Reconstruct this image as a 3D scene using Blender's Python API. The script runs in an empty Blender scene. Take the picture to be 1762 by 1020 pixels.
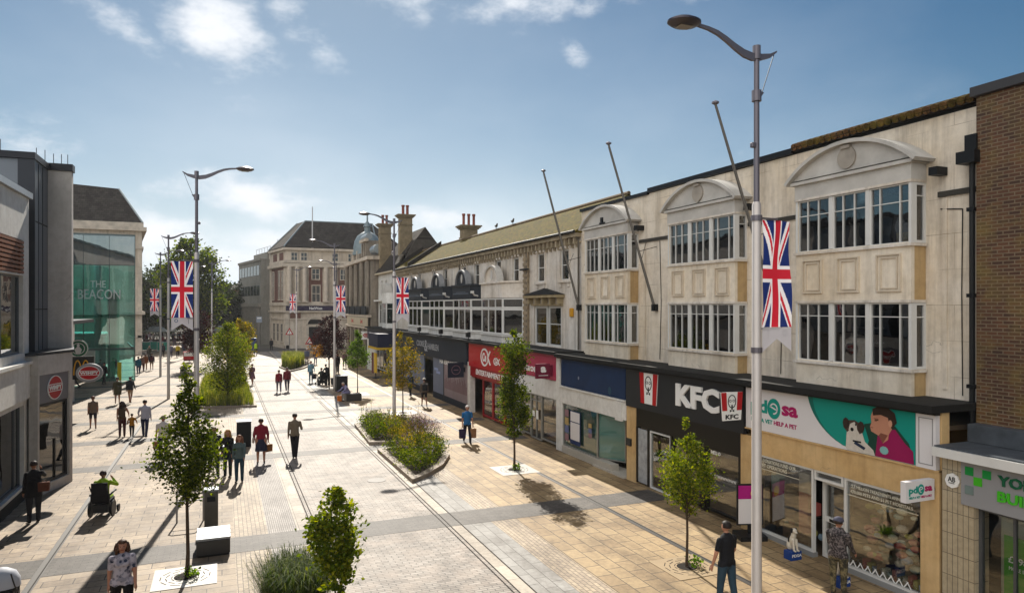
import bpy, bmesh, math, random
import numpy as np
from math import sin, cos, tan, pi, radians, atan2, sqrt
from mathutils import Vector, Matrix

SC = bpy.context.scene
COL = SC.collection
# ---------------------------------------------------------------- camera
YAW = 22.361
cam = bpy.data.cameras.new('camera'); camo = bpy.data.objects.new('camera', cam); COL.objects.link(camo)
camo.location = (0, 0, 6.2)
camo.rotation_euler = (radians(90), 0, radians(-YAW))
cam.sensor_fit = 'HORIZONTAL'; cam.sensor_width = 36.0
cam.lens = 36.0*1213/1762
cam.shift_y = 18.0/1762
cam.clip_start = 0.1; cam.clip_end = 6000
SC.camera = camo
# ---------------------------------------------------------------- light
SUN_AZ, SUN_EL = 7.4, 37.0     # azimuth clockwise from +Y
sun = bpy.data.lights.new('sun', 'SUN'); suno = bpy.data.objects.new('sun', sun); COL.objects.link(suno)
sun.energy = 5.0; sun.angle = radians(0.53); sun.color = (1.0, 0.93, 0.82)
sd = Vector((sin(radians(SUN_AZ))*cos(radians(SUN_EL)), cos(radians(SUN_AZ))*cos(radians(SUN_EL)), sin(radians(SUN_EL))))
suno.rotation_euler = sd.to_track_quat('Z', 'Y').to_euler()
suno.location = sd*60
vs = SC.view_settings
vs.view_transform = 'Standard'; vs.look = 'None'; vs.exposure = 0.6; vs.gamma = 1.0; vs.use_curve_mapping = False
SC.cycles.max_bounces = 8; SC.cycles.transparent_max_bounces = 16
SC.cycles.caustics_reflective = False; SC.cycles.caustics_refractive = False
SC.cycles.use_adaptive_sampling = True

W = bpy.data.worlds.new("World"); SC.world = W; W.use_nodes = True
wn = W.node_tree.nodes; wl = W.node_tree.links; wn.clear()
class NX:
    """tiny expression helper over shader math nodes"""
    def __init__(s, nt): s.nt = nt
    def m(s, op, a, b=None, c=None, clamp=False):
        n = s.nt.nodes.new('ShaderNodeMath'); n.operation = op; n.use_clamp = clamp
        for i, v in enumerate((a, b, c)):
            if v is None: continue
            if isinstance(v, (int, float)): n.inputs[i].default_value = v
            else: s.nt.links.new(v, n.inputs[i])
        return n.outputs[0]
def dirpix(u, v):
    a = (u-881)/1213; b = (528-v)/1213; y = radians(YAW)
    d = Vector((sin(y)+a*cos(y), cos(y)-a*sin(y), b)).normalized()
    return atan2(d.x, d.y), math.asin(d.z)
def build_world():
    E = NX(W.node_tree)
    sky = wn.new('ShaderNodeTexSky'); sky.sky_type = 'NISHITA'; sky.sun_disc = False
    sky.sun_elevation = radians(SUN_EL); sky.sun_rotation = radians(SUN_AZ)
    sky.altitude = 0; sky.air_density = 1.0; sky.dust_density = 0.35; sky.ozone_density = 1.0
    tc = wn.new('ShaderNodeTexCoord'); sep = wn.new('ShaderNodeSeparateXYZ'); wl.new(tc.outputs['Generated'], sep.inputs[0])
    x, y, z = sep.outputs
    az = E.m('ARCTAN2', x, y); el = E.m('ARCSINE', z)
    # clouds laid out by compass direction and elevation (u, v = where a cloud centre stands; sx, sy in degrees)
    blobs = [(380,60,3.1,2.6,-28,1.25),(330,25,2.4,1.4,-20,.8),(175,12,2.6,1.1,-30,.9),(235,62,2.6,.8,-38,.85),(300,105,2.2,.6,-38,.6),
             (492,22,1.4,1.2,0,1.0),(528,60,2.6,1.2,-25,.95),(860,8,6.5,1.4,0,1.0),(700,-10,4,1.3,0,.8),(985,88,.9,1.8,30,.62),(1180,-8,8,1.0,0,.7),
             (440,338,4.4,1.35,-6,1.15),(290,338,3.6,1.0,0,.75),(268,402,3.2,1.8,0,1.15),(350,455,6,1.6,0,1.1),(455,420,5,1.0,0,.75),
             (720,385,4.0,1.1,0,.9),(790,402,4.5,.9,0,.85),(600,385,4,.5,0,.75),(30,245,3.4,1.3,0,1.0),(130,262,3,.6,0,.5),
             (1280,262,1.5,.6,30,.5),(2400,200,14,5,0,.8),(560,318,2.0,.5,20,.4),(780,270,2.5,.6,10,.35)]
    mask = None
    for (u, v, sx, sy, rot, amp) in blobs:
        a0, e0 = dirpix(u, v); r = radians(rot)
        da = E.m('SUBTRACT', az, a0); de = E.m('SUBTRACT', el, e0)
        p = E.m('ADD', E.m('MULTIPLY', da, cos(r)/radians(sx)), E.m('MULTIPLY', de, sin(r)/radians(sx)))
        q = E.m('ADD', E.m('MULTIPLY', da, -sin(r)/radians(sy)), E.m('MULTIPLY', de, cos(r)/radians(sy)))
        d2 = E.m('ADD', E.m('MULTIPLY', p, p), E.m('MULTIPLY', q, q))
        g = E.m('MULTIPLY', E.m('POWER', 2.718, E.m('MULTIPLY', d2, -0.5)), amp)
        mask = g if mask is None else E.m('MAXIMUM', mask, g)
    nz = wn.new('ShaderNodeTexNoise'); nz.inputs['Scale'].default_value = 9; nz.inputs['Detail'].default_value = 9; nz.inputs['Roughness'].default_value = .62
    mp = wn.new('ShaderNodeMapping'); mp.inputs['Scale'].default_value = (1, 1, 1.9); wl.new(tc.outputs['Generated'], mp.inputs[0]); wl.new(mp.outputs[0], nz.inputs['Vector'])
    nz2 = wn.new('ShaderNodeTexNoise'); nz2.inputs['Scale'].default_value = 3.2; nz2.inputs['Detail'].default_value = 6; wl.new(mp.outputs[0], nz2.inputs['Vector'])
    dens = E.m('ADD', mask, E.m('MULTIPLY', E.m('SUBTRACT', nz.outputs['Fac'], 0.5), 2.9))
    mr = wn.new('ShaderNodeMapRange'); mr.interpolation_type = 'SMOOTHSTEP'
    mr.inputs['From Min'].default_value = .36; mr.inputs['From Max'].default_value = 1.5; wl.new(dens, mr.inputs['Value'])
    gate = wn.new('ShaderNodeMapRange'); gate.inputs['From Min'].default_value = .12; gate.inputs['From Max'].default_value = .45; wl.new(mask, gate.inputs['Value'])
    den = E.m('MULTIPLY', mr.outputs[0], gate.outputs[0])
    # thin veil, stronger low down and towards the sun
    veil = E.m('MULTIPLY', E.m('SUBTRACT', nz2.outputs['Fac'], 0.42, clamp=True), 1.1)
    low = E.m('POWER', 2.718, E.m('MULTIPLY', el, -5.2))
    daz = E.m('SUBTRACT', az, radians(SUN_AZ)); sunw = E.m('POWER', 2.718, E.m('MULTIPLY', E.m('MULTIPLY', daz, daz), -2.0))
    veil = E.m('ADD', E.m('MULTIPLY', veil, E.m('ADD', low, .1)), E.m('MULTIPLY', E.m('MULTIPLY', low, sunw), 1.1), clamp=True)
    hue = wn.new('ShaderNodeHueSaturation'); hue.inputs['Saturation'].default_value = 1.34; hue.inputs['Value'].default_value = .37
    tint = wn.new('ShaderNodeMixRGB'); tint.blend_type = 'MULTIPLY'; tint.inputs[0].default_value = 1; tint.inputs[2].default_value = (.84, .97, 1.0, 1); wl.new(sky.outputs[0], tint.inputs[1])
    wl.new(tint.outputs[0], hue.inputs['Color'])
    m1 = wn.new('ShaderNodeMixRGB'); m1.inputs[2].default_value = (5.9, 6.4, 6.9, 1); wl.new(veil, m1.inputs[0]); wl.new(hue.outputs[0], m1.inputs[1])
    m2 = wn.new('ShaderNodeMixRGB'); m2.inputs[2].default_value = (6.5, 6.7, 7.0, 1); wl.new(den, m2.inputs[0]); wl.new(m1.outputs[0], m2.inputs[1])
    # unseen bright cloud added to the sky behind the viewer, fill for shaded facades
    back = E.m('COSINE', E.m('SUBTRACT', az, radians(235)))
    nb = wn.new('ShaderNodeTexNoise'); nb.inputs['Scale'].default_value = 2.6; nb.inputs['Detail'].default_value = 6; wl.new(tc.outputs['Generated'], nb.inputs['Vector'])
    bk = wn.new('ShaderNodeMapRange'); bk.interpolation_type = 'SMOOTHSTEP'; bk.inputs['From Min'].default_value = .35; bk.inputs['From Max'].default_value = .95
    wl.new(E.m('ADD', back, E.m('MULTIPLY', E.m('SUBTRACT', nb.outputs['Fac'], .5), 1.2)), bk.inputs['Value'])
    m3 = wn.new('ShaderNodeMixRGB'); m3.inputs[2].default_value = (11.8, 11.5, 11.1, 1); wl.new(bk.outputs[0], m3.inputs[0]); wl.new(m2.outputs[0], m3.inputs[1]); m2 = m3
    bg = wn.new('ShaderNodeBackground'); bg.inputs['Strength'].default_value = 0.10; wl.new(m2.outputs[0], bg.inputs['Color'])
    out = wn.new('ShaderNodeOutputWorld'); wl.new(bg.outputs[0], out.inputs[0])
build_world()

# ---------------------------------------------------------------- materials
def lin(h):
    if isinstance(h, str):
        h = h.lstrip('#'); h = [int(h[i:i+2], 16)/255 for i in (0, 2, 4)]
        return tuple(c/12.92 if c <= .04045 else ((c+.055)/1.055)**2.4 for c in h)
    return tuple(h)
MATS = {}
def newmat(name):
    m = bpy.data.materials.new(name); m.use_nodes = True
    return m, m.node_tree, m.node_tree.nodes['Principled BSDF']
def ramp(nt, fac, stops):
    r = nt.nodes.new('ShaderNodeValToRGB'); e = r.color_ramp.elements
    while len(e) < len(stops): e.new(0.5)
    for i, (p, c) in enumerate(stops): e[i].position = p; e[i].color = (*lin(c), 1)
    nt.links.new(fac, r.inputs[0]); return r.outputs[0]
def noise(nt, scale, detail=5, vec=None, rough=.6):
    n = nt.nodes.new('ShaderNodeTexNoise'); n.inputs['Scale'].default_value = scale; n.inputs['Detail'].default_value = detail
    n.inputs['Roughness'].default_value = rough
    if vec is not None: nt.links.new(vec, n.inputs['Vector'])
    return n.outputs['Fac']
def pos(nt, sc=(1, 1, 1)):
    g = nt.nodes.new('ShaderNodeNewGeometry'); mp = nt.nodes.new('ShaderNodeMapping'); mp.inputs['Scale'].default_value = sc
    nt.links.new(g.outputs['Position'], mp.inputs[0]); return mp.outputs[0]
def obj_co(nt, sc=(1, 1, 1)):
    g = nt.nodes.new('ShaderNodeTexCoord'); mp = nt.nodes.new('ShaderNodeMapping'); mp.inputs['Scale'].default_value = sc
    nt.links.new(g.outputs['Object'], mp.inputs[0]); return mp.outputs[0]
def mix(nt, fac, a, b, mode='MIX'):
    n = nt.nodes.new('ShaderNodeMixRGB'); n.blend_type = mode
    for i, v in enumerate((fac, a, b)):
        if isinstance(v, (int, float)): n.inputs[i].default_value = v
        elif isinstance(v, (tuple, list, str)): n.inputs[i].default_value = (*lin(v), 1)
        else: nt.links.new(v, n.inputs[i])
    return n.outputs[0]
def bump(nt, bs, h, strength=.3, dist=.02):
    b = nt.nodes.new('ShaderNodeBump'); b.inputs['Strength'].default_value = strength; b.inputs['Distance'].default_value = dist
    nt.links.new(h, b.inputs['Height']); nt.links.new(b.outputs[0], bs.inputs['Normal'])
def M(name, col='#808080', rough=.6, metal=0, var=.12, vs_=2.5, bmp=0.0, emit=0, spec=None):
    if spec is None and not metal: spec = .3
    """plain material with a slight wear variation"""
    if name in MATS: return MATS[name]
    m, nt, bs = newmat(name); c = lin(col)
    co = obj_co(nt); f = noise(nt, vs_, 6, co)
    d = tuple(max(0, x*(1-var*1.6)) for x in c); l = tuple(min(1, x*(1+var)) for x in c)
    nt.links.new(mix(nt, f, d, l), bs.inputs['Base Color'])
    bs.inputs['Roughness'].default_value = rough; bs.inputs['Metallic'].default_value = metal
    if spec is not None: bs.inputs['Specular IOR Level'].default_value = spec
    if bmp: bump(nt, bs, noise(nt, 14, 4, co), bmp)
    if emit: bs.inputs['Emission Color'].default_value = (*c, 1); bs.inputs['Emission Strength'].default_value = emit
    MATS[name] = m; return m
def swz(nt, v, ax):
    s = nt.nodes.new('ShaderNodeSeparateXYZ'); nt.links.new(v, s.inputs[0]); c = nt.nodes.new('ShaderNodeCombineXYZ')
    nt.links.new(s.outputs[ax[0]], c.inputs[0]); nt.links.new(s.outputs[ax[1]], c.inputs[1]); return c.outputs[0]
def Mbrick(name, c1, c2, mortar, w, h, ms=.01, ax=(0, 1), rough=.7, dirt=.25, dscale=.35, bmp=.3, sc=1, off=.5, spec=.5, tint=None):
    m, nt, bs = newmat(name); p = swz(nt, pos(nt), ax)
    b = nt.nodes.new('ShaderNodeTexBrick'); nt.links.new(p, b.inputs['Vector'])
    b.inputs['Scale'].default_value = 1; b.inputs['Brick Width'].default_value = w; b.inputs['Row Height'].default_value = h
    b.inputs['Mortar Size'].default_value = ms; b.inputs['Mortar Smooth'].default_value = .2; b.offset = off
    b.inputs['Color1'].default_value = (*lin(c1), 1); b.inputs['Color2'].default_value = (*lin(c2), 1); b.inputs['Mortar'].default_value = (*lin(mortar), 1)
    big = noise(nt, dscale, 6, pos(nt)); fine = noise(nt, 9, 4, pos(nt))
    col = mix(nt, dirt, b.outputs['Color'], ramp(nt, big, [(.3, '#7a7068'), (.62, '#ffffff')]), 'MULTIPLY')
    col = mix(nt, .3, col, ramp(nt, fine, [(.25, '#6e6e6e'), (.6, '#ffffff')]), 'MULTIPLY')
    if ax != (1, 2) and ax != (0, 2):                       # trodden stains and gum spots
        vo = nt.nodes.new('ShaderNodeTexVoronoi'); vo.inputs['Scale'].default_value = 2.3; nt.links.new(pos(nt), vo.inputs['Vector'])
        col = mix(nt, .5, col, ramp(nt, vo.outputs['Distance'], [(.035, '#4a443e'), (.055, '#ffffff')]), 'MULTIPLY')
        col = mix(nt, .6, col, ramp(nt, noise(nt, .9, 8, pos(nt, (1, .5, 1)), .75), [(.38, '#8a8078'), (.55, '#ffffff')]), 'MULTIPLY')
    if tint:
        col = mix(nt, ramp(nt, noise(nt, 1.7, 3, pos(nt)), [(.45, '#000000'), (.7, '#ffffff')]), col, mix(nt, .5, col, tint))
    nt.links.new(col, bs.inputs['Base Color']); bs.inputs['Roughness'].default_value = rough; bs.inputs['Specular IOR Level'].default_value = spec
    bump(nt, bs, mix(nt, .3, b.outputs['Fac'], fine), -bmp, .01)
    MATS[name] = m; return m
def Mrender(name, base, stain, dark, joints=True, streak=.6, ax=1):
    """old painted render: blotches, vertical run-off streaks, fine cracks, block joints"""
    m, nt, bs = newmat(name)
    big = noise(nt, .55, 7, pos(nt)); st = noise(nt, 1.6, 8, pos(nt, (1.6, 1.6, .12)), .72)
    col = mix(nt, ramp(nt, big, [(.35, '#000000'), (.68, '#ffffff')]), base, stain)
    s1 = mix(nt, streak, (0, 0, 0), ramp(nt, st, [(.48, '#000000'), (.7, '#ffffff')]))
    col = mix(nt, s1, col, dark)
    col = mix(nt, .3, col, ramp(nt, noise(nt, 5, 6, pos(nt)), [(.3, '#b9b5ae'), (.6, '#ffffff')]), 'MULTIPLY')
    v = nt.nodes.new('ShaderNodeTexVoronoi'); v.feature = 'DISTANCE_TO_EDGE'; v.inputs['Scale'].default_value = .45
    wv = nt.nodes.new('ShaderNodeVectorMath'); wv.operation = 'ADD'
    nn = nt.nodes.new('ShaderNodeTexNoise'); nn.inputs['Scale'].default_value = 2.2; nn.inputs['Detail'].default_value = 6; nt.links.new(pos(nt), nn.inputs['Vector'])
    nt.links.new(pos(nt), wv.inputs[0]); nt.links.new(nn.outputs['Color'], wv.inputs[1]); nt.links.new(wv.outputs[0], v.inputs['Vector'])
    gate = ramp(nt, noise(nt, .5, 2, pos(nt)), [(.58, '#000000'), (.64, '#ffffff')])
    cr = mix(nt, gate, (0, 0, 0), ramp(nt, v.outputs['Distance'], [(.0, '#ffffff'), (.006, '#000000')]))
    col = mix(nt, mix(nt, .65, (0, 0, 0), cr), col, '#5a5045')
    if joints:
        b = nt.nodes.new('ShaderNodeTexBrick'); nt.links.new(swz(nt, pos(nt), (ax, 2)), b.inputs['Vector'])
        b.inputs['Scale'].default_value = 1; b.inputs['Brick Width'].default_value = 1.5; b.inputs['Row Height'].default_value = .78
        b.inputs['Mortar Size'].default_value = .006; b.inputs['Color1'].default_value = (1, 1, 1, 1); b.inputs['Color2'].default_value = (1, 1, 1, 1); b.inputs['Mortar'].default_value = (.45, .4, .35, 1)
        g2 = ramp(nt, noise(nt, .8, 2, pos(nt)), [(.4, '#000000'), (.6, '#ffffff')])
        col = mix(nt, 1, col, mix(nt, g2, (1, 1, 1), b.outputs['Color']), 'MULTIPLY')
    nt.links.new(col, bs.inputs['Base Color']); bs.inputs['Roughness'].default_value = .85
    bump(nt, bs, noise(nt, 6, 6, pos(nt)), .25)
    MATS[name] = m; return m
def Mglass(name, tint=(.75, .8, .8), refl=1.0, trans=.85, rough=.01, base=.06):
    m = bpy.data.materials.new(name); m.use_nodes = True; nt = m.node_tree; nt.nodes.clear()
    out = nt.nodes.new('ShaderNodeOutputMaterial'); gl = nt.nodes.new('ShaderNodeBsdfGlossy'); gl.inputs['Roughness'].default_value = rough
    tr = nt.nodes.new('ShaderNodeBsdfTransparent'); tr.inputs[0].default_value = (*[t*trans for t in tint], 1)
    fr = nt.nodes.new('ShaderNodeFresnel'); fr.inputs['IOR'].default_value = 1.5
    E = NX(nt); f = E.m('ADD', E.m('MULTIPLY', fr.outputs[0], refl), base, clamp=True)
    co = obj_co(nt); bm_ = nt.nodes.new('ShaderNodeBump'); bm_.inputs['Strength'].default_value = .12; bm_.inputs['Distance'].default_value = .05
    nt.links.new(noise(nt, .9, 2, co), bm_.inputs['Height']); nt.links.new(bm_.outputs[0], gl.inputs['Normal'])
    mx = nt.nodes.new('ShaderNodeMixShader'); nt.links.new(f, mx.inputs[0]); nt.links.new(tr.outputs[0], mx.inputs[1]); nt.links.new(gl.outputs[0], mx.inputs[2])
    nt.links.new(mx.outputs[0], out.inputs[0]); MATS[name] = m; return m
def Mleaf(name, dark, mid, light, trans=.45):
    m = bpy.data.materials.new(name); m.use_nodes = True; nt = m.node_tree; nt.nodes.clear()
    out = nt.nodes.new('ShaderNodeOutputMaterial'); g = nt.nodes.new('ShaderNodeNewGeometry')
    c = ramp(nt, g.outputs['Random Per Island'], [(0, dark), (.5, mid), (1, light)])
    d = nt.nodes.new('ShaderNodeBsdfPrincipled'); d.inputs['Roughness'].default_value = .75; d.inputs['Specular IOR Level'].default_value = .2; nt.links.new(c, d.inputs['Base Color'])
    t = nt.nodes.new('ShaderNodeBsdfTranslucent'); h = nt.nodes.new('ShaderNodeHueSaturation'); h.inputs['Value'].default_value = 1.9; h.inputs['Saturation'].default_value = 1.15
    nt.links.new(c, h.inputs['Color']); nt.links.new(h.outputs[0], t.inputs[0])
    mx = nt.nodes.new('ShaderNodeMixShader'); mx.inputs[0].default_value = trans
    nt.links.new(d.outputs[0], mx.inputs[1]); nt.links.new(t.outputs[0], mx.inputs[2]); nt.links.new(mx.outputs[0], out.inputs[0])
    MATS[name] = m; return m
def Mroof(name, c1, c2, moss=None, ax=(1, 2), w=.3, h=.14, amount=(.35, .6)):
    m, nt, bs = newmat(name); p = swz(nt, pos(nt), ax)
    b = nt.nodes.new('ShaderNodeTexBrick'); nt.links.new(p, b.inputs['Vector']); b.inputs['Scale'].default_value = 1
    b.inputs['Brick Width'].default_value = w; b.inputs['Row Height'].default_value = h; b.inputs['Mortar Size'].default_value = .012
    b.inputs['Color1'].default_value = (*lin(c1), 1); b.inputs['Color2'].default_value = (*lin(c2), 1); b.inputs['Mortar'].default_value = (.012, .01, .008, 1)
    col = b.outputs['Color']
    if moss:
        n1 = noise(nt, 1.3, 8, pos(nt), .75); n2 = noise(nt, 12, 4, pos(nt))
        mc = mix(nt, n2, moss[0], moss[1]); mc = mix(nt, ramp(nt, noise(nt, 4, 6, pos(nt)), [(.4, '#000000'), (.65, '#ffffff')]), mc, moss[2])
        mc = mix(nt, .8, mc, ramp(nt, noise(nt, 7, 5, pos(nt), .7), [(.38, '#3a3a3a'), (.62, '#ffffff')]), 'MULTIPLY')
        col = mix(nt, ramp(nt, n1, [(amount[0], '#000000'), (amount[1], '#ffffff')]), col, mc)
    else:
        col = mix(nt, .6, col, ramp(nt, noise(nt, 1.1, 7, pos(nt, (1, 1, .35)), .7), [(.3, '#6a625a'), (.7, '#ffffff')]), 'MULTIPLY')
    nt.links.new(col, bs.inputs['Base Color']); bs.inputs['Roughness'].default_value = .95; bs.inputs['Specular IOR Level'].default_value = .12
    bump(nt, bs, mix(nt, .5, b.outputs['Fac'], noise(nt, 10, 5, pos(nt))), -1.0, .09)
    MATS[name] = m; return m

# ---------------------------------------------------------------- mesh helpers
class Fr:
    """facade frame: u along the wall, v up, d into the building"""
    def __init__(s, o, u, d): s.o = Vector(o); s.u = Vector(u).normalized(); s.d = Vector(d).normalized()
    def P(s, u, v, d=0): return s.o + s.u*u + s.d*d + Vector((0, 0, v))
    @property
    def right(s): return s.d.cross(Vector((0, 0, 1)))
XF = lambda x: Fr((x, 0, 0), (0, 1, 0), (1, 0, 0))      # right side of the street, u = Y
XL = lambda x: Fr((x, 0, 0), (0, 1, 0), (-1, 0, 0))     # left side
YF = lambda y: Fr((0, y, 0), (1, 0, 0), (0, 1, 0))      # faces the camera, u = X
class MB:
    def __init__(s): s.v = []; s.f = []; s.m = []
    def add(s, vs, fs, mi=0):
        n = len(s.v); s.v += [tuple(v) for v in vs]; s.f += [tuple(n+i for i in f) for f in fs]; s.m += [mi]*len(fs); return s
    def box8(s, P, mi=0):
        return s.add(P, [(0, 1, 2, 3), (7, 6, 5, 4), (0, 4, 5, 1), (1, 5, 6, 2), (2, 6, 7, 3), (3, 7, 4, 0)], mi)
    def box(s, x0, x1, y0, y1, z0, z1, mi=0):
        return s.box8([(x0, y0, z0), (x1, y0, z0), (x1, y1, z0), (x0, y1, z0), (x0, y0, z1), (x1, y0, z1), (x1, y1, z1), (x0, y1, z1)], mi)
    def fb(s, F, u0, u1, v0, v1, d0, d1, mi=0):
        P = [F.P(u, v, d) for v in (v0, v1) for (u, d) in ((u0, d0), (u1, d0), (u1, d1), (u0, d1))]
        return s.box8(P, mi)
    def poly(s, pts, mi=0): return s.add(pts, [tuple(range(len(pts)))], mi)
    def prism(s, pts, off, mi=0):
        off = Vector(off); n = len(pts); a = [Vector(p) for p in pts]; b = [p+off for p in a]
        return s.add(a+b, [tuple(range(n)), tuple(range(2*n-1, n-1, -1))]+[(i, (i+1) % n, n+(i+1) % n, n+i) for i in range(n)], mi)
    def fprism(s, F, uv, d0, d1, mi=0):
        return s.prism([F.P(u, v, d0) for u, v in uv], F.d*(d1-d0), mi)
    def tube(s, pts, r, seg=8, mi=0, cap=True, flat=1.0):
        pts = [Vector(p) for p in pts]; n = len(pts); rs = r if isinstance(r, (list, tuple)) else [r]*n
        rings = []; up = Vector((0, 0, 1)); px = None
        for i, p in enumerate(pts):
            t = (pts[min(i+1, n-1)]-pts[max(i-1, 0)]).normalized()
            if px is None: px = (up.cross(t) if abs(t.z) < .95 else Vector((1, 0, 0)).cross(t)).normalized()
            else: px = (px - t*px.dot(t)).normalized()
            py = t.cross(px)
            rings.append([p+(px*cos(2*pi*k/seg)+py*sin(2*pi*k/seg)*flat)*rs[i] for k in range(seg)])
        vs = [v for rg in rings for v in rg]; fs = []
        for i in range(n-1):
            for k in range(seg):
                fs.append((i*seg+k, i*seg+(k+1) % seg, (i+1)*seg+(k+1) % seg, (i+1)*seg+k))
        if cap: fs.append(tuple(range(seg-1, -1, -1))); fs.append(tuple((n-1)*seg+k for k in range(seg)))
        return s.add(vs, fs, mi)
    def lathe(s, c, prof, seg=16, mi=0, sx=1, sy=1, a0=0, a1=2*pi):
        c = Vector(c); full = abs(a1-a0-2*pi) < 1e-4; m = seg if full else seg+1
        vs = [c+Vector((r*cos(a0+(a1-a0)*k/seg)*sx, r*sin(a0+(a1-a0)*k/seg)*sy, z)) for (r, z) in prof for k in range(m)]
        fs = []
        for i in range(len(prof)-1):
            for k in range(seg):
                k2 = (k+1) % m; fs.append((i*m+k, i*m+k2, (i+1)*m+k2, (i+1)*m+k))
        if full: fs.append(tuple(range(m-1, -1, -1))); fs.append(tuple((len(prof)-1)*m+k for k in range(m)))
        return s.add(vs, fs, mi)
    def sph(s, c, r, seg=10, mi=0):
        rx, ry, rz = (r, r, r) if isinstance(r, (int, float)) else r; n = max(4, seg//2+1)
        prof = [(max(1e-3, sin(pi*i/n)), -cos(pi*i/n)*rz) for i in range(n+1)]
        return s.lathe(c, prof, seg, mi, rx, ry)
    def wall(s, F, u0, u1, v0, v1, t, holes, mi=0):
        us = sorted({u0, u1, *[h[0] for h in holes], *[h[1] for h in holes]}); zs = sorted({v0, v1, *[h[2] for h in holes], *[h[3] for h in holes]})
        inh = lambda a, b: any(h[0] < a < h[1] and h[2] < b < h[3] for h in holes)
        for i in range(len(us)-1):
            for j in range(len(zs)-1):
                a, b = (us[i]+us[i+1])/2, (zs[j]+zs[j+1])/2
                if inh(a, b) or a < u0 or a > u1 or b < v0 or b > v1: continue
                for d in (0, t): s.add([F.P(us[i], zs[j], d), F.P(us[i+1], zs[j], d), F.P(us[i+1], zs[j+1], d), F.P(us[i], zs[j+1], d)], [(0, 1, 2, 3)], mi)
        for h in holes+[(u0, u1, v0, v1)]:
            c = [(h[0], h[2]), (h[1], h[2]), (h[1], h[3]), (h[0], h[3])]
            for k in range(4):
                p, q = c[k], c[(k+1) % 4]; s.add([F.P(*p, 0), F.P(*q, 0), F.P(*q, t), F.P(*p, t)], [(0, 1, 2, 3)], mi)
        return s
    def build(s, name, mats, parent=None, smooth=False, bevel=0, **kw):
        me = bpy.data.meshes.new(name)
        off = Vector((0, 0, 0)); p = parent
        while p is not None: off += Vector(p.location); p = p.parent
        me.from_pydata([(v[0]-off[0], v[1]-off[1], v[2]-off[2]) for v in s.v], [], s.f)
        if not isinstance(mats, (list, tuple)): mats = [mats]
        for m in mats: me.materials.append(m)
        me.polygons.foreach_set('material_index', s.m)
        bm = bmesh.new(); bm.from_mesh(me); bmesh.ops.recalc_face_normals(bm, faces=bm.faces); bm.to_mesh(me); bm.free()
        if smooth:
            for pl in me.polygons: pl.use_smooth = True
            me.set_sharp_from_angle(angle=radians(40))
        o = bpy.data.objects.new(name, me); COL.objects.link(o); o.parent = parent
        if bevel:
            b = o.modifiers.new('bevel', 'BEVEL'); b.width = bevel; b.segments = 2; b.limit_method = 'ANGLE'
        tag(o, **kw); return o
def build_each(s, name, mats, parent=None, **kw):
    """every separate piece of the mesh becomes a part of its own"""
    par = list(range(len(s.v)))
    def root(i):
        while par[i] != i: par[i] = par[par[i]]; i = par[i]
        return i
    for f in s.f:
        for q in f[1:]: par[root(q)] = root(f[0])
    grp = {}
    for i, f in enumerate(s.f): grp.setdefault(root(f[0]), []).append(i)
    out = []
    for fl_ in grp.values():
        m = MB(); mp = {}
        for i in fl_:
            for q in s.f[i]:
                if q not in mp: mp[q] = len(m.v); m.v.append(s.v[q])
            m.f.append(tuple(mp[q] for q in s.f[i])); m.m.append(s.m[i])
        out.append(m.build(name, mats, parent, **kw))
    return out
MB.build_each = build_each
def tag(o, label=None, cat=None, group=None, kind=None):
    if label: o['label'] = label
    if cat: o['category'] = cat
    if group: o['group'] = group
    if kind: o['kind'] = kind
    return o
def thing(name, loc, label, cat, group=None, rz=0):
    o = bpy.data.objects.new(name, None); COL.objects.link(o); o.location = loc; o.rotation_euler = (0, 0, rz)
    o.empty_display_size = .2
    return tag(o, label, cat, group)
def copy_tree(o, parent=None):
    c = o.copy(); COL.objects.link(c); c.parent = parent
    for ch in [x for x in o.children]: copy_tree(ch, c)
    return c
def text_mb(mb, F, s, uc, vc, w, h, d, mi=0, thick=.02, bold=.0, shear=0, res=2):
    """lettering fitted to a w x h box centred at uc, vc on a facade frame"""
    cu = bpy.data.curves.new('t', 'FONT'); cu.body = s; cu.extrude = .5; cu.offset = bold; cu.shear = shear; cu.resolution_u = res
    cu.align_x = 'CENTER'
    o = bpy.data.objects.new('t', cu); me = o.to_mesh()
    V = [v.co.copy() for v in me.vertices]; Fc = [tuple(p.vertices) for p in me.polygons]
    o.to_mesh_clear(); bpy.data.objects.remove(o); bpy.data.curves.remove(cu)
    x0, x1 = min(v.x for v in V), max(v.x for v in V); y0, y1 = min(v.y for v in V), max(v.y for v in V)
    sgn = 1 if F.right.dot(F.u) > 0 else -1; out = []
    for v in V:
        a = ((v.x-x0)/(x1-x0)-.5)*w; b = ((v.y-y0)/(y1-y0)-.5)*h
        out.append(F.P(uc+sgn*a, vc+b, d-(v.z+.5)*thick))
    return mb.add(out, Fc, mi)
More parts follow.
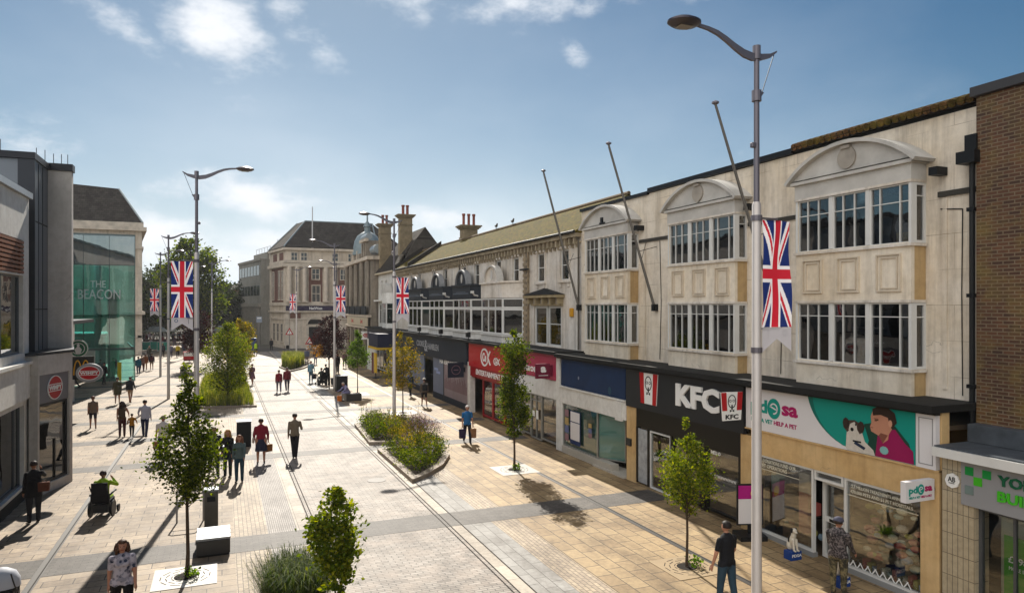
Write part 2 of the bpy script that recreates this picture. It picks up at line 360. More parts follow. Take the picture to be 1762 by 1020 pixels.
def window(F, u0, u1, v0, v1, d, nx, ny, mf, mg, parent, fr=.06, mull=.045, dep=.09, transom=None, name='window', sill=None, blind=None, label=None):
    """frame of one window with its panes as a sub-part; nx: int or list of bar positions 0..1"""
    mb = MB()
    mb.fb(F, u0, u0+fr, v0, v1, d, d+dep); mb.fb(F, u1-fr, u1, v0, v1, d, d+dep)
    mb.fb(F, u0+fr, u1-fr, v0, v0+fr, d, d+dep); mb.fb(F, u0+fr, u1-fr, v1-fr, v1, d, d+dep)
    bars = [i/nx for i in range(1, nx)] if isinstance(nx, int) else nx
    for b in bars:
        c = u0+(u1-u0)*b; mb.fb(F, c-mull/2, c+mull/2, v0+fr, v1-fr, d+.008, d+dep-.01)
    rows = [i/ny for i in range(1, ny)] if isinstance(ny, int) else ny
    cuts = [u0+fr]+[x for b in bars for x in (u0+(u1-u0)*b-mull/2, u0+(u1-u0)*b+mull/2)]+[u1-fr]
    for r in rows:
        c = v0+(v1-v0)*r
        for k in range(0, len(cuts), 2): mb.fb(F, cuts[k], cuts[k+1], c-mull*.4, c+mull*.4, d+.014, d+dep-.015)
    o = mb.build(name, mf, parent, label=label)
    g = MB(); g.fb(F, u0+fr*.5, u1-fr*.5, v0+fr*.5, v1-fr*.5, d+dep*.5, d+dep*.5+.008); g.build('pane', mg, o)
    if blind:
        bm_ = MB(); mt, lo, hi, kind = blind
        if kind == 'v':
            n = max(2, int((u1-u0)/.13)); w = (u1-u0-2*fr)/n
            for k in range(n):
                if random.random() < lo: 
                    a = u0+fr+w*k; bm_.fb(F, a+.012, a+w-.012, v0+fr, v1-fr, d+.2, d+.206)
        else:
            bm_.fb(F, u0+fr, u1-fr, v0+(v1-v0)*lo, v0+(v1-v0)*hi, d+.16, d+.166)
        if bm_.v: bm_.build('blind', mt, o)
    if sill:
        MB().fb(F, u0-.06, u1+.06, v0-.09, v0-.002, d-.12, d+.03).build('sill', sill, o)
    return o
random.seed(7); np.random.seed(7)
# ================================================================ helper: photo column -> distance along a facade
_s, _c = sin(radians(YAW)), cos(radians(YAW))
def Yu(u, X): a = (u-881)/1213; return X*(_c-a*_s)/(_s+a*_c)
def gp(u, v, z=0.0):
    a = (u-881)/1213; D = (6.2-z)*1213/(v-528); return D*(_s+a*_c), D*(_c-a*_s)
# ================================================================ materials used by the setting
WHITE = M('white_paint', '#d2d2cf', .45, var=.1, bmp=.03); DKMET = M('dark_metal', '#26282b', .45, .3); BLACK = M('black_paint', '#101113', .5)
Mrender('cream_render', '#e6ddcf', '#d3c4ac', '#8c8072', streak=.6)
Mrender('bay_side', '#c2a678', '#ad8f62', '#6f5c40', joints=False, streak=.7)  # tanner than the front: warm bounce light put into the side returns' colour
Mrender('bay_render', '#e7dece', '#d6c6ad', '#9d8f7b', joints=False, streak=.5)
Mrender('pale_render', '#deD9d2', '#cbbfae', '#8a8278', joints=False, streak=.75)
Mrender('tan_render', '#d0b282', '#c29e68', '#94743f', joints=False, streak=.4)
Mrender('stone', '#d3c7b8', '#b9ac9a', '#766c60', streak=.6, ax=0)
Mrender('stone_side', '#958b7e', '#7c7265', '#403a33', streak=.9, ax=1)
Mrender('wall_white', '#dededb', '#cfccc6', '#a09b94', joints=False, streak=.3)
Mrender('concrete', '#c8c3be', '#b9b4ae', '#98928b', joints=False, streak=.35)
Mrender('concrete_dark', '#8b8982', '#7d7b74', '#5c5a54', joints=False, streak=.4)
MT = MATS
Mbrick('brown_brick', '#6a4227', '#452a19', '#7a6a54', .225, .075, .013, (1, 2), dirt=.5, tint='#7a682e')
Mbrick('brown_brick_end', '#6e4526', '#54341f', '#5b4a38', .225, .075, .009, (0, 2), dirt=.5)
Mbrick('red_brick', '#7a4434', '#64382c', '#6f6054', .24, .08, .009, (0, 2), dirt=.4)
Mbrick('tile_cladding', '#b6a98f', '#aea188', '#6e6656', .11, .42, .008, (1, 2), dirt=.2, off=0, rough=.35)
Mroof('moss_roof', '#5a442e', '#3c2c1d', ('#66631a', '#3a390c', '#75601e'), w=.26, h=.16, amount=(.27, .48))
Mroof('slate_roof', '#4b4640', '#38342f', w=.3, h=.2); Mroof('slate_front', '#4d4844', '#3b3734', ax=(0, 2), w=.5, h=.3)
Mroof('pantile', '#6a4a32', '#513726', ('#5e5722', '#463e1a', '#6d5a2a'), w=.2, h=.12)
Mglass('window_glass', (.75, .78, .78), .95, .8, base=.12); Mglass('shop_glass', (.95, .96, .95), .6, .97, base=.02)
Mglass('teal_glass', (.58, .93, .9), 1.0, .9, base=.12); Mglass('upper_glass', (.5, .62, .65), 1.3, .62, base=.36, rough=.03)
Mglass('left_glass', (.5, .56, .54), 1.1, .7, base=.16)
ROOM = M('dark_room', '#2b2926', .9, var=.4, vs_=.8); LEAD = M('lead_flat_roof', '#1d1d1c', .8, var=.5, vs_=3, bmp=.2)
BLIND = M('fabric_blind', '#6a675e', .9, var=.2); TIMBER = M('timber_louvre', '#8a5433', .55, var=.3, vs_=6)
NAVY = M('navy_sign', '#1c2431', .6, var=.15, vs_=1); BLUE = M('blue_board', '#0f2c52', .6, var=.3, vs_=1.2); RED = M('red_sign', '#b0161d', .4, var=.08)
PINK = M('pink_sign', '#a82c4e', .4, var=.08); CHAR = M('charcoal_sign', '#24262a', .45, var=.1); LET = M('white_lettering', '#e8e8e6', .5, var=.02)
TEAL = M('teal_print', '#008b7e', .45, var=.03); MAG = M('magenta_print', '#a3105a', .45, var=.03); SIGNW = M('sign_white', '#d8d6d8', .45, var=.05, vs_=1)
PANEL = M('grey_metal_panel', '#747a82', .4, .4, var=.12, vs_=1); PANELD = M('dark_blue_metal', '#2c3038', .4, .4); COPPER = M('verdigris_dome', '#76858b', .5, .1, var=.25)
CONC = MT['concrete']; CREAM = MT['cream_render']; TAN = MT['tan_render']; PALE = MT['pale_render']; STONE = MT['stone']; WGL = MT['window_glass']; SGL = MT['shop_glass']

# ================================================================ the ground
g = MB(); g.poly([(-900, -300, -.03), (900, -300, -.03), (900, 1500, -.03), (-900, 1500, -.03)])
g.build('ground', M('asphalt_ground', '#6a675f', .9, var=.3, vs_=.3), kind='structure')
buff = Mbrick('buff_slabs', '#b8a48a', '#9c8a74', '#453b30', .62, .36, .012, (0, 1), rough=.68, spec=.35, dirt=.45, dscale=.25, tint='#8a7f74')
buff2 = Mbrick('buff_slabs_right', '#b59c74', '#9c835f', '#453b30', .62, .42, .012, (1, 0), rough=.68, spec=.35, dirt=.4, dscale=.3)
sett = Mbrick('sett_road', '#b5aca2', '#8f857b', '#4a443e', .3, .1, .012, (0, 1), rough=.68, spec=.35, dirt=.35, dscale=.4, tint='#a8988a')
strip_ = Mbrick('small_pavers', '#bba98f', '#a4937f', '#5b5044', .22, .11, .009, (1, 0), rough=.68, spec=.35, dirt=.3)
ribs = Mbrick('ribbed_paving', '#aaa29b', '#9a938d', '#57514c', .4, .055, .011, (1, 0), rough=.68, spec=.35, dirt=.3)
kerbs = Mbrick('flush_kerb', '#c2b7a6', '#aca192', '#5b5044', .9, .5, .008, (1, 0), rough=.68, spec=.35, dirt=.25)
greysl = Mbrick('grey_slabs', '#a4a19c', '#908d88', '#4f4b47', .6, .3, .01, (1, 0), rough=.68, spec=.35, dirt=.35)
band = Mbrick('dark_band', '#6a645e', '#5a5550', '#3c3834', .3, .1, .008, (0, 1), rough=.68, spec=.35, dirt=.4)
def sheet(name, x0, x1, y0, y1, m, z=0.0):
    MB().box(x0, x1, y0, y1, z-.05, z).build(name, m, kind='structure')
Y0, Y1 = -6, 104
sheet('left_pavement', -34, .3, Y0, 150, buff); sheet('paver_strip', .3, 1.17, Y0, Y1, strip_)
sheet('ribbed_strip', 1.17, 1.94, Y0, Y1, ribs); sheet('flush_kerb_line', 1.94, 2.3, Y0, Y1, kerbs)
sheet('street_road', 2.3, 6.0, Y0, Y1, sett); sheet('flush_kerb_line', 6.0, 6.3, Y0, Y1, kerbs)
sheet('grey_slab_strip', 6.3, 7.2, Y0, Y1, greysl); sheet('sett_strip', 7.2, 7.95, Y0, Y1, strip_)
sheet('right_pavement', 7.95, 16, Y0, Y1, buff2); sheet('cross_road', .3, 40, Y1, 112, M('road_asphalt', '#56524e', .85, var=.2, vs_=.6))
sheet('side_pavement', 16, 60, 70, Y1, buff2)
i = 0
for y0 in (6.2, 19.1, 30.5, 36.4, 42.6, 48.6, 54.6, 62, 70, 78, 88):
    m = MB(); m.box(-5.3 if y0 < 30 else -12, 13.4, y0, y0+1.3 if y0 < 30 else y0+1.0, 0, .004); m.build('paving_band', band, kind='structure')
gm = M('groove', '#2f2a26', .9)
m = MB()
for x in (2.33, 2.45, 5.85, 5.97, 6.3): m.box(x, x+.03, Y0, Y1, .004, .008)
m.build('road_channel', gm, kind='structure')
dm = M('drain_metal', '#4a4846', .5, .5, var=.2, vs_=20)
m = MB()
for x, a, b in ((-3.94, -3, 44.0), (10.96, 12.4, 70)):
    m.box(x-.09, x+.09, a, b, .004, .008)
m.build('drain_channel', dm, kind='structure')
m = MB(); m.box(-3.91, -3.88, -3, 44, .009, .011); m.box(10.99, 11.02, 12.4, 70, .009, .011); m.build('drain_slot', gm, kind='structure')
mh = M('manhole_iron', '#3d3936', .6, .4)
for (u, v, r) in ((648, 826, .33), (542, 688, .35), (352, 800, .3)):
    x, y = gp(u, v); MB().lathe((x, y, .004), [(r, 0), (r, .006)], 20).build('manhole_cover', mh, label=f'dark round manhole cover {"in the setts beside the front planting bed" if u==648 else "in the road near the seated man" if u==542 else "in the slabs left of the street tree"}', cat='manhole cover')
x, y = gp(181, 812); MB().box(x-.35, x+.35, y-.09, y+.09, .004, .01).build('drain_cover', mh, label='small dark drain cover at the end of the left channel', cat='drain cover')

# ================================================================ cream building with three arched bays
B1 = thing('arcade_building', (14.7, 18.8, 0), 'long cream rendered building with three arched bay windows over four shops', 'building')
F = XF(14.7); bays = [(11.17, 14.58), (17.03, 20.44), (23.05, 26.46)]
m = MB(); m.wall(F, 9.95, 27.65, 4.1, 10.42, .3, [(a+.12, b-.12, 4.85, 8.9) for a, b in bays], 0)
m.fb(F, 9.97, 27.63, 4.2, 10.2, 3.4, 3.5, 1)
m.fb(F, 9.96, 10.2, 0, 10.4, .31, 9, 1); m.fb(F, 27.4, 27.63, 0, 10.4, .31, 9, 1)
for y in (15.7, 21.7): m.fb(F, y-.1, y+.1, 0, 10.3, .31, 3.4, 1)
m.fb(F, 10.21, 27.39, 7.0, 7.1, .31, 3.4, 1); m.fb(F, 10.21, 27.39, 4.15, 4.25, .31, 3.4, 1)
m.build('wall', [CREAM, ROOM], B1)
m = MB(); m.fb(F, 9.95, 27.65, 10.421, 10.5, .02, 9, 0); m.fb(F, 9.95, 15.14, 10.5, 10.56, -.14, .35, 1); m.fb(F, 15.145, 22.3, 10.44, 10.6, -.1, .35, 1); m.fb(F, 22.305, 27.65, 10.38, 10.5, -.1, .35, 1)
m.build('roof', [LEAD, BLACK], B1)
m = MB()
for k in range(26):
    y = 10.03+k*.197; m.tube([F.P(y, 10.57, -.2), F.P(y, 10.72, .25), F.P(y, 10.86, .9)], .095, 8)
m.build('tile_coping', MT['pantile'], B1)
m = MB()
for a, b in ((9.95, 10.85), (14.8, 16.95), (20.55, 22.95)): m.fb(F, a, b, 8.62, 8.74, -.05, -.002)
m.build_each('band', M('grimy_band', '#3b3934', .8), B1)
for (y, z) in ((16.7, 0), (10.75, 0), (22.75, 0)):
    MB().fb(F, y-.1, y+.1, 9.08, 9.26, -.34, -.002).build('hopper', BLACK, B1)
# panelled pilaster mouldings beside the bays
m = MB()
for y in (10.7, 15.0, 16.6, 20.85, 22.6): m.fb(F, y-.05, y+.05, 4.4, 8.6, -.03, -.002)
m.build_each('moulding', CREAM, B1)
shieldm = M('weathered_plaster', '#a39c92', .9, var=.3)
for bi, (a, b) in enumerate(bays):
    G = XF(14.24); bay = MB()
    wins = [(a+.07, b-.07, 4.82, 6.3), (a+.07, b-.07, 7.66, 9.0)]
    bay.wall(G, a, b, 4.2, 9.02, .1, wins, 0)
    for (yy, dy) in ((a, 1), (b, -1)):
        S = Fr((14.34, yy, 0), (1, 0, 0), (0, dy, 0))
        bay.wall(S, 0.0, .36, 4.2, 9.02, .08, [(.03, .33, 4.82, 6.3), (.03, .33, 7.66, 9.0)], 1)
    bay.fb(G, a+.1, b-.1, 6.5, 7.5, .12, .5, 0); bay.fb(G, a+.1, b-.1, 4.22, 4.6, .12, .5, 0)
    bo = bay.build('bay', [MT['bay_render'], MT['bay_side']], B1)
    m = MB()                                            # sills, string courses
    for z in (4.76, 7.6): m.fb(G, a-.05, b+.05, z-.03, z+.03, -.07, .44)
    for z in (6.33, 9.03): m.fb(G, a-.03, b+.03, z-.03, z+.03, -.04, .44)
    m.build('sill', PALE, bo)
    m = MB(); n = 3                                     # raised panels
    for k in range(n):
        c = a+(b-a)*(k+.5)/n; w = .33
        for (ww, dd) in ((w, .05), (w-.1, .035)):
            z0, z1 = 6.55+(.33-ww)*.7, 7.42-(.33-ww)*.7
            for q in ((c-ww, c-ww+.03, z0, z1), (c+ww-.03, c+ww, z0, z1), (c-ww+.03, c+ww-.03, z0, z0+.03), (c-ww+.03, c+ww-.03, z1-.03, z1)): m.fb(G, *q, -dd, -.001)
    m.build('moulding', M('moulding_shade', '#d0c3af', .85, var=.2), bo)  # darker than the bay wall: shading of the mouldings put into their colour
    m = MB(); m.fb(G, a-.02, b+.02, 9.06, 9.42, -.03, .45, 0); m.fb(G, a-.1, b+.1, 9.421, 9.5, -.12, .45, 0)
    cy, hw, rise = (a+b)/2, (b-a)/2+.25, .78; R_ = (hw*hw+rise*rise)/(2*rise); th = math.asin(hw/R_)
    arc = [(cy+R_*sin(t), 9.5+rise-R_+R_*cos(t)) for t in [th-2*th*i/24 for i in range(25)]]
    inner = [(cy+(R_-.09)*sin(t), 9.5+rise-R_+(R_-.09)*cos(t)) for t in [th-2*th*i/24 for i in range(25)]]
    m.fprism(G, inner[1:-1], -.04, .45, 0)
    for i in range(24):
        m.fprism(G, [arc[i], arc[i+1], inner[i+1], inner[i]], -.2, .46, 0)
    m.build('pediment', M('peeling_white', '#bfbcb6', .8, var=.28, vs_=1.6, bmp=.2), bo)
    m = MB(); rr = .27
    if bi != 2:
        pts = [(cy+rr*sin(2*pi*k/20), 9.86+rr*cos(2*pi*k/20)) for k in range(20)]
        m.fprism(G, pts, -.09, -.042, 0)
        m.fb(G, cy-.13, cy+.13, 10.08, 10.16, -.14, -.042)
        if bi == 1: m.fprism(G, [(cy-.2, 9.7), (cy, 9.52), (cy+.2, 9.7)], -.1, -.091)
    else:
        m.fb(G, cy-.05, cy+.3, 9.54, 9.6, -.12, -.042); m.fb(G, cy+.1, cy+.25, 9.6, 9.8, -.1, -.042)
    m.build('plaque', shieldm if bi != 2 else BLACK, bo)
    for (z0, z1, kk) in ((4.8, 6.3, 0), (7.64, 9.0, 1)):
        L = (b-a-.1)/3
        for k in range(3):
            y0 = a+.05+k*L
            if k: MB().fb(G, y0-.05, y0+.05, z0+.03, z1, .0, .1).build('mullion', WHITE, bo)
            bl = None
            if bi == 1 and kk == 0: bl = (BLIND, .5, 1, 'v')
            if bi == 2: bl = (BLIND, .4 if kk else .2, 1, 'v')
            if bi == 1 and kk == 1 and k == 2: bl = (BLIND, .0, .95, 'h')
            window(G, y0+(.05 if k else 0), y0+L-(.05 if k < 2 else 0), z0, z1, .02, [.36, .7] if k else [.25, .75], [.78] if kk == 0 else [.7], WHITE, WGL, bo, fr=.035, mull=.026, blind=bl)
        S = Fr((14.34, a, 0), (1, 0, 0), (0, 1, 0)); window(S, .0, .36, z0, z1, -.01, 1, [.78], WHITE, WGL, bo, fr=.06, mull=.03)
        MB().fb(G, a-.01, a+.06, z0, z1, -.01, .1).fb(G, b-.06, b+.01, z0, z1, -.01, .1).build('corner_post', WHITE, bo)
    m = MB()                                            # what shows inside the rooms
    if bi == 0:
        for k in range(2): m.fb(F, 13.2, 14.9, 5.25+.38*k, 5.29+.38*k, .9, 1.15, 0)
        for k in range(22): m.fb(F, 13.2+.07*k, 13.24+.07*k, 4.95, 5.18+.04*(k % 3), .5, .7, 1+k % 2)
        m.fb(F, 12.2, 12.9, 4.3, 6.9, 1.3, 1.4, 3); m.fb(F, 11.3, 12.0, 7.72, 7.95, .1, .5, 4)
        m.build('furnishing', [WHITE, M('book_red', '#6a2f2f'), M('book_grey', '#8d93a5'), M('pale_wall', '#8f8c7e'), M('yellow_tub', '#c9a21c')], bo)
# shop level -------------------------------------------------
F = XF(13.5)
m = MB(); m.fb(F, 9.9, 27.4, 4.05, 4.2, -.28, 1.19, 0); m.fb(F, 9.92, 27.4, 4.0, 4.045, -.16, -.02, 0)
m.build('canopy', LEAD, B1)
m = MB()
for a, b, z in ((9.96, 10.38, 2.86), (15.5, 15.9, 2.64), (21.35, 21.95, 2.75)): m.fb(F, a, b, 0, z, 0, .5, 0)
m.fb(F, 10.38, 15.5, 2.2, 2.86, .02, .3, 0); m.fb(F, 9.96, 15.7, 2.87, 4.04, .08, .3, 0)
m.fb(F, 9.96, 15.7, 2.83, 2.865, -.03, .07, 0)
m.build_each('pilaster', TAN, B1)
m = MB(); m.fb(F, 10.2, 27.4, 0.0, .02, .3, 4.0, 0); m.fb(F, 10.2, 27.4, .03, 4.0, 3.9, 4.0, 1); m.fb(F, 10.2, 27.4, 3.6, 3.7, .3, 3.9, 0)
m.build('shop_interior', [M('shop_floor', '#5a4c3c', .6), M('shop_back_wall', '#a08a66', .9, var=.4, vs_=.8)], B1)
yd = [13.55+.0, Yu(1401, 13.55), Yu(1451, 13.55), Yu(1589, 13.55)]
def shopwin(u0, u1, v0, v1, nx, ny, par, mf=WHITE, mg=SGL, d=.05, fr=.06, name='shop_window', mull=.05):
    return window(F, min(u0, u1), max(u0, u1), v0, v1, d, nx, ny, mf, mg, par, fr=fr, mull=mull, name=name)
shopwin(yd[1]+.03, 15.5, .12, 2.2, 1, 1, B1); shopwin(yd[3], yd[2]-.03, .12, 2.2, 1, 1, B1)
shopwin(yd[2], yd[1], 1.95, 2.2, 1, 1, B1)
m = MB(); m.fb(F, 10.4, yd[2]-.03, 0, .119, .03, .2); m.fb(F, yd[1]+.03, 15.5, 0, .119, .03, .2); m.build('stall_riser', M('riser', '#8b8c8c', .6), B1)
Fd = Fr((13.8, yd[1]-.02, 0), (-.12, -1, 0), (1, -.12, 0)); wdr = yd[1]-yd[2]-.05
do = window(Fd, 0, wdr, .03, 1.94, 0, 1, [.5], WHITE, SGL, B1, fr=.1, mull=.16, name='shop_door')
MB().fb(Fd, wdr*.3, wdr*.7, .95, 1.02, -.01, .0).build('letterbox', BLACK, do)
# window dressing of the charity shop
rnd = random.Random(3)
stock = [M('stock_%d' % i, c, .9) for i, c in enumerate(('#8aa4ba', '#b5b060', '#b0564e', '#c4beae', '#5d7060', '#c98c78', '#a5bab0', '#e0e0c8', '#8a6f52', '#3d3a3a'))]
m = MB()
for k in range(46):
    y = rnd.uniform(10.7, 12.0); z = rnd.uniform(.45, 1.75); r = rnd.uniform(.06, .13); m.sph((13.78+rnd.uniform(0, .3), y, z), (r, r*1.1, r*.7), 9, rnd.randrange(8))
for k in range(12):
    m.box(13.74, 13.9, 10.5+k*.13, 10.6+k*.13, .15, .28+.05*(k % 3), k % 9)
for k in range(3): m.tube([(14.1, 10.9+k*.45, .1), (14.1, 10.9+k*.45, 1.7)], .02, 6, 9)
m.build('window_display', stock, B1, smooth=True)
m = MB()
for (y, w, h, z, c) in ((15.0, .4, .9, .3, 8), (14.45, .42, .75, .55, 9), (13.9, .3, 1.1, .4, 5), (13.55, .16, .3, .95, 2), (14.2, .9, .3, .12, 8), (14.9, .3, .5, 1.2, 6), (13.85, .35, .5, 1.45, 3)):
    m.fb(F, y-w/2, y+w/2, z, z+h, .25+.1*c/9, .45+.1*c/9, c)
for k in range(9): m.sph((14.1, 13.6+.2*k, .35+.05*(k % 3)), (.07, .08, .09), 8, k)
m.build('window_display', stock, B1)
# burger restaurant front
blk = M('black_frame', '#15130f', .4)
m = MB(); m.fb(F, 15.9, 21.35, 2.0, 2.64, .03, .3, 0)
for y in (15.9, 17.5, 17.62, 19.2, 20.55, 21.25): m.fb(F, y, y+.1, .05, 2.0, .02, .16, 0)
m.build('shop_frame', blk, B1)
shopwin(16.0, 17.5, .1, 2.0, [.0001], 1, B1, blk, SGL); shopwin(17.72, 19.2, .1, 2.0, 1, 1, B1, blk, SGL)
o = window(F, 19.3, 20.5, .03, 1.98, .03, 1, 1, WHITE, SGL, B1, fr=.05, name='shop_door')
MB().fb(F, 20.66, 21.24, .08, 1.95, .04, .06).build('door_panel', M('etched_panel', '#a5a9ad', .3, var=.5, vs_=5), B1)
text = MB(); text_mb(text, F, 'HELLO', 17.0, 1.88, .42, .1, .02, 0, .01, .01)
text_mb(text, F, 'WWWWWWWWWWW', 16.75, 1.2, 1.3, .09, .02, 0, .005); text.build('window_lettering', LET, B1)
MB().fb(F, 16.55, 17.2, 1.45, 1.75, 1.0, 1.05).build('menu_board', M('red_board', '#b02a20', .5), B1)  # plain red board inside the shop
# vacant blue shop
m = MB(); m.fb(F, 21.97, 27.35, 2.1, 2.76, -.02, .3, 0); m.fb(F, 22.15, 22.6, 2.05, 2.75, -.1, -.021, 0); m.fb(F, 21.97, 27.35, 2.77, 2.83, -.08, .3, 0)
m.fb(F, 27.15, 27.4, 0, 2.09, 0, .3, 0); m.fb(F, 21.97, 27.35, 2.84, 4.04, .08, .3, 0); m.build('fascia_band', MT['wall_white'], B1)
cy_ = M('frosted_cyan_vinyl', '#6fa6a0', .25, var=.12, vs_=.7)
shopwin(24.2, 27.15, .3, 2.1, 1, 1, B1, M('alu_frame', '#9a9a95', .4, .5), SGL, fr=.04); MB().fb(F, 24.25, 27.1, .34, 2.06, .12, .13).build('window_vinyl', cy_, B1)
G2 = Fr((13.55, 24.2, 0), (.5, -1, 0), (1, .5, 0))
window(G2, 0, 1.3, .3, 2.1, 0, 1, 1, MATS['alu_frame'], SGL, B1, fr=.04); MB().fb(G2, .05, 1.25, .34, 2.06, .07, .08).build('window_vinyl', cy_, B1)
window(XF(14.15), 22.05, 23.0, .1, 2.1, 0, 1, 1, MATS['alu_frame'], SGL, B1, fr=.05, name='shop_door'); MB().fb(F, 22.1, 22.95, .15, 2.05, .72, .73).build('window_vinyl', cy_, B1)
m = MB(); m.fb(F, 23.0, 27.15, 0, .29, -.02, .3); m.fb(F, 22.0, 24.3, 0, .06, -.1, .7); m.build('stall_riser', M('pale_step', '#b3ada2', .6), B1)
m = MB(); m.fb(F, 25.55, 26.45, .5, 1.88, .02, .03, 0); m.fb(F, 25.6, 26.4, .68, 1.4, .012, .019, 1); m.fb(F, 25.6, 26.4, 1.44, 1.84, .012, .019, 1)
m.build('poster', [M('poster_blue', '#17305f'), SIGNW], B1)
m = MB()
for k in range(4): m.fb(F, 26.6, 26.95, .55+.34*k, .84+.34*k, .02, .03, k % 3)
for k in range(3): m.fb(F, 24.6, 24.85, 1.0+.2*k, 1.17+.2*k, .02, .03, k % 3)
m.build_each('poster', [M('poster_a', '#8a6a72'), M('poster_b', '#5f6a92'), M('poster_c', '#a8915e')], B1)
m = MB(); m.fb(F, 21.6, 21.9, 1.25, 1.5, -.06, -.001); m.build('letterbox', DKMET, B1)

m = MB(); F_ = XF(14.7)
m.tube([F_.P(10.3, 8.3, -.02), F_.P(10.32, 6.5, -.02), F_.P(10.3, 4.3, -.02)], .012, 5); m.tube([F_.P(15.6, 8.6, -.02), F_.P(15.55, 6.9, -.03), F_.P(15.62, 4.3, -.02)], .012, 5); m.tube([F_.P(21.6, 8.6, -.02), F_.P(21.5, 6.4, -.03), F_.P(21.6, 4.3, -.02)], .012, 5); m.tube([F_.P(10.3, 8.3, -.02), F_.P(10.8, 8.36, -.02)], .012, 5)
m.build_each('cable', BLACK, B1)
# ---- downpipes
m = MB(); m.tube([(14.52, 9.98, .0), (14.52, 9.98, 9.2)], .055, 8); m.box(14.32, 14.66, 9.8, 10.2, 9.2, 9.45); m.box(14.45, 14.69, 9.85, 10.1, 9.45, 9.8)
for z in (4.5, 6.4, 8.2): m.box(14.45, 14.6, 9.9, 10.06, z, z+.08)
m.build('drainpipe', BLACK, B1)

# ================================================================ brown brick building at the right edge
B2 = thing('brick_building', (14.6, 4, 0), 'dark brown brick building at the right edge above a grey sign', 'building')
m = MB(); m.box(14.5, 24, -8, 9.88, 3.42, 10.55, 0); m.build('wall', MT['brown_brick'], B2)
MB().box(14.38, 24.1, -8.1, 9.94, 10.56, 10.75).build('coping', M('lead_coping', '#3c3c3f', .6), B2)
m = MB(); m.box(13.2, 14.49, -8, 9.9, 3.22, 3.4, 1); m.box(13.24, 14.49, -8, 9.88, 3.405, 3.43, 0); m.box(14.2, 14.49, -8, 9.86, 3.44, 3.8, 0)
m.build('canopy', [M('grey_lead', '#4b5158', .6, var=.4, vs_=4), WHITE], B2)
m = MB(); F = XF(13.5); m.fb(F, 9.22, 9.9, 0, 3.21, 0, .4, 0); m.build('pier', MT['tile_cladding'], B2)
m = MB(); m.fb(F, -8, 9.2, 2.3, 3.2, .3, .4, 0); m.fb(F, -8, 9.2, 0, .25, .1, .3, 0); m.fb(F, -8, 9.2, 0, 3.3, 3.2, 3.3, 0); m.build('shopfront_back', ROOM, B2)
window(F, 6.2, 9.22, .25, 2.32, .1, [.78], 1, M('grey_frame', '#53565a', .4, .4), SGL, B2, fr=.06)
m = MB(); m.fb(F, 8.1, 8.9, .6, 1.85, .35, .36, 0); m.fb(F, 6.5, 9.05, .3, 2.15, .5, .51, 1); m.build_each('poster', [M('poster_green', '#2f8a1d'), M('poster_pale', '#9aa08e', .7, var=.3, vs_=1)], B2)
m = MB(); text_mb(m, F, '£198.6M', 8.5, 1.42, .62, .13, .34, 0, .008, .01); text_mb(m, F, 'MORE INTEREST', 8.5, 1.25, .6, .07, .34, 0, .006); m.build('lettering', LET, B2)

# ================================================================ shop signs (each a thing of its own)
def board(name, label, F, u0, u1, v0, v1, d0, d1, mat, cat='shop sign'):
    t = thing(name, F.P((u0+u1)/2, (v0+v1)/2, d0), label, cat); MB().fb(F, u0, u1, v0, v1, d0, d1).build('board', mat, t); return t
F = XF(13.5)
def disc(F, uc, vc, ru, rv, d0, d1, n=24, a0=0, a1=2*pi): return [(uc+ru*cos(a0+(a1-a0)*k/n), vc+rv*sin(a0+(a1-a0)*k/n)) for k in range(n+(0 if abs(a1-a0-2*pi) < 1e-6 else 1))]
def ring(mb, F, uc, vc, ru, rv, w, d0, d1, mi=0, n=28, a0=0, a1=2*pi):
    for k in range(n):
        t0, t1 = a0+(a1-a0)*k/n, a0+(a1-a0)*(k+1)/n
        mb.fprism(F, [(uc+ru*cos(t0), vc+rv*sin(t0)), (uc+ru*cos(t1), vc+rv*sin(t1)), (uc+(ru-w)*cos(t1), vc+(rv-w)*sin(t1)), (uc+(ru-w)*cos(t0), vc+(rv-w)*sin(t0))], d0, d1, mi)
# veterinary charity fascia
t = board('shop_sign', 'long white and teal fascia sign reading pdsa with a man and dog pictured', F, 10.45, 15.66, 2.87, 4.0, -.02, .07, SIGNW)
def pdsa(F, uc, vc, w, h, d, par, sgn=-1):
    L = MB(); text_mb(L, F, 'pd', uc-sgn*w*.3, vc+.02*h, w*.36, h*.62, d, 0, .006, .035); L.build('lettering', TEAL, par)
    L = MB(); text_mb(L, F, 'sa', uc+sgn*w*.34, vc+.07*h, w*.32, h*.36, d, 0, .006, .04); L.build('lettering', MAG, par)
    L = MB(); L.fprism(F, disc(F, uc+sgn*w*.02, vc+.07*h, w*.135, h*.36, 0, 0), d-.006, d, 0); L.build('emblem', TEAL, par)
    L = MB(); cu = uc+sgn*w*.02; ring(L, F, cu, vc+.07*h, w*.085, h*.2, w*.022, d-.012, d-.007, 0, 16, .2, 4.8); L.fprism(F, [(cu-w*.08, vc), (cu+w*.08, vc+.12*h), (cu+w*.08, vc+.17*h), (cu-w*.08, vc+.05*h)], d-.012, d-.007); L.build('emblem', SIGNW, par)
    a, b = ('HELP A VET', 'HELP A PET'); L = MB(); text_mb(L, F, a, uc-sgn*w*.24, vc-.42*h, w*.46, h*.15, d, 0, .006, .03); L.build('lettering', TEAL, par)
    L = MB(); text_mb(L, F, b, uc+sgn*w*.25, vc-.42*h, w*.46, h*.15, d, 0, .006, .03); L.build('lettering', MAG, par)
pdsa(F, 14.62, 3.46, 1.75, .75, -.022, t)
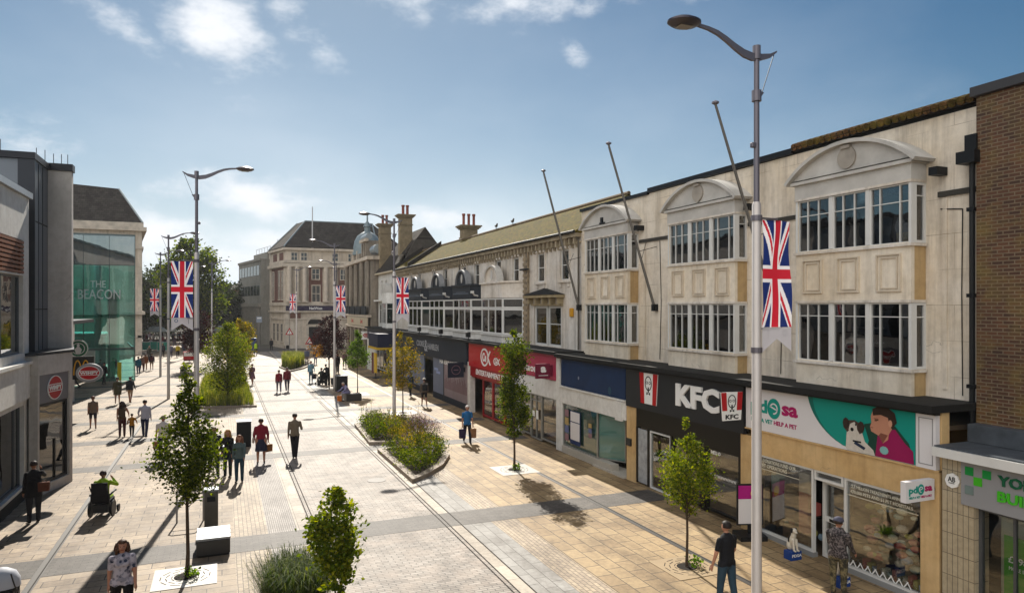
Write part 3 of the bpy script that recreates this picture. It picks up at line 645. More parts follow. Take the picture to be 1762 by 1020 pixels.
# teal field with curved edge, man and dog as printed picture (u decreases to the viewer's right)
curve = [(13.3-1.62*(q/12)**1.55*1.0, 3.98-1.1*q/12) for q in range(13)]
c1 = [(13.42-1.0*(1-sqrt(max(0, 1-(q/14)**2)))*1.35-.25*q/14, 3.99-1.11*q/14) for q in range(15)]
m = MB(); m.fprism(F, c1+[(10.47, 2.88), (10.47, 3.99)], -.026, -.021, 0); m.build('print', M('teal_dark', '#00675d', .45, var=.02), t)
c2 = [(u-.16*(1-q/16), v) for q, (u, v) in enumerate(c1)]
m = MB(); m.fprism(F, c2+[(10.47, 2.88), (10.47, 3.99)], -.030, -.0265, 0); m.build('print', TEAL, t)
# man: jacket, arm, face, hair
m = MB(); m.fprism(F, [(11.72, 2.885), (11.62, 3.2), (11.75, 3.55), (11.5, 3.62), (11.25, 3.55), (10.95, 3.62), (10.62, 3.3), (10.5, 2.95), (10.5, 2.885)], -.034, -.0305, 0); m.build('print', M('print_green', '#0d3b30', .5), t)
m = MB(); m.fprism(F, [(11.45, 2.885), (11.38, 3.4), (11.2, 3.5), (10.95, 3.55), (10.72, 3.3), (10.52, 3.15), (10.5, 2.885)], -.038, -.0345, 0); m.build('print', M('print_magenta', '#8e0d4f', .5), t)
m = MB(); m.fprism(F, [(11.35, 3.35), (11.55, 3.42), (11.58, 3.52), (11.54, 3.62), (11.56, 3.75), (11.5, 3.92), (11.1, 3.9), (10.98, 3.7), (11.02, 3.55), (11.1, 3.42), (11.12, 3.3), (11.25, 3.2)], -.043, -.0385, 0); m.build('print', M('print_skin', '#b9836a', .5), t)
m = MB(); m.fprism(F, [(11.5, 3.78), (11.52, 3.92), (11.4, 3.985), (11.1, 3.985), (10.95, 3.9), (10.9, 3.7), (11.02, 3.55), (11.08, 3.62), (11.12, 3.78), (11.3, 3.82)], -.047, -.0435, 0)
m.fb(F, 11.36, 11.46, 3.68, 3.7, -.045, -.0435, 0); m.build('print', M('print_brown', '#2f1f17', .5), t)
m = MB(); m.fprism(F, [(12.25, 2.93), (12.22, 3.3), (12.1, 3.5), (11.9, 3.5), (11.8, 3.35), (11.72, 3.15), (11.5, 3.0), (11.45, 2.885), (12.2, 2.885)], -.041, -.0385, 0); m.build('print', M('print_white', '#c9c2b8', .6, var=.2, vs_=12), t)
m = MB(); m.fprism(F, [(12.32, 3.4), (12.26, 3.56), (12.15, 3.58), (12.0, 3.6), (11.85, 3.54), (11.72, 3.52), (11.76, 3.36), (11.86, 3.3), (11.95, 3.42), (12.08, 3.42), (12.2, 3.3)], -.044, -.0415, 0)
m.fprism(F, disc(F, 12.05, 3.36, .045, .04, 0, 0, 10), -.047, -.0445, 1); m.fb(F, 11.82, 12.05, 3.1, 3.14, -.045, -.042, 1); m.build('print', [M('print_fur', '#4a3830', .7, var=.4, vs_=14), BLACK], t)
m = MB(); m.fprism(F, disc(F, 11.06, 3.66, .05, .08, 0, 0, 10), -.048, -.0436); m.build('print', M('print_skin_light', '#c8967c', .5), t)
m = MB(); m.fb(F, 11.5, 11.56, 3.5, 3.515, -.048, -.0436); m.fb(F, 11.4, 11.46, 3.66, 3.675, -.05, -.0456); m.fb(F, 11.36, 11.48, 3.71, 3.725, -.05, -.0456); m.fprism(F, [(11.35, 3.36), (11.3, 3.42), (11.12, 3.4), (11.25, 3.2)], -.048, -.0436); m.build('print', M('print_shadow', '#7a4a3c', .5), t)
m = MB()
for (a_, z_) in ((12.24, 3.5), (11.82, 3.47)): m.fprism(F, disc(F, a_, z_, .09, .13, 0, 0, 9), -.05, -.0446, 0)
m.fprism(F, [(12.16, 3.36), (12.12, 3.5), (12.0, 3.56), (11.94, 3.48), (11.92, 3.34), (12.04, 3.22)], -.05, -.0446, 1)
m.fprism(F, disc(F, 12.06, 3.38, .045, .045, 0, 0, 10), -.055, -.0506, 2)
for a_ in (12.17, 11.96): m.fprism(F, disc(F, a_, 3.5, .02, .024, 0, 0, 8), -.055, -.0506, 2)
m.fprism(F, [(11.98, 3.12), (11.7, 3.02), (11.74, 2.96), (12.02, 3.06)], -.046, -.042, 3); m.fprism(F, disc(F, 11.22, 3.05, .11, .09, 0, 0, 10), -.043, -.0386, 4)
m.build('print', [M('print_ear', '#35261f', .8), MATS['print_white'], BLACK, M('collar_blue', '#1e2c44'), M('badge', '#7fb0ae')], t)
m = MB(); m.fb(F, 10.0, 10.44, 2.87, 4.0, -.05, .07); m.build('end_panel', SIGNW, t)
m = MB(); m.fb(F, 10.06, 10.38, 2.95, 2.965, -.06, -.051); m.fb(F, 10.06, 10.38, 3.9, 3.915, -.06, -.051); m.fb(F, 10.06, 10.075, 2.966, 3.899, -.06, -.051); m.fb(F, 10.365, 10.38, 2.966, 3.899, -.06, -.051); m.build('panel_trim', M('trim_grey', '#8d8d8d'), t)
Fp = YF(10.02); t = thing('projecting_sign', (13.0, 10.02, 2.5), 'small white pdsa sign projecting from the pillar beside the hexagonal plaque', 'projecting sign')
MB().fb(Fp, 12.62, 13.44, 2.28, 2.7, 0, .12).build('board', SIGNW, t); pdsa(Fp, 13.03, 2.5, .68, .3, -.001, t, 1); MB().fb(Fp, 13.441, 13.5, 2.45, 2.5, .03, .08).build('bracket', DKMET, t)
m = MB(); text_mb(m, F, 'YOUR DONATIONS FUND OUR', 14.62, 2.06, 1.5, .1, .03, 0, .004, .01); text_mb(m, F, 'PET OPERATIONS', 14.65, 1.93, .95, .1, .03, 0, .004, .01); m.fb(F, 13.75, 15.4, 1.82, 1.835, .03, .034)
text_mb(m, F, '2.7 MILLION TREATMENTS ANNUALLY,', (yd[2]+yd[3])/2, 2.04, 1.55, .085, .03, 0, .004, .01); text_mb(m, F, '470,000 PETS AND 51 PET HOSPITALS', (yd[2]+yd[3])/2, 1.92, 1.6, .085, .03, 0, .004, .01); m.fb(F, yd[3]+.1, yd[2]-.1, 1.82, 1.835, .03, .034)
m.build('window_lettering', M('cream_lettering', '#c9c4b0', .6), B1)
m = MB()
for k in range(9): m.fprism(F, [(10.6+.2*k, .2), (10.7+.2*k, .34), (10.73+.2*k, .34), (10.63+.2*k, .2)], .028, .033); m.fprism(F, [(10.8+.2*k, .2), (10.7+.2*k, .34), (10.67+.2*k, .34), (10.77+.2*k, .2)], .022, .027)
m.build('window_lettering', LET, B1)
# grey building society sign
t = board('shop_sign', 'grey sign with green squares and green letters under the brick wall', F, 2.0, 9.47, 2.33, 3.18, -.05, -.004, M('sign_grey', '#8c8d90', .4, var=.05))
m = MB()
for (a, b, c) in ((9.38, 2.93, 0), (9.04, 2.93, 0), (9.21, 2.76, 1), (9.38, 2.56, 2)): m.fb(F, a-.16, a, b, b+.16, -.065, -.051, c)
m.build('emblem', [M('green_a', '#0f8a3c'), M('green_b', '#3fb01c'), M('green_c', '#6d7f7c')], t)
m = MB(); text_mb(m, F, 'YORKSHIRE', 7.95, 2.96, 1.6, .2, -.051, 0, .03, .03); m.build('lettering', M('green_dk', '#0d5a3c'), t)
m = MB(); text_mb(m, F, 'BUILDING', 8.06, 2.66, 1.38, .2, -.051, 0, .03, .03); m.build('lettering', MATS['green_b'], t)
t = thing('plaque', (13.44, 9.62, 2.72), 'white hexagonal plaque reading AB on the tiled pillar', 'plaque')
m = MB(); m.fprism(F, disc(F, 9.66, 2.74, .15, .15, 0, 0, 8), -.05, -.001); m.build('plate', LET, t, bevel=.006)
m = MB(); text_mb(m, F, 'AB', 9.66, 2.77, .15, .1, -.051, 0, .01); m.fb(F, 9.6, 9.72, 2.69, 2.7, -.06, -.051); m.build('lettering', BLACK, t)
# chicken restaurant
t = board('shop_sign', 'charcoal fascia sign with big white letters KFC beside the pdsa sign', F, 15.72, 21.9, 2.66, 4.0, -.06, .07, CHAR)
m = MB(); text_mb(m, F, 'KFC', (Yu(1163, 13.4)+Yu(1238, 13.4))/2, 3.42, Yu(1163, 13.4)-Yu(1238, 13.4), .72, -.061, 0, .06, .045); m.build('lettering', LET, t)
def bucket(F, uc, vc, w, h, d, par, txt=None):
    """striped white emblem with a simple line face"""
    m = MB(); m.fprism(F, [(uc-w*.5, vc+h*.5), (uc+w*.5, vc+h*.5), (uc+w*.42, vc-h*.5), (uc-w*.42, vc-h*.5)], d-.03, d, 0); m.build('emblem', LET, par)
    m = MB()
    for s_ in (-1, 1): m.fprism(F, [(uc+s_*w*.5, vc+h*.5), (uc+s_*w*.26, vc+h*.5), (uc+s_*w*.22, vc-h*(.5 if not txt else .15)), (uc+s_*w*(.42 if not txt else .445), vc-h*(.5 if not txt else .15))], d-.036, d-.031, 0)
    m.build('stripe', RED, par)
    m = MB(); cz = vc+h*.17; ring(m, F, uc, cz, w*.19, h*.24, w*.035, d-.036, d-.031, 0, 18)
    for s_ in (-1, 1): ring(m, F, uc+s_*w*.08, cz+h*.02, w*.06, w*.05, w*.02, d-.036, d-.031, 0, 8); m.fprism(F, [(uc, cz-h*.33), (uc+s_*w*.1, cz-h*.28), (uc+s_*w*.1, cz-h*.38)], d-.036, d-.031)
    m.fb(F, uc-w*.03, uc+w*.03, cz-h*.3, cz-h*.12, d-.036, d-.031)
    if txt: text_mb(m, F, txt, uc, vc-h*.37, w*.6, h*.17, d-.031, 0, .005, .04)
    m.build('emblem', BLACK, par)
bucket(F, (Yu(1100, 13.4)+Yu(1131, 13.4))/2, 3.42, Yu(1100, 13.4)-Yu(1131, 13.4), 1.05, -.061, t)
t = thing('projecting_sign', (13.05, 15.7, 3.45), 'red striped white bucket sign reading KFC projecting from the charcoal fascia', 'projecting sign')
bucket(YF(15.76), 13.03, 3.46, .74, .78, -.03, t, 'KFC'); MB().fb(YF(15.76), 12.72, 13.34, 3.1, 3.82, -.029, .08).build('board', CHAR, t); MB().fb(YF(15.76), 13.341, 13.45, 3.4, 3.5, .0, .05).build('bracket', DKMET, t)
t = board('shop_sign', 'blank dark blue fascia board with two faded marks over the vacant shop', F, 22.0, 27.2, 2.85, 4.02, -.03, .07, BLUE)
m = MB(); m.fprism(F, disc(F, 23.1, 3.05, .12, .16, 0, 0, 14), -.034, -.031, 0); m.fprism(F, disc(F, 25.6, 3.3, .05, .07, 0, 0, 10), -.034, -.031, 1); m.build('mark', [M('faded_green', '#24465a'), M('faded_grey', '#8b93a0')], t)

# ================================================================ terrace with the mossy roof
B3 = thing('terrace_building', (14.7, 45, 0), 'long pale terrace with mossy tiled roof and row of small arched windows', 'building')
F = XF(14.7)
wy = []; 
for u in (931, 972): wy.append(Yu(u, 14.7))
for u in (888, 858, 821, 799, 767, 747, 722, 708): wy.append(Yu(u, 14.7))
wy = sorted(wy)
holes = [(y-.46, y+.46, 7.55 if y > 34 else 7.45, 8.85) for y in wy]
oy0, oy1 = Yu(966, 14.7), Yu(919, 14.7)
bb = [(34.1, 39.0), (39.25, 44.5), (44.9, 50.2), (50.6, 56.4)]
holes += [(oy0, oy1, 4.3, 6.25)]+[(a+.2, b-.2, 4.6, 6.7) for a, b in bb]
m = MB(); m.wall(F, 27.66, 63, 4.1, 9.45, .3, holes, 0); m.fb(F, 27.7, 63, 0.1, 9.4, 3.0, 3.1, 1); m.fb(F, 33.5, 33.7, 4.2, 9.3, .31, 2.9, 1)
m.fb(F, 27.7, 63, 7.0, 7.1, .31, 2.9, 1); m.fb(F, 27.7, 63, 4.15, 4.25, .31, 2.9, 1); m.fb(F, 62.7, 62.99, 0, 9.4, .31, 9, 0)
m.build('wall', [PALE, ROOM], B3)
for y in wy:
    z0 = 7.55 if y > 34 else 7.45
    w = window(F, y-.46, y+.46, z0, 8.85, .06, 1, [.5], WHITE, WGL, B3, fr=.05, mull=.05)
    m = MB(); m.fb(F, y-.6, y+.6, z0-.12, z0-.002, -.12, .16); m.fb(F, y-.56, y-.46, z0, 8.9, -.04, -.002); m.fb(F, y+.46, y+.56, z0, 8.9, -.04, -.002)
    arc_ = [(y+.56*cos(t), 8.9+.16*sin(t)) for t in [pi*i/8 for i in range(9)]]; m.fprism(F, arc_, -.07, -.002)
    if y < 34: m.fb(F, y-.5, y-.3, z0-.32, z0-.121, -.06, -.002); m.fb(F, y+.3, y+.5, z0-.32, z0-.121, -.06, -.002); m.fb(F, y-.3, y+.3, z0-.2, z0-.121, -.03, -.002)
    m.build('surround', PALE, w)
m = MB()                                                 # eaves cornice with brackets
m.fb(F, 27.66, 63, 9.3, 9.48, -.32, -.002, 0); m.fb(F, 27.66, 63, 9.05, 9.12, -.1, -.002, 0)
y = 27.9
while y < 62.6:
    m.fb(F, y, y+.13, 9.0, 9.3, -.24, -.003, 0); m.fb(F, y+.02, y+.11, 8.86, 9.0, -.12, -.003, 0); y += .46
m.build('cornice', M('grimy_cornice', '#a3967e', .9, var=.5, vs_=2.2, bmp=.3), B3)
m = MB(); m.tube([F.P(27.6, 9.52, -.4), F.P(63, 9.52, -.4)], .07, 8); m.build('gutter', BLACK, B3)
m = MB(); m.prism([(14.28, 27.6, 9.5), (17.1, 27.6, 11.35), (20.0, 27.6, 9.5)], (0, 35.4, 0)); m.build('roof', MT['moss_roof'], B3)
m = MB(); m.tube([(17.1, 27.6, 11.37), (17.1, 63, 11.37)], .1, 8)
m.build('ridge', M('ridge_tiles', '#6b5a44', .8, var=.4, vs_=6), B3)
m = MB()
for y in (57.2, 63.0): m.prism([(14.25, y, 9.5), (17.1, y, 11.38), (17.1, y, 11.75), (14.25, y, 9.86)], (0, .25, 0))
m.build_each('party_wall', M('soot_parapet', '#2c2824', .9), B3)
for y, lab in ((27.75, 0), (33.5, 1), (44.7, 2)):
    m = MB(); m.tube([F.P(y, 9.4, -.3), F.P(y, 9.15, -.1), F.P(y, 4.3, -.1)], .045, 7); m.build('drainpipe', M('grey_pipe', '#5a554d', .7), B3)
m = MB(); m.fb(F, 33.35, 33.85, 4.2, 9.0, -.12, -.003, 0)
for k in range(16): m.fb(F, 33.3, 33.9, 4.4+.28*k, 4.56+.28*k, -.15, -.121, 0)
m.fb(F, 33.1, 34.0, 8.1, 8.18, -.3, -.151, 1); m.build('quoins', [M('rusticated', '#9c8c74', .9, var=.5, vs_=3), BLACK], B3)
# first-floor window with bracketed hood
m = MB(); m.fb(F, oy0-.35, oy1+.35, 6.65, 6.78, -.45, -.002, 0); m.prism([F.P(oy0-.4, 6.785, -.5), F.P(oy1+.4, 6.785, -.5), F.P((oy0+oy1)/2, 7.1, -.2)], (.48, 0, 0), 1)
for k in range(5): yy = oy0-.15+(oy1-oy0+.3)*k/4; m.fb(F, yy-.07, yy+.07, 6.35, 6.649, -.28, -.002, 0)
m.fb(F, oy0-.2, oy1+.2, 6.26, 6.349, -.1, -.002, 0)
m.build('hood', [M('hood_stone', '#a59676', .9, var=.3), LEAD], B3)
window(F, oy0+.05, (oy0+oy1)/2-.08, 4.3, 6.25, .05, 1, [.55], WHITE, WGL, B3, fr=.1, blind=(BLIND, .9, .97, 'h')); window(F, (oy0+oy1)/2+.08, oy1-.05, 4.3, 6.25, .05, 1, [.55], WHITE, WGL, B3, fr=.1, blind=(BLIND, .5, 1, 'v'))
# canted bays
NAVYP = M('navy_paint', '#1a2029', .5, var=.2)
for bi, (a, b) in enumerate(bb):
    col = PALE if bi == 0 else NAVYP
    yc = a+(b-a)*.26                      # near canted corner
    P0, P1, P2, P3 = (14.7, a), (13.98, yc), (13.98, b-.35), (14.7, b)
    bay = MB()
    def plan(off): return [(14.69, a-off), (13.98-off, yc-off*.4), (13.98-off, b-.35+off*.4), (14.69, b+off)]
    def slab(z0, z1, off, mi): 
        bay.prism([(x, y, z0) for x, y in plan(off)], (0, 0, z1-z0), mi)
    slab(4.2, 4.62, 0.02, 0); slab(4.62, 4.68, .1, 0); slab(6.7, 7.5, .03, 1); slab(7.5, 7.6, .14, 1)
    bo = bay.build('bay', [MT['wall_white'], col], B3)
    G = XF(13.98); L = b-.35-yc
    nf = 3
    window(G, yc, b-.35, 4.7, 6.12, .0, 3, 1, WHITE, WGL, bo, fr=.09, mull=.08, blind=(BLIND, .8 if bi != 1 else .6, 1, 'v'))
    window(G, yc, b-.35, 6.13, 6.68, .0, 3, 1, WHITE, WGL, bo, fr=.07, mull=.08)
    dv = Vector((P1[0]-P0[0], P1[1]-P0[1], 0)); ln = dv.length; S = Fr((P0[0], P0[1], 0), dv, (dv.y, -dv.x, 0))
    window(S, 0.02, ln-.01, 4.7, 6.12, .0, 1, 1, WHITE, WGL, bo, fr=.1, blind=(BLIND, 0, 1, 'h') if bi == 0 else None); window(S, 0.02, ln-.01, 6.13, 6.68, .0, 1, 1, WHITE, WGL, bo, fr=.08)
    dv = Vector((.72, .35, 0)); S = Fr((13.98, b-.35, 0), dv, (.35*1, -.72*1, 0)); MB().fb(S, 0, .8, 4.69, 6.69, .0, .08).build('side_panel', WHITE, bo)
    cyb = (yc+b-.35)/2+.1; m = MB(); hw = 1.15
    arcpts = [(cyb+hw*cos(t), 7.6+.95*sin(t)) for t in [pi*i/16 for i in range(17)]]
    m.fprism(G, [(cyb+(hw-.1)*cos(t), 7.6+.85*sin(t)) for t in [pi*i/16 for i in range(17)]], .06, .3, 1)
    for i in range(16): 
        t0, t1 = pi*i/16, pi*(i+1)/16
        m.fprism(G, [arcpts[i], arcpts[i+1], (cyb+(hw-.1)*cos(t1), 7.6+.85*sin(t1)), (cyb+(hw-.1)*cos(t0), 7.6+.85*sin(t0))], -.05, .32, 0)
    m.build('pediment', [MT['peeling_white'] if bi == 0 else M('weathered_lead', '#8d8f92', .5, .2, var=.3), col], bo)
    m = MB(); m.fprism(G, disc(G, cyb, 7.98, .16, .28, 0, 0, 14), .03, .055); m.build('oval_panel', MT['peeling_white'], bo)
    if bi:
        m = MB(); m.fb(G, yc+.3, b-.5, 7.0, 7.06, -.04, -.031); m.fb(G, yc+.9, b-1.1, 7.1, 7.14, -.04, -.031); m.build('lettering', M('faded_lettering', '#5a636f'), bo)
        m = MB(); m.tube([(13.6, a-.1, 7.05), (13.75, a, 6.9), (14.0, a+.1, 6.85)], .05, 6); m.box(13.5, 13.66, a-.2, a, 7.0, 7.14); m.build('spotlight', WHITE, bo)
# shops of the terrace
F = XF(13.5)
m = MB(); m.fb(F, 27.41, 71, 4.12, 4.26, -.28, 1.19, 0); m.build('canopy', LEAD, B3)
m = MB(); m.fb(F, 27.41, 56.5, 0, .02, .3, 3.7, 0); m.fb(F, 27.41, 56.5, .03, 4.1, 3.6, 3.7, 1); m.fb(F, 27.41, 56.5, 3.6, 3.7, .3, 3.5, 0); m.build('shop_interior', [MATS['shop_floor'], MATS['shop_back_wall']], B3)
m = MB(); m.fb(F, 27.41, 27.75, 0, 4.1, 0, .3); m.fb(F, 31.9, 32.35, 0, 2.9, 0, .3); m.fb(F, 27.75, 32.35, 2.15, 2.95, .0, .3); m.fb(F, 27.75, 39.3, 2.96, 4.1, .08, .3); m.fb(F, 39.25, 39.7, 0, 2.95, -.02, .3); m.build('fascia_band', MT['wall_white'], B3)
shopwin(27.76, 29.4, .15, 2.15, 1, 1, B3, MATS['alu_frame']); shopwin(29.4, 30.6, .05, 2.15, 2, [.85], B3, MATS['alu_frame']); shopwin(30.6, 31.9, .15, 2.15, 1, 1, B3, MATS['alu_frame'])
m = MB(); m.fb(F, 27.8, 29.3, .2, .7, .3, .31, 0); m.fb(F, 27.8, 29.3, 1.6, 1.75, .32, .33, 0); m.fb(F, 30.7, 31.8, .2, 2.0, .6, .61, 1); m.fb(F, 29.7, 29.95, 1.0, 1.4, .03, .035, 2); m.fb(F, 30.1, 30.35, 1.1, 1.35, .03, .035, 2); m.build_each('poster', [M('poster_maroon', '#5e1d28'), M('warm_light_wall', '#a57d4d'), LET], B3)
t = board('shop_sign', 'pink fascia sign with white letters alison behind the columnar tree', F, 27.76, 32.38, 2.98, 4.08, -.04, .07, PINK)
m = MB(); text_mb(m, F, 'alison', 30.55, 3.35, 1.75, .36, -.041, 0, .01, .03)
for k in range(2): m.fb(F, 29.0, 29.55-.1*k, 3.4-.14*k, 3.44-.14*k, -.05, -.041)
m.build('lettering', LET, t)
Fp = YF(27.95); t = thing('projecting_sign', (13.1, 27.95, 3.3), 'square maroon sign with white letter a projecting at the right end of the pink fascia', 'projecting sign')
MB().fb(Fp, 12.62, 13.3, 3.08, 3.72, 0, .1).build('board', M('maroon', '#6b1130'), t); m = MB(); text_mb(m, Fp, 'a', 12.98, 3.47, .26, .26, -.001, 0, .01, .05); m.fb(Fp, 12.75, 13.2, 3.2, 3.22, -.01, -.001); m.build('lettering', LET, t); MB().fb(Fp, 13.301, 13.45, 3.15, 3.65, .03, .06).build('bracket', MATS['maroon'], t)
# red games shop
t = board('shop_sign', 'red fascia sign with white fish shaped logos reading CeX', F, 32.4, 39.36, 2.76, 4.1, -.06, .07, RED)
m = MB(); cu = Yu(833, 13.4)
ring(m, F, cu, 3.42, .62, .5, .1, -.09, -.061, 0); text_mb(m, F, 'Ce', cu+.05, 3.42, .62, .5, -.061, 0, .02, .04)
for s_ in (-1, 1): m.fprism(F, [(cu-.55, 3.42-.05*s_), (cu-.95, 3.42+.36*s_), (cu-.82, 3.42+.4*s_), (cu-.45, 3.42+.04*s_)], -.085, -.061)
c3 = Yu(852, 13.4)-.05; ring(m, F, c3, 3.3, .36, .2, .06, -.09, -.061, 0); text_mb(m, F, 'Ce', c3, 3.3, .34, .2, -.061, 0, .02, .03)
for s_ in (-1, 1): m.fprism(F, [(c3-.32, 3.3-.03*s_), (c3-.56, 3.3+.15*s_), (c3-.5, 3.3+.18*s_), (c3-.28, 3.3+.03*s_)], -.085, -.061)
m.build('emblem', LET, t)
m = MB(); m.fb(F, 32.4, 39.2, 2.2, 2.75, -.02, .07, 0); m.build('lower_board', M('dark_red_sign', '#8e1219', .4), t)
m = MB(); text_mb(m, F, 'ENTERTAINMENT EXCHANGE', (Yu(817, 13.4)+Yu(893, 13.4))/2, 2.5, Yu(817, 13.4)-Yu(893, 13.4), .3, -.021, 0, .012, .02); m.build('lettering', LET, t)
REDF = M('red_frame', '#96141a', .45)
for a, b in ((32.4, 34.0), (34.0, 35.7), (35.7, 37.3)): shopwin(a, b, .1, 2.2, 1, 1, B3, REDF, fr=.1)
m = MB(); m.fb(F, 37.35, 39.25, 0, 2.2, .9, 1.0, 0); m.fb(F, 37.3, 37.36, 0, 2.2, .1, .9, 0); m.fb(F, 37.36, 39.24, 2.1, 2.2, .1, .9, 0); m.build('entrance', REDF, B3)
m = MB(); rr = random.Random(5)
for k in range(60): y = rr.uniform(32.5, 37.2); z = rr.uniform(.2, 1.9); m.fb(F, y, y+rr.uniform(.15, .45), z, z+rr.uniform(.08, .25), .35+.002*k, .3501+.002*k+.001, rr.randrange(5))
m.build('window_display', [M('disp_a', '#a39879'), M('disp_b', '#6d6a52'), M('disp_c', '#33584f'), M('disp_d', '#b3ab95'), M('disp_e', '#6a3b2e')], B3)
# navy haberdashery
t = board('shop_sign', 'long dark navy fascia sign with grey lettering COOKE & HAMBLEN', F, 39.72, 56.5, 2.75, 4.1, -.08, .07, NAVY)
m = MB(); cK = (Yu(716, 13.4)+Yu(754, 13.4))/2; wK = Yu(716, 13.4)-Yu(754, 13.4)
text_mb(m, F, 'COOKE', cK+wK*.3, 3.55, wK*.36, .42, -.081, 0, .01, .01); text_mb(m, F, '&', cK+wK*.04, 3.45, wK*.14, .8, -.081, 0, .01, .01); text_mb(m, F, 'HAMBLEN', cK-wK*.27, 3.45, wK*.46, .42, -.081, 0, .01, .01); m.build('lettering', M('silver_lettering', '#a9adb5', .4, .2), t)
pan = M('printed_hoarding', '#6b7388', .55, var=.25, vs_=.5)
m = MB(); m.fb(F, 39.72, 44.6, .4, 2.74, .02, .1, 1); m.fb(F, 44.7, 47.2, .4, 2.74, .02, .1, 0); m.fb(F, 49.6, 56.4, .4, 2.74, .02, .1, 0); m.fb(F, 39.72, 47.2, 0, .39, 0, .12, 2); m.fb(F, 49.6, 56.4, 0, .39, 0, .12, 2); m.fb(F, 44.6, 44.7, 0, 2.74, -.01, .12, 3)
m.fb(F, 47.2, 49.6, 0, 2.74, .8, .9, 3); m.fb(F, 47.2, 49.6, 2.5, 2.74, .02, .7, 3)
for (a, z, c) in ((46.9, 1.9, 4), (46.4, 1.7, 4)): m.fb(F, a-.9, a, z, z+.16, .008, .019, 4)
for k in range(24): y = 40.0+k*.19; m.fb(F, y, y+.05, .9, 1.4+.5*((k*7) % 5)/5, .008, .019, 5)
m.build('shop_hoarding', [pan, M('hoarding_rose', '#8f7f83', .6, var=.3, vs_=.8), NAVY, BLACK, M('pale_blue_print', '#8d9cc4'), M('rose_print', '#6f4b50')], B3)
m = MB(); text_mb(m, F, 'HABERDASHERY', (Yu(754, 13.4)+Yu(788, 13.4))/2, 2.58, Yu(754, 13.4)-Yu(788, 13.4), .26, .015, 0, .01, .02); m.build('lettering', LET, B3)
t = thing('projecting_sign', (13.0, 40.2, 2.5), 'square navy sign with pale ring projecting beside the red shop', 'projecting sign'); Fp = YF(40.1)
MB().fb(Fp, 12.4, 13.38, 2.0, 2.9, 0, .1).build('board', M('navy_panel', '#10162a'), t); m = MB(); ring(m, Fp, 12.89, 2.45, .28, .28, .03, -.01, -.001); m.fb(Fp, 12.75, 13.03, 2.43, 2.47, -.01, -.001); m.build('emblem', M('dull_pink', '#7d5a66'), t); MB().fb(Fp, 13.381, 13.48, 2.3, 2.6, .03, .06).build('bracket', BLACK, t)
for y in (39.3, 44.9, 50.4):
    t = thing('alarm_lamp', (13.3, y, 4.4), ('small black floodlight on the ledge beside the %s bay' % {39.3: 'cream arched', 44.9: 'nearest navy', 50.4: 'middle navy'}[y]), 'floodlight')
    MB().box(13.25, 13.5, y-.12, y+.12, 4.42, 4.72).build('housing', BLACK, t, bevel=.02); MB().tube([(13.4, y, 4.25), (13.4, y, 4.43)], .03).build('bracket', BLACK, t)
t = thing('alarm_box', (14.65, Yu(982, 14.6), 6), 'yellow alarm box on the pale wall beside the drainpipe', 'alarm box'); MB().fb(XF(14.7), Yu(982, 14.6)-.14, Yu(982, 14.6)+.14, 5.75, 6.15, -.12, -.002).build('cover', M('alarm_yellow', '#c8901a', .5), t, bevel=.04)

# ================================================================ white house with tall slate roof
B4 = thing('slate_house', (14.7, 67, 0), 'white house with steep dark slate roof and tall stone chimney stacks', 'building')
F = XF(14.7)
m = MB(); hs = [(64.3, 65.2, 7.3, 8.8), (67.4, 68.3, 7.3, 8.8), (69.3, 70.1, 7.3, 8.8)]
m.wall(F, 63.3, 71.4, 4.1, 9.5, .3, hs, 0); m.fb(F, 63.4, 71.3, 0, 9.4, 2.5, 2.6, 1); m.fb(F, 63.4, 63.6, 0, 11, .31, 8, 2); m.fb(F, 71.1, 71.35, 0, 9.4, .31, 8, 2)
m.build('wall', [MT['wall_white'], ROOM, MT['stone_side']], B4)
for h in hs: window(F, h[0], h[1], h[2], h[3], .12, 1, [.5], WHITE, WGL, B4, fr=.08)
m = MB(); m.prism([(14.3, 63.4, 9.5), (17.4, 63.4, 13.6), (20.6, 63.4, 9.5)], (0, 8.1, 0)); m.build('roof', MT['slate_roof'], B4)
MB().fb(F, 63.3, 71.4, 9.42, 9.55, -.4, -.002).build('eaves', M('pale_eaves', '#c4b79f', .8), B4)  # eaves in one even pale tan
m = MB(); m.prism([(14.9, 63.05, 9.6), (16.4, 63.05, 12.4), (18.2, 63.05, 12.4), (19.4, 63.05, 9.6)], (0, .34, 0)); m.build('gable_wall', M('sooty_stone', '#4f4942', .9, var=.5, vs_=2), B4)
def chimney(parent, x, y, z0, z1, w, npots, potr=.13):
    m = MB(); m.box(x-w/2, x+w/2, y-.45, y+.45, z0, z1); m.box(x-w/2-.06, x+w/2+.06, y-.51, y+.51, z1-.7, z1-.6)
    for k, e in enumerate((.1, .2, .28)): m.box(x-w/2-e, x+w/2+e, y-.45-e, y+.45+e, z1+.1*k+.001, z1+.1*(k+1))
    o = m.build('chimney', M('chimney_stone', '#8c7d63', .9, var=.45, vs_=2.5, bmp=.2), parent)
    for k in range(npots):
        px = x+(k-(npots-1)/2)*w*.36; MB().lathe((px, y, z1+.3), [(potr, 0), (potr*.85, .1), (potr*.8, .75), (potr*1.05, .8), (potr*1.05, .92), (potr*.8, .93)], 10).build('chimney_pot', M('clay_pot', '#8a4a3c', .8, var=.3), o, smooth=True)
chimney(B4, 16.05, 65.6, 10.5, 14.6, 1.15, 2, .16); chimney(B4, 15.3, 71.2, 9.0, 14.3, 1.1, 2, .15)
chimney(B3, 17.75, 52, 10.5, 12.2, 1.15, 3)
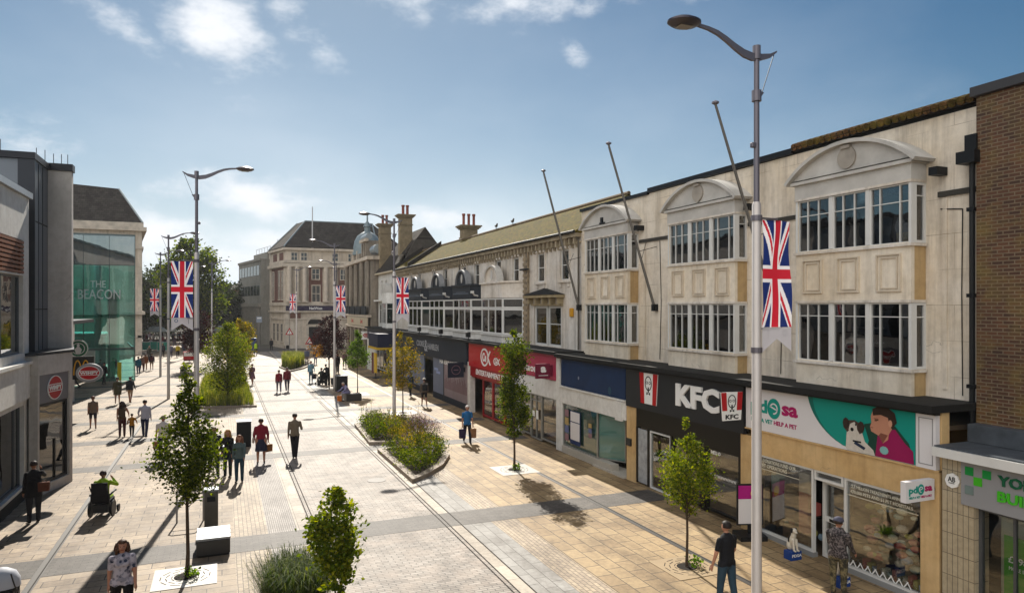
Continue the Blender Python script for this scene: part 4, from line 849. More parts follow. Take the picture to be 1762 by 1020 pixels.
# bay and navy shop of the white house
m = MB(); m.prism([(14.69, 63.6, 4.2), (14.0, 64.6, 4.2), (14.0, 66.4, 4.2), (14.69, 67.2, 4.2)], (0, 0, .4)); m.prism([(14.69, 63.6, 6.6), (14.0, 64.6, 6.6), (14.0, 66.4, 6.6), (14.69, 67.2, 6.6)], (0, 0, .9))
m.fb(F, 67.6, 71.3, 6.75, 6.9, -.5, -.003, 0); bo = m.build('bay', MT['wall_white'], B4)
window(XF(14.0), 64.6, 66.4, 4.61, 6.59, 0, 3, [.72], WHITE, WGL, bo, fr=.08); dv = Vector((-.7, 1.0, 0)); window(Fr((14.7, 63.6, 0), dv, (1.0, .7, 0)), 0.02, 1.2, 4.61, 6.59, 0, 1, [.72], WHITE, WGL, bo, fr=.08)
window(F, 68.2, 70.6, 4.5, 6.5, -.06, 3, [.7], WHITE, WGL, B4, fr=.1)
m = MB(); m.fprism(XF(13.98), [(65.5+.95*cos(pi*i/12), 7.5+.9*sin(pi*i/12)) for i in range(13)], 0, .6); m.build('pediment', MT['peeling_white'], bo)
F = XF(13.5)
m = MB(); m.fb(F, 56.6, 71, 0, 4.1, .9, 1.0, 0); m.fb(F, 56.6, 71, 3.05, 4.1, 0, .3, 1); m.fb(F, 67.5, 71.2, 0, 3.04, .02, .3, 2); m.build('shopfront', [ROOM, M('navy_fascia', '#141c36', .4), MT['wall_white']], B4)
window(F, 57, 62, .4, 3.0, .1, 3, 1, M('blue_frame', '#1f2a55'), SGL, B4); window(F, 62.3, 67.3, .4, 3.0, .1, 3, 1, WHITE, SGL, B4)
t = thing('shop_awning', (13.0, 62, 2.6), 'navy and yellow box awning sticking out over the shaded shop', 'awning')
m = MB(); m.box(12.2, 13.49, 59.6, 63.5, 2.75, 3.9, 0); m.box(12.15, 13.49, 59.5, 63.6, 2.55, 2.74, 1); m.build('awning_body', [M('awning_navy', '#141b38'), M('awning_yellow', '#c9a51e')], t)
t = thing('banner_stand', (12.6, 61.2, 0), 'yellow banner flag with dark red edge outside the navy shop', 'banner stand')
m = MB(); m.box(12.3, 12.36, 60.6, 61.7, .5, 2.2, 0); m.box(12.24, 12.29, 61.75, 62.4, .4, 2.2, 1); m.build('panel', [M('flag_yellow', '#d8b21a'), M('flag_maroon', '#5c1420')], t); MB().tube([(12.33, 61.1, 0), (12.33, 61.1, .52)], .03).lathe((12.33, 61.1, 0), [(.3, 0), (.28, .06)], 14).build('base', BLACK, t)
# building behind the ridge
B5 = thing('rear_building', (26, 60, 0), 'grey flat roofed building rising behind the mossy ridge', 'building')
MB().box(22, 32, 53, 70, 0, 12.2).build('wall', M('grey_rear', '#8f8c8a', .8, var=.2), B5); MB().box(21.8, 32.2, 52.8, 70.2, 12.201, 12.4).build('roof', M('rear_coping', '#6c6866', .8), B5)

# ================================================================ ornate stone bank with dome
B6 = thing('domed_bank', (14.2, 79, 0), 'weathered stone bank with pilasters and blue green dome on the far right', 'building')
F = XF(14.0)
m = MB(); m.box(14.0, 26, 71.5, 86, 0, 11.2, 0); m.box(14.4, 17, 75.4, 78.4, 11.201, 13.3, 0); m.box(14.3, 19, 79.9, 85.6, 11.201, 12.2, 0)
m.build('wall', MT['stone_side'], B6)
m = MB()
for z, e, h in ((3.95, .28, .2), (5.15, .3, .22), (11.0, .45, .35), (14.3, .35, .3)):
    if z < 12: m.fb(F, 71.4, 86.2, z, z+h, -e, -.002)
    else: m.fb(XF(14.4), 75.1, 78.6, z-1.1, z-1.1+h, -e, -.002)
m.fb(YF(71.5), 14.0, 26, 11.0, 11.35, -.4, -.002); m.build('cornice', STONE, B6)
m = MB()
for k in range(6): y = 72+k*2.6; m.fb(F, y, y+.7, .3, 3.94, -.22, -.001); m.fb(F, y-.08, y+.78, 0, .299, -.3, -.001)
for k in range(5): y = 72+k*3.3; m.tube([F.P(y+.3, 6.3, -.2), F.P(y+.3, 10.9, -.2)], .26, 10)
for k in range(3): m.fb(XF(14.4), 75.5+k*1.15, 75.9+k*1.15, 11.4, 13.1, -.2, -.001)
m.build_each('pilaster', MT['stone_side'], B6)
for k in range(4):
    y = 72.9+k*3.3; o = MB().fb(F, y, y+2.0, 6.5, 10.2, -.02, -.002).build('window', BLACK, B6)
    MB().fb(F, y-.3, y+2.3, 5.4, 6.3, -.4, -.3).build('balcony_rail', M('iron_rail', '#1c2228', .6), B6)
for k in range(2): MB().fb(XF(14.4), 76.0+k*1.15, 76.5+k*1.15, 11.7, 12.9, -.02, -.002).build('window', BLACK, B6)
for k in range(5): y = 72.9+k*2.6; MB().fb(F, y, y+1.5, .6, 3.6, -.03, -.002).build('window', M('dark_bank_glass', '#20242a', .15), B6)
m = MB(); m.tube([(14.5, 75.2, 13.75), (14.5, 78.5, 13.75)], .35, 12); m.tube([(14.9, 72.2, 12.2), (14.9, 74.6, 12.2)], .5, 12); m.build('barrel_roof', M('lead_sheet', '#8e989f', .4, .3), B6, smooth=True)
m = MB(); c = (15.7, 82.6, 12.2)
m.lathe(c, [(1.75, 0), (1.75, .35), (1.6, .36), (1.62, .9), (1.5, 1.6), (1.15, 2.25), (.6, 2.65), (.35, 2.8), (.35, 3.3), (.5, 3.35), (.3, 3.7), (.1, 4.0), (.09, 4.9), (.01, 5.0)], 20); m.build('dome', COPPER, B6, smooth=True)
m = MB()
for k in range(10): a = 2*pi*k/10; m.box(c[0]+1.65*cos(a)-.12, c[0]+1.65*cos(a)+.12, c[1]+1.65*sin(a)-.12, c[1]+1.65*sin(a)+.12, 9.5, 12.6)
m.build_each('column', STONE, B6)
t = board('shop_sign', 'pale stone frieze sign with two red hexagon logos on the domed bank', F, 72, 84.5, 4.2, 5.1, -.32, -.24, M('frieze_cream', '#b9ad97', .8))
m = MB()
for y in (75.2, 80.8):
    for s_ in (-1, 1): m.fprism(F, [(y, 4.65), (y+.5*s_, 4.9), (y+.5*s_, 4.4)], -.34, -.325)
m.build('emblem', RED, t)
t = thing('projecting_sign', (13.3, 71.6, 3.4), 'round white sign with red hexagon projecting from the domed bank', 'projecting sign'); Fp = YF(71.3)
m = MB(); m.fb(Fp, 12.95, 13.95, 2.95, 3.75, 0, .1); m.build('board', LET, t); m = MB(); ring(m, Fp, 13.45, 3.35, .36, .22, .1, -.012, -.001, 0, 6); m.fb(Fp, 13.3, 13.6, 3.3, 3.4, -.02, -.013); m.build('emblem', RED, t)

# ================================================================ corner bank closing the street
B7 = thing('corner_bank', (16, 110, 0), 'large stone and red brick corner bank with grey mansard roof and flagpole', 'building')
wdir = Vector((-sin(radians(10)), cos(radians(10)), 0)); F = YF(110); xa, xb = 8.8, 27
S7 = Fr((xa, 110, 0), wdir, Vector((cos(radians(10)), sin(radians(10)), 0)))
back = [Vector((xa, 110, 0)), Vector((xb, 110, 0)), Vector((xb, 124, 0)), Vector((xa, 110, 0))+wdir*9.3+Vector((0, 4, 0)), Vector((xa, 110, 0))+wdir*9.3]
holes = []
m = MB(); m.prism([p+Vector((0, 0, 0)) for p in back], (0, 0, 14.9)); m.build('wall', STONE, B7)
m = MB()
for z, e, h in ((.0, .12, .5), (4.3, .15, .2), (5.4, .35, .25), (6.4, .2, .5), (12.2, .5, .5), (12.8, .2, .4), (14.7, .4, .35)):
    m.fb(F, xa-e, xb, z, z+h, -e, -.001); m.fb(S7, -.001, 9.3, z+.001, z+h-.001, -e, -.001)
m.build('cornice', M('cornice_stone', '#c8bdae', .85, var=.35, vs_=1.5), B7)
m = MB()
for x in (9.3, 10.4, 11.5, 14.6, 15.9, 18.4, 19.5, 21.8): m.tube([(x, 109.7, 6.9), (x, 109.7, 12.2)], .36, 10); m.box(x-.45, x+.45, 109.3, 109.98, 6.9, 7.1)
m.fb(S7, -.05, .9, 0, 12.2, -.12, -.002); m.fb(S7, 8.3, 9.3, 0, 12.2, -.12, -.002); m.fb(F, xa, xa+.45, 0, 12.2, -.12, -.002)
m.build_each('column', M('column_stone', '#c8bdae', .85, var=.3, vs_=1.5), B7, smooth=True)
m = MB(); m.fb(S7, .95, 8.2, 6.95, 12.1, -.06, -.003)
for (a, b) in ((12.1, 14.1), (16.5, 18.0), (20.0, 21.4)): m.fb(F, a, b, 6.95, 12.1, -.05, -.003)
for u in (1.4, 5.2): m.fb(S7, u, u+2.2, 13.2, 14.4, -.05, -.003)
for (a, b) in ((9.4, 10.9), (17.0, 18.3), (20, 21.5)): m.fb(F, a, b, 4.5, 5.3, -.16, -.151)
m.build_each('brick_infill', MT['red_brick'], B7)
dkp = M('bank_window', '#30363c', .15, spec=.8)
def simplewin(F, u0, u1, v0, v1, d, par, nb=1):
    o = MB().fb(F, u0, u1, v0, v1, d-.02, d-.001).build('window', dkp, par); mm = MB()
    mm.fb(F, u0-.12, u0, v0, v1, d-.08, d-.001); mm.fb(F, u1, u1+.12, v0, v1, d-.08, d-.001); mm.fb(F, u0-.12, u1+.12, v1, v1+.14, d-.1, d-.001); mm.fb(F, u0-.12, u1+.12, v0-.12, v0, d-.12, d-.001)
    for k in range(nb): c = u0+(u1-u0)*(k+1)/(nb+1); mm.fb(F, c-.04, c+.04, v0, v1, d-.045, d-.021)
    mm.fb(F, u0, u1, (v0+v1)/2-.04, (v0+v1)/2+.04, d-.06, d-.046); mm.build('surround', MATS['column_stone'], o); return o
simplewin(F, 12.6, 13.7, 7.0, 9.4, -.06, B7); simplewin(F, 12.6, 13.6, 10.4, 11.9, -.06, B7); simplewin(F, 16.8, 17.6, 7.2, 9.4, -.06, B7); simplewin(F, 16.8, 17.6, 10.4, 11.9, -.06, B7); simplewin(F, 20.2, 21.0, 7.2, 11.4, -.06, B7)
for u in (1.2, 3.0, 6.6): simplewin(S7, u, u+.9, 7.3, 11.6, -.07, B7)
for u in (1.6, 3.9, 6.2): simplewin(S7, u, u+1.2, 1.0, 3.6, -.003, B7)
for x in (9.6, 11.0, 15.6, 18, 20.5): simplewin(F, x, x+.8, 13.2, 14.3, -.003, B7)
m = MB(); m.fb(F, xa, xb, 5.65, 6.35, -.4, -.002); m.build('name_board', M('purple_board', '#2e2440', .5), B7)
m = MB(); text_mb(m, F, 'NatWest', 13.1, 6.0, 1.9, .4, -.401, 0, .02, .02); m.build('lettering', LET, B7)
m = MB(); m.fb(F, 12.1, 14.0, 0.02, 3.2, -.02, -.003); m.fprism(F, [(13.05+1.1*cos(pi*i/12), 3.6+.9*sin(pi*i/12)) for i in range(13)], -.02, -.003); m.build('door', BLACK, B7)
m = MB(); ring(m, F, 13.05, 3.6, 1.4, 1.2, .28, -.25, -.004, 0, 14, 0, pi); m.fb(F, 11.7, 12.09, 0, 3.4, -.25, -.004); m.fb(F, 14.01, 14.4, 0, 3.4, -.25, -.004); m.build('door_surround', MATS['column_stone'], B7)
base = [Vector((xa-.3, 109.6, 15.2)), Vector((xb, 109.6, 15.2)), Vector((xb, 124, 15.2)), back[3]+Vector((-.3, .3, 15.2)), back[4]+Vector((-.3, .3, 15.2))]
m = MB(); top = [Vector((12.0, 114.2, 19.6)), Vector((xb-4.5, 114.2, 19.6)), Vector((xb-4.5, 121, 19.6)), Vector((11.5, 121, 19.6)), Vector((11.2, 118, 19.6))]
m.add(base+top, [(0, 1, 6, 5), (1, 2, 7, 6), (2, 3, 8, 7), (3, 4, 9, 8), (4, 0, 5, 9), (5, 6, 7, 8, 9), (4, 3, 2, 1, 0)]); m.build('roof', MT['slate_front'], B7)
m = MB()
for a, b in ((base[0], top[0]), (base[4], top[4]), (top[0], top[1]), (base[1]+Vector((-4.5, 0, 0)), top[1])): m.tube([a, b], .12, 6)
m.build('roof_lead', M('roof_lead', '#7f8c92', .5, .2), B7)
m = MB(); m.tube([(12.7, 110.6, 12.9), (12.7, 110.6, 21.4)], [.11, .07], 8); 
for dx in (-1.2, 1.2): m.tube([(12.7+dx, 110.2, 13.1), (12.7, 110.6, 15.4)], .05, 6)
m.build('flagpole', M('white_pole', '#c9c9cb', .4), B7)

# ================================================================ concrete office block and far houses
B8 = thing('office_block', (4, 128, 0), 'plain concrete office block with ribbed ground floor beyond the corner bank', 'building')
S8 = Fr((5.8, 121, 0), wdir, Vector((cos(radians(10)), sin(radians(10)), 0)))
m = MB(); m.fb(S8, 0, 17, 0, 14, 0, 12); m.fb(S8, 2, 12, 14.001, 15.3, 1.5, 8); m.build('wall', MT['concrete_dark'], B8)
m = MB(); 
for k in range(18): m.fb(S8, .5+k*.9, .75+k*.9, 0, 6.2, -.35, -.002)
m.fb(S8, 0, 17, 6.21, 6.8, -.4, -.002); m.fb(S8, 0, 17, 13.7, 14.1, -.2, -.002); m.build_each('rib', M('rib_concrete', '#8b877e', .8, var=.3), B8)
for z in (8.1, 11.4):
    for k in range(7): MB().fb(S8, .9+k*2.25, 2.7+k*2.25, z, z+1.6, -.05, -.003).build('window', dkp, B8)
m = MB()
for k in range(6): m.tube([S8.P(2+k*2, 15.3, 2), S8.P(2+k*2, 16.3, 2)], .04, 5)
m.tube([S8.P(2, 16.3, 2), S8.P(12, 16.3, 2)], .04, 5); m.tube([S8.P(1.4, 15.3, 3), S8.P(1.4, 17.4, 3)], .06, 5); m.build('roof_rail', MATS['white_pole'], B8)
t = thing('far_house', (0, 150, 0), 'small brick house with pale gable at the far end of the street', 'house')
S9 = Fr((2.2, 142, 0), wdir, Vector((cos(radians(10)), sin(radians(10)), 0)))
MB().fb(S9, 0, 9, 0, 9.5, 0, 8).build('wall', MT['red_brick'], t); m = MB(); m.prism([S9.P(0, 9.5, -.3), S9.P(0, 12, 4), S9.P(0, 9.5, 8)], wdir*9); m.build('roof', MT['slate_front'], t); MB().fb(S9, 4, 5, 9.5, 13, 3, 4).build('chimney', MATS['chimney_stone'], t)
for k in range(3): MB().fb(S9, 1+k*2.8, 2.2+k*2.8, 5.6, 7.4, -.05, -.002).build('window', WHITE, t)
t = thing('far_house', (0, 165, 0), 'pale low house with dark pitched roof furthest down the street', 'house')
S9 = Fr((-1, 158, 0), wdir, Vector((cos(radians(10)), sin(radians(10)), 0)))
MB().fb(S9, 0, 14, 0, 8, 0, 8).build('wall', STONE, t); m = MB(); m.prism([S9.P(0, 8, -.3), S9.P(0, 11, 4), S9.P(0, 8, 8)], wdir*14); m.build('roof', MT['slate_front'], t)

# ================================================================ left: white shop building with timber louvres
L1 = thing('louvred_building', (-6, 24, 0), 'white modern shop building with timber louvres and large windows on the left edge', 'building')
F = XL(-5.9); wa = MT['wall_white']
m = MB(); m.wall(F, 4, 27.6, .35, 9.75, .25, [(4.6, 26.9, 4.72, 7.2), (4.6, 26.9, 7.25, 8.33), (4.6, 27.0, .45, 3.05)], 0)
m.fb(F, 4, 27.6, 3.25, 4.35, -.12, -.001, 0); m.fb(F, 4, 27.6, 4.351, 4.45, -.2, -.001, 0); m.fb(F, 4, 27.6, .0, .34, 0, .3, 1)
m.fb(F, 4, 27.5, .3, 9.7, 4.2, 4.3, 1); m.fb(F, 27.3, 27.6, .3, 9.7, .26, 10, 0); m.fb(F, 4, 27.3, 4.45, 4.6, .3, 4.1, 1); m.fb(F, 4, 27.3, .3, .34, .3, 4.1, 1)
m.build('wall', [wa, ROOM], L1)
MB().fb(F, 3.9, 27.68, 9.76, 9.95, -.1, 10).build('roof', M('white_capping', '#a9adb2', .4, .3), L1)
m = MB()
for k in range(8): z = 7.27+k*.135; m.fb(F, 4.6, 26.9, z, z+.085, -.02, .06)
for k in range(12): m.fb(F, 4.6+k*2.02, 4.68+k*2.02, 7.25, 8.33, .065, .12)
m.build('louvres', TIMBER, L1); MB().fb(F, 4.6, 26.9, 7.25, 8.33, .2, .25).build('louvre_back', BLACK, L1)
gf = M('grey_window_frame', '#5a5f66', .4, .4)
window(F, 15, 21, 4.72, 7.2, .12, 3, 1, gf, MATS['left_glass'], L1); window(F, 21, 26.9, 4.72, 7.2, .12, 3, 1, gf, MATS['left_glass'], L1)
window(F, 15, 21, .45, 3.05, .12, 3, 1, gf, MATS['left_glass'], L1); window(F, 21, 27.0, .45, 3.05, .12, [.3, .62, .9], 1, gf, MATS['left_glass'], L1)
L2 = thing('grey_clad_building', (-7, 30, 0), 'grey metal clad building with tall concrete column and round red signs', 'building')
m = MB(); m.box(-14, -5.9, 28.3, 34, 4.66, 11.2, 0); m.box(-14, -5.95, 28.35, 30.2, 0, 4.65, 0)
m.box(-6.35, -5.86, 28.22, 28.29, 0, 11.2, 1); m.build('cladding', [PANEL, PANELD], L2)
m = MB()
for y in (28.9, 29.5): m.box(-5.899, -5.885, y, y+.02, 4.7, 11.15)
for z in (9.1, 6.1): m.box(-5.899, -5.88, 28.36, 30.2, z, z+.04)
m.build('panel_joints', BLACK, L2)
m = MB(); m.box(-5.895, -5.14, 30.3, 30.6, 4.66, 11.2); m.build('column', CONC, L2)
m = MB(); m.box(-14.1, -5.84, 28.15, 34.1, 11.2, 11.42); m.box(-5.96, -5.1, 30.24, 30.7, 11.201, 11.46); m.build('coping', M('dark_coping', '#23262e', .5), L2)
m = MB()
for (x, y) in ((-7.3, 28.5), (-7.15, 28.5), (-6.9, 28.5), (-6.1, 29.6), (-5.9, 29.9), (-5.75, 30.5), (-5.5, 30.5), (-5.3, 30.5)): m.tube([(x, y, 11.4), (x, y, 11.85)], .012, 4)
m.build('roof_spikes', DKMET, L2)
wv_ = Vector((.62, 2.0, 0)).normalized(); W2 = Fr((-5.55, 27.2, 0), wv_, (-wv_.y, wv_.x, 0))
m = MB(); m.prism([(-5.55, 27.2, 3.95), (-4.93, 29.2, 3.95), (-5.3, 31.3, 3.95), (-8, 31.3, 3.95), (-8, 27.2, 3.95)], (0, 0, .65))
m.fb(W2, 0, .1, 0, 3.949, .02, .3); m.fb(W2, 1.9, 2.09, 0, 3.949, 0, .3); m.fb(W2, .1, 1.9, 0, .3, .0, .3); m.fb(Fr((-4.93, 29.2, 0), (-.37, 2.1, 0), (-2.1, -.37, 0)), .0, 2.1, 0, 3.949, .0, .3)
m.build('kiosk_wall', CONC, L2)
m = MB(); m.prism([(-5.62, 27.1, 4.601), (-4.88, 29.2, 4.601), (-5.25, 31.4, 4.601), (-8, 31.4, 4.601), (-8, 27.1, 4.601)], (0, 0, .09)); m.build('ledge', PANELD, L2)
window(W2, .1, 1.9, .3, 2.98, .08, 1, 1, DKMET, MATS['left_glass'], L2, fr=.08); MB().box(-8, -5.6, 30.5, 30.6, 0, 3.9).box(-5.6, -5.3, 28.3, 28.6, .0, 1.7).build('kiosk_interior', ROOM, L2)
t = thing('shop_sign', W2.P(1, 3.4, 0), 'grey panel with round red WIMPY logo on the kiosk wall', 'shop sign')
MB().fb(W2, .1, 1.9, 3.0, 3.94, .05, .2).build('board', M('panel_grey', '#77777c', .5), t)
def wimpy(F, uc, vc, ru, rv, d, par):
    m = MB(); m.fprism(F, disc(F, uc, vc, ru, rv, 0, 0), d-.02, d); m.build('emblem', RED, par)
    m = MB(); ring(m, F, uc, vc, ru*1.07, rv*1.07, ru*.06, d-.03, d); m.fb(F, uc-ru, uc+ru, vc+rv*.27, vc+rv*.34, d-.03, d-.021); m.fb(F, uc-ru, uc+ru, vc-rv*.34, vc-rv*.27, d-.03, d-.021); text_mb(m, F, 'WIMPY', uc, vc, ru*1.85, rv*.42, d-.021, 0, .012, .035); m.build('lettering', LET, par)
wimpy(W2, 1.05, 3.46, .42, .38, .049, t)
Fp = YF(29.6); t = thing('projecting_sign', (-4.48, 29.6, 3.8), 'oval grey rimmed sign with red WIMPY logo projecting from the kiosk', 'projecting sign')
m = MB(); m.fprism(Fp, disc(Fp, -4.47, 3.8, .43, .34, 0, 0, 32), 0, .12); m.build('board', M('rim_grey', '#8f8f93', .4), t); wimpy(Fp, -4.47, 3.8, .32, .24, -.001, t)
M1 = thing('mall_building', (-10, 50, 0), 'tall pale shopping centre block behind the grey column', 'building')
m = MB(); m.prism([(-8.2, 34.5, 5.5), (-11.6, 66, 5.5), (-30, 66, 5.5), (-30, 34.5, 5.5)], (0, 0, 6.2)); m.build('wall', CONC, M1)
m = MB(); m.prism([(-8.0, 34.4, 11.71), (-11.4, 66.1, 11.71), (-30, 66.1, 11.71), (-30, 34.4, 11.71)], (0, 0, .2)); m.build('roof', PANELD, M1)
G_ = Fr((-8.2, 34.5, 0), (-3.4, 31.5, 0), (-31.5, -3.4, 0))
for k in range(7): MB().fb(G_, 1.5+k*4.3, 4.8+k*4.3, 7, 10, -.05, -.002).build('window', M('mall_glass', '#2a3238', .1, spec=.6), M1)
# hidden shop row whose signs show past the column
L3 = thing('side_shop', (-9, 44, 0), 'low shaded shop row behind the grey column', 'building')
m = MB(); m.prism([(-8.0, 36, 0), (-8.05, 46.4, 0), (-9.0, 46.5, 0), (-9.0, 54, 0), (-16, 54, 0), (-16, 36, 0)], (0, 0, 5.2)); m.build('wall', CONC, L3)
MB().box(-7.99, -7.96, 37, 46, .2, 3.0).build('window', dkp, L3); MB().box(-16.1, -7.9, 35.9, 54.1, 5.201, 5.4).build('roof', PANELD, L3)
t = thing('projecting_sign', (-7.4, 46.2, 2.7), 'square black sign with yellow arches logo behind the oval red sign', 'projecting sign'); Fp = YF(46.2)
MB().fb(Fp, -7.95, -6.75, 2.1, 3.4, 0, .15).build('board', M('black_panel', '#14130f', .4), t); m = MB()
for s_ in (-1, 1): ring(m, Fp, -7.35+s_*.2, 2.35, .22, .85, .07, -.02, -.001, 0, 16, 0, pi)
m.build('emblem', M('golden', '#e8a80c', .4), t)
t = thing('projecting_sign', (-8.3, 51, 3.5), 'round green and white coffee shop sign above the black square sign', 'projecting sign'); Fp = YF(51)
MB().fprism(Fp, disc(Fp, -8.3, 3.6, .55, .55, 0, 0), 0, .12).build('board', M('coffee_green', '#1d6a45', .4), t)
m = MB(); ring(m, Fp, -8.3, 3.6, .54, .54, .05, -.015, -.001); ring(m, Fp, -8.3, 3.6, .36, .36, .04, -.015, -.001); m.fprism(Fp, [(-8.42, 3.3), (-8.5, 3.55), (-8.36, 3.72), (-8.38, 3.85), (-8.3, 3.92), (-8.22, 3.85), (-8.24, 3.72), (-8.1, 3.55), (-8.18, 3.3)], -.015, -.001); m.build('emblem', LET, t); MB().fb(Fp, -8.99, -8.85, 3.5, 3.6, .03, .08).build('bracket', DKMET, t)

# ================================================================ glass atrium
L4 = thing('glass_atrium', (-12, 70, 0), 'tall teal glass entrance tower with THE BEACON lettering', 'building')
TG = MATS['teal_glass']; UG = MATS['upper_glass']; x0, x1, ya, yb = -18, -6.77, 66.8, 79
m = MB(); F = YF(ya)
xs = [x0+(x1-x0)*k/6 for k in range(7)]
for k in range(6): m.fb(F, xs[k]+.015, xs[k+1]-.015, 2.8, 9.66, 0, .03, 0)
m.fb(F, x0, -8.8, 2.8, 9.66, 1.4, 1.42, 0)
o = m.build_each('glass_panel', [TG], L4)
m = MB()
for k in range(6): m.fb(F, xs[k]+.015, xs[k+1]-.015, 9.7, 12.1, 0, .03, 0)
m.build_each('glass_panel', [UG], L4)
S = Fr((x1, ya, 0), (-1.8, 12, 0), (-12, -1.8, 0)); m = MB()
for k in range(5): m.fb(S, k*2.3+.02, k*2.3+2.26, 0.1 if k < 1 else 3.6, 9.66, 0, .03, 0); m.fb(S, k*2.3+.02, k*2.3+2.26, 9.7, 12.1, 0, .03, 0)
m.fb(F, -9.66, x1, .05, 2.78, 0, .03, 0)
m.build_each('glass_panel', TG, L4)
m = MB(); 
for x in (xs[1:]): m.fb(F, x-.03, x+.03, 0.0 if x > -9 else 2.6, 12.1, .04, .12)
m.fb(F, x0, x1, 2.6, 2.78, .04, .3); m.fb(F, x0, x1, 9.64, 9.72, .04, .12); m.fb(F, x0, x1, 12.1, 12.25, -.04, .2); m.fb(S, 0, 11.5, 2.6, 2.78, .04, .1); m.fb(S, 0, 11.5, 12.1, 12.25, -.04, .1)
m.build('frame', M('atrium_steel', '#5c6a6c', .4, .5), L4)
m = MB(); m.box(-18, -9.6, 72, 79, 3.5, 3.8); m.box(-18, -9.6, 72, 79, 7.6, 7.8)
for x in (-10.2, -13.5, -17): m.tube([(x, 71.8, 0), (x, 71.8, 12)], .28, 12)
m.box(-18.2, -18, 66.8, 80, 0, 12); m.box(-13.2, -9.6, 72, 72.1, .2, 3.4)
m.build('inner_floors', M('pale_inner', '#d6dad6', .6), L4)
m = MB(); m.box(-17.8, -14.5, 70.9, 71, 4.5, 6.0, 0); m.box(-17.8, -14.5, 70.9, 71, 6.1, 6.9, 1); m.tube([(-12.5, 69.5, .0), (-12.5, 69.5, 8)], .15, 8, 1); m.box(-9.2, -9.0, 70, 76, 0, 7.5, 1); m.build('inner_hoarding', [M('inner_blue', '#14407a'), M('inner_green', '#1d8a64')], L4)
m = MB(); F = YF(ya); text_mb(m, F, 'THE', -9.45, 8.08, 1.1, .55, -.05, 0, .06, .0); text_mb(m, F, 'BEACON', -9.35, 7.25, 3.05, .8, -.05, 0, .06, .0); m.build('lettering', M('steel_lettering', '#dfe6e6', .4), L4)
MB().fb(YF(66.7), -8.05, -7.75, .1, 1.6, 0, .02).build('door_sticker', M('yellow_sticker', '#c2b20f'), L4)

# ================================================================ old stone building with mansard roof, left background
L5 = thing('mansard_building', (-15, 105, 0), 'old stone building with dark mansard roof behind the glass tower', 'building')
m = MB(); m.prism([(-9.7, 103, 0), (-11.9, 124, 0), (-30, 124, 0), (-30, 103, 0)], (0, 0, 16.4)); m.build('wall', STONE, L5)
m = MB()
for z, e, h in ((2.2, .1, .3), (5.2, .5, .4), (13.7, .3, .3), (16.0, .7, .5), (16.501, .3, .6)): m.prism([(-9.7+e, 103-e, z), (-11.9+e*.3, 124, z), (-30, 124, z), (-30, 103-e, z)], (0, 0, h))
m.box(-10.1, -9.62, 102.9, 103.3, 0, 16); m.build('cornice', M('cornice_stone2', '#c8bdae', .85, var=.4, vs_=1.2), L5)
for x in (-11.8, -14.2, -16.8, -19.4): simplewin(YF(103), x-.5, x+.5, 14.2, 15.5, -.002, L5)
m = MB(); a = [(-30, 102.8, 17.1), (-9.5, 102.8, 17.1), (-11.7, 124, 17.1), (-30, 124, 17.1)]; b = [(-26, 106, 22.6), (-12.6, 106, 21.8), (-13.6, 121, 21.8), (-26, 121, 22.6)]
m.add(a+b, [(0, 1, 5, 4), (1, 2, 6, 5), (2, 3, 7, 6), (3, 0, 4, 7), (4, 5, 6, 7), (3, 2, 1, 0)]); m.build('roof', MT['slate_front'], L5)
m = MB(); m.tube([(-18.6, 102.75, 17.15), (-20.2, 105.9, 22.4)], .2, 6); m.tube([a[1], b[1]], .12, 6); m.build('roof_lead', MATS['roof_lead'], L5)
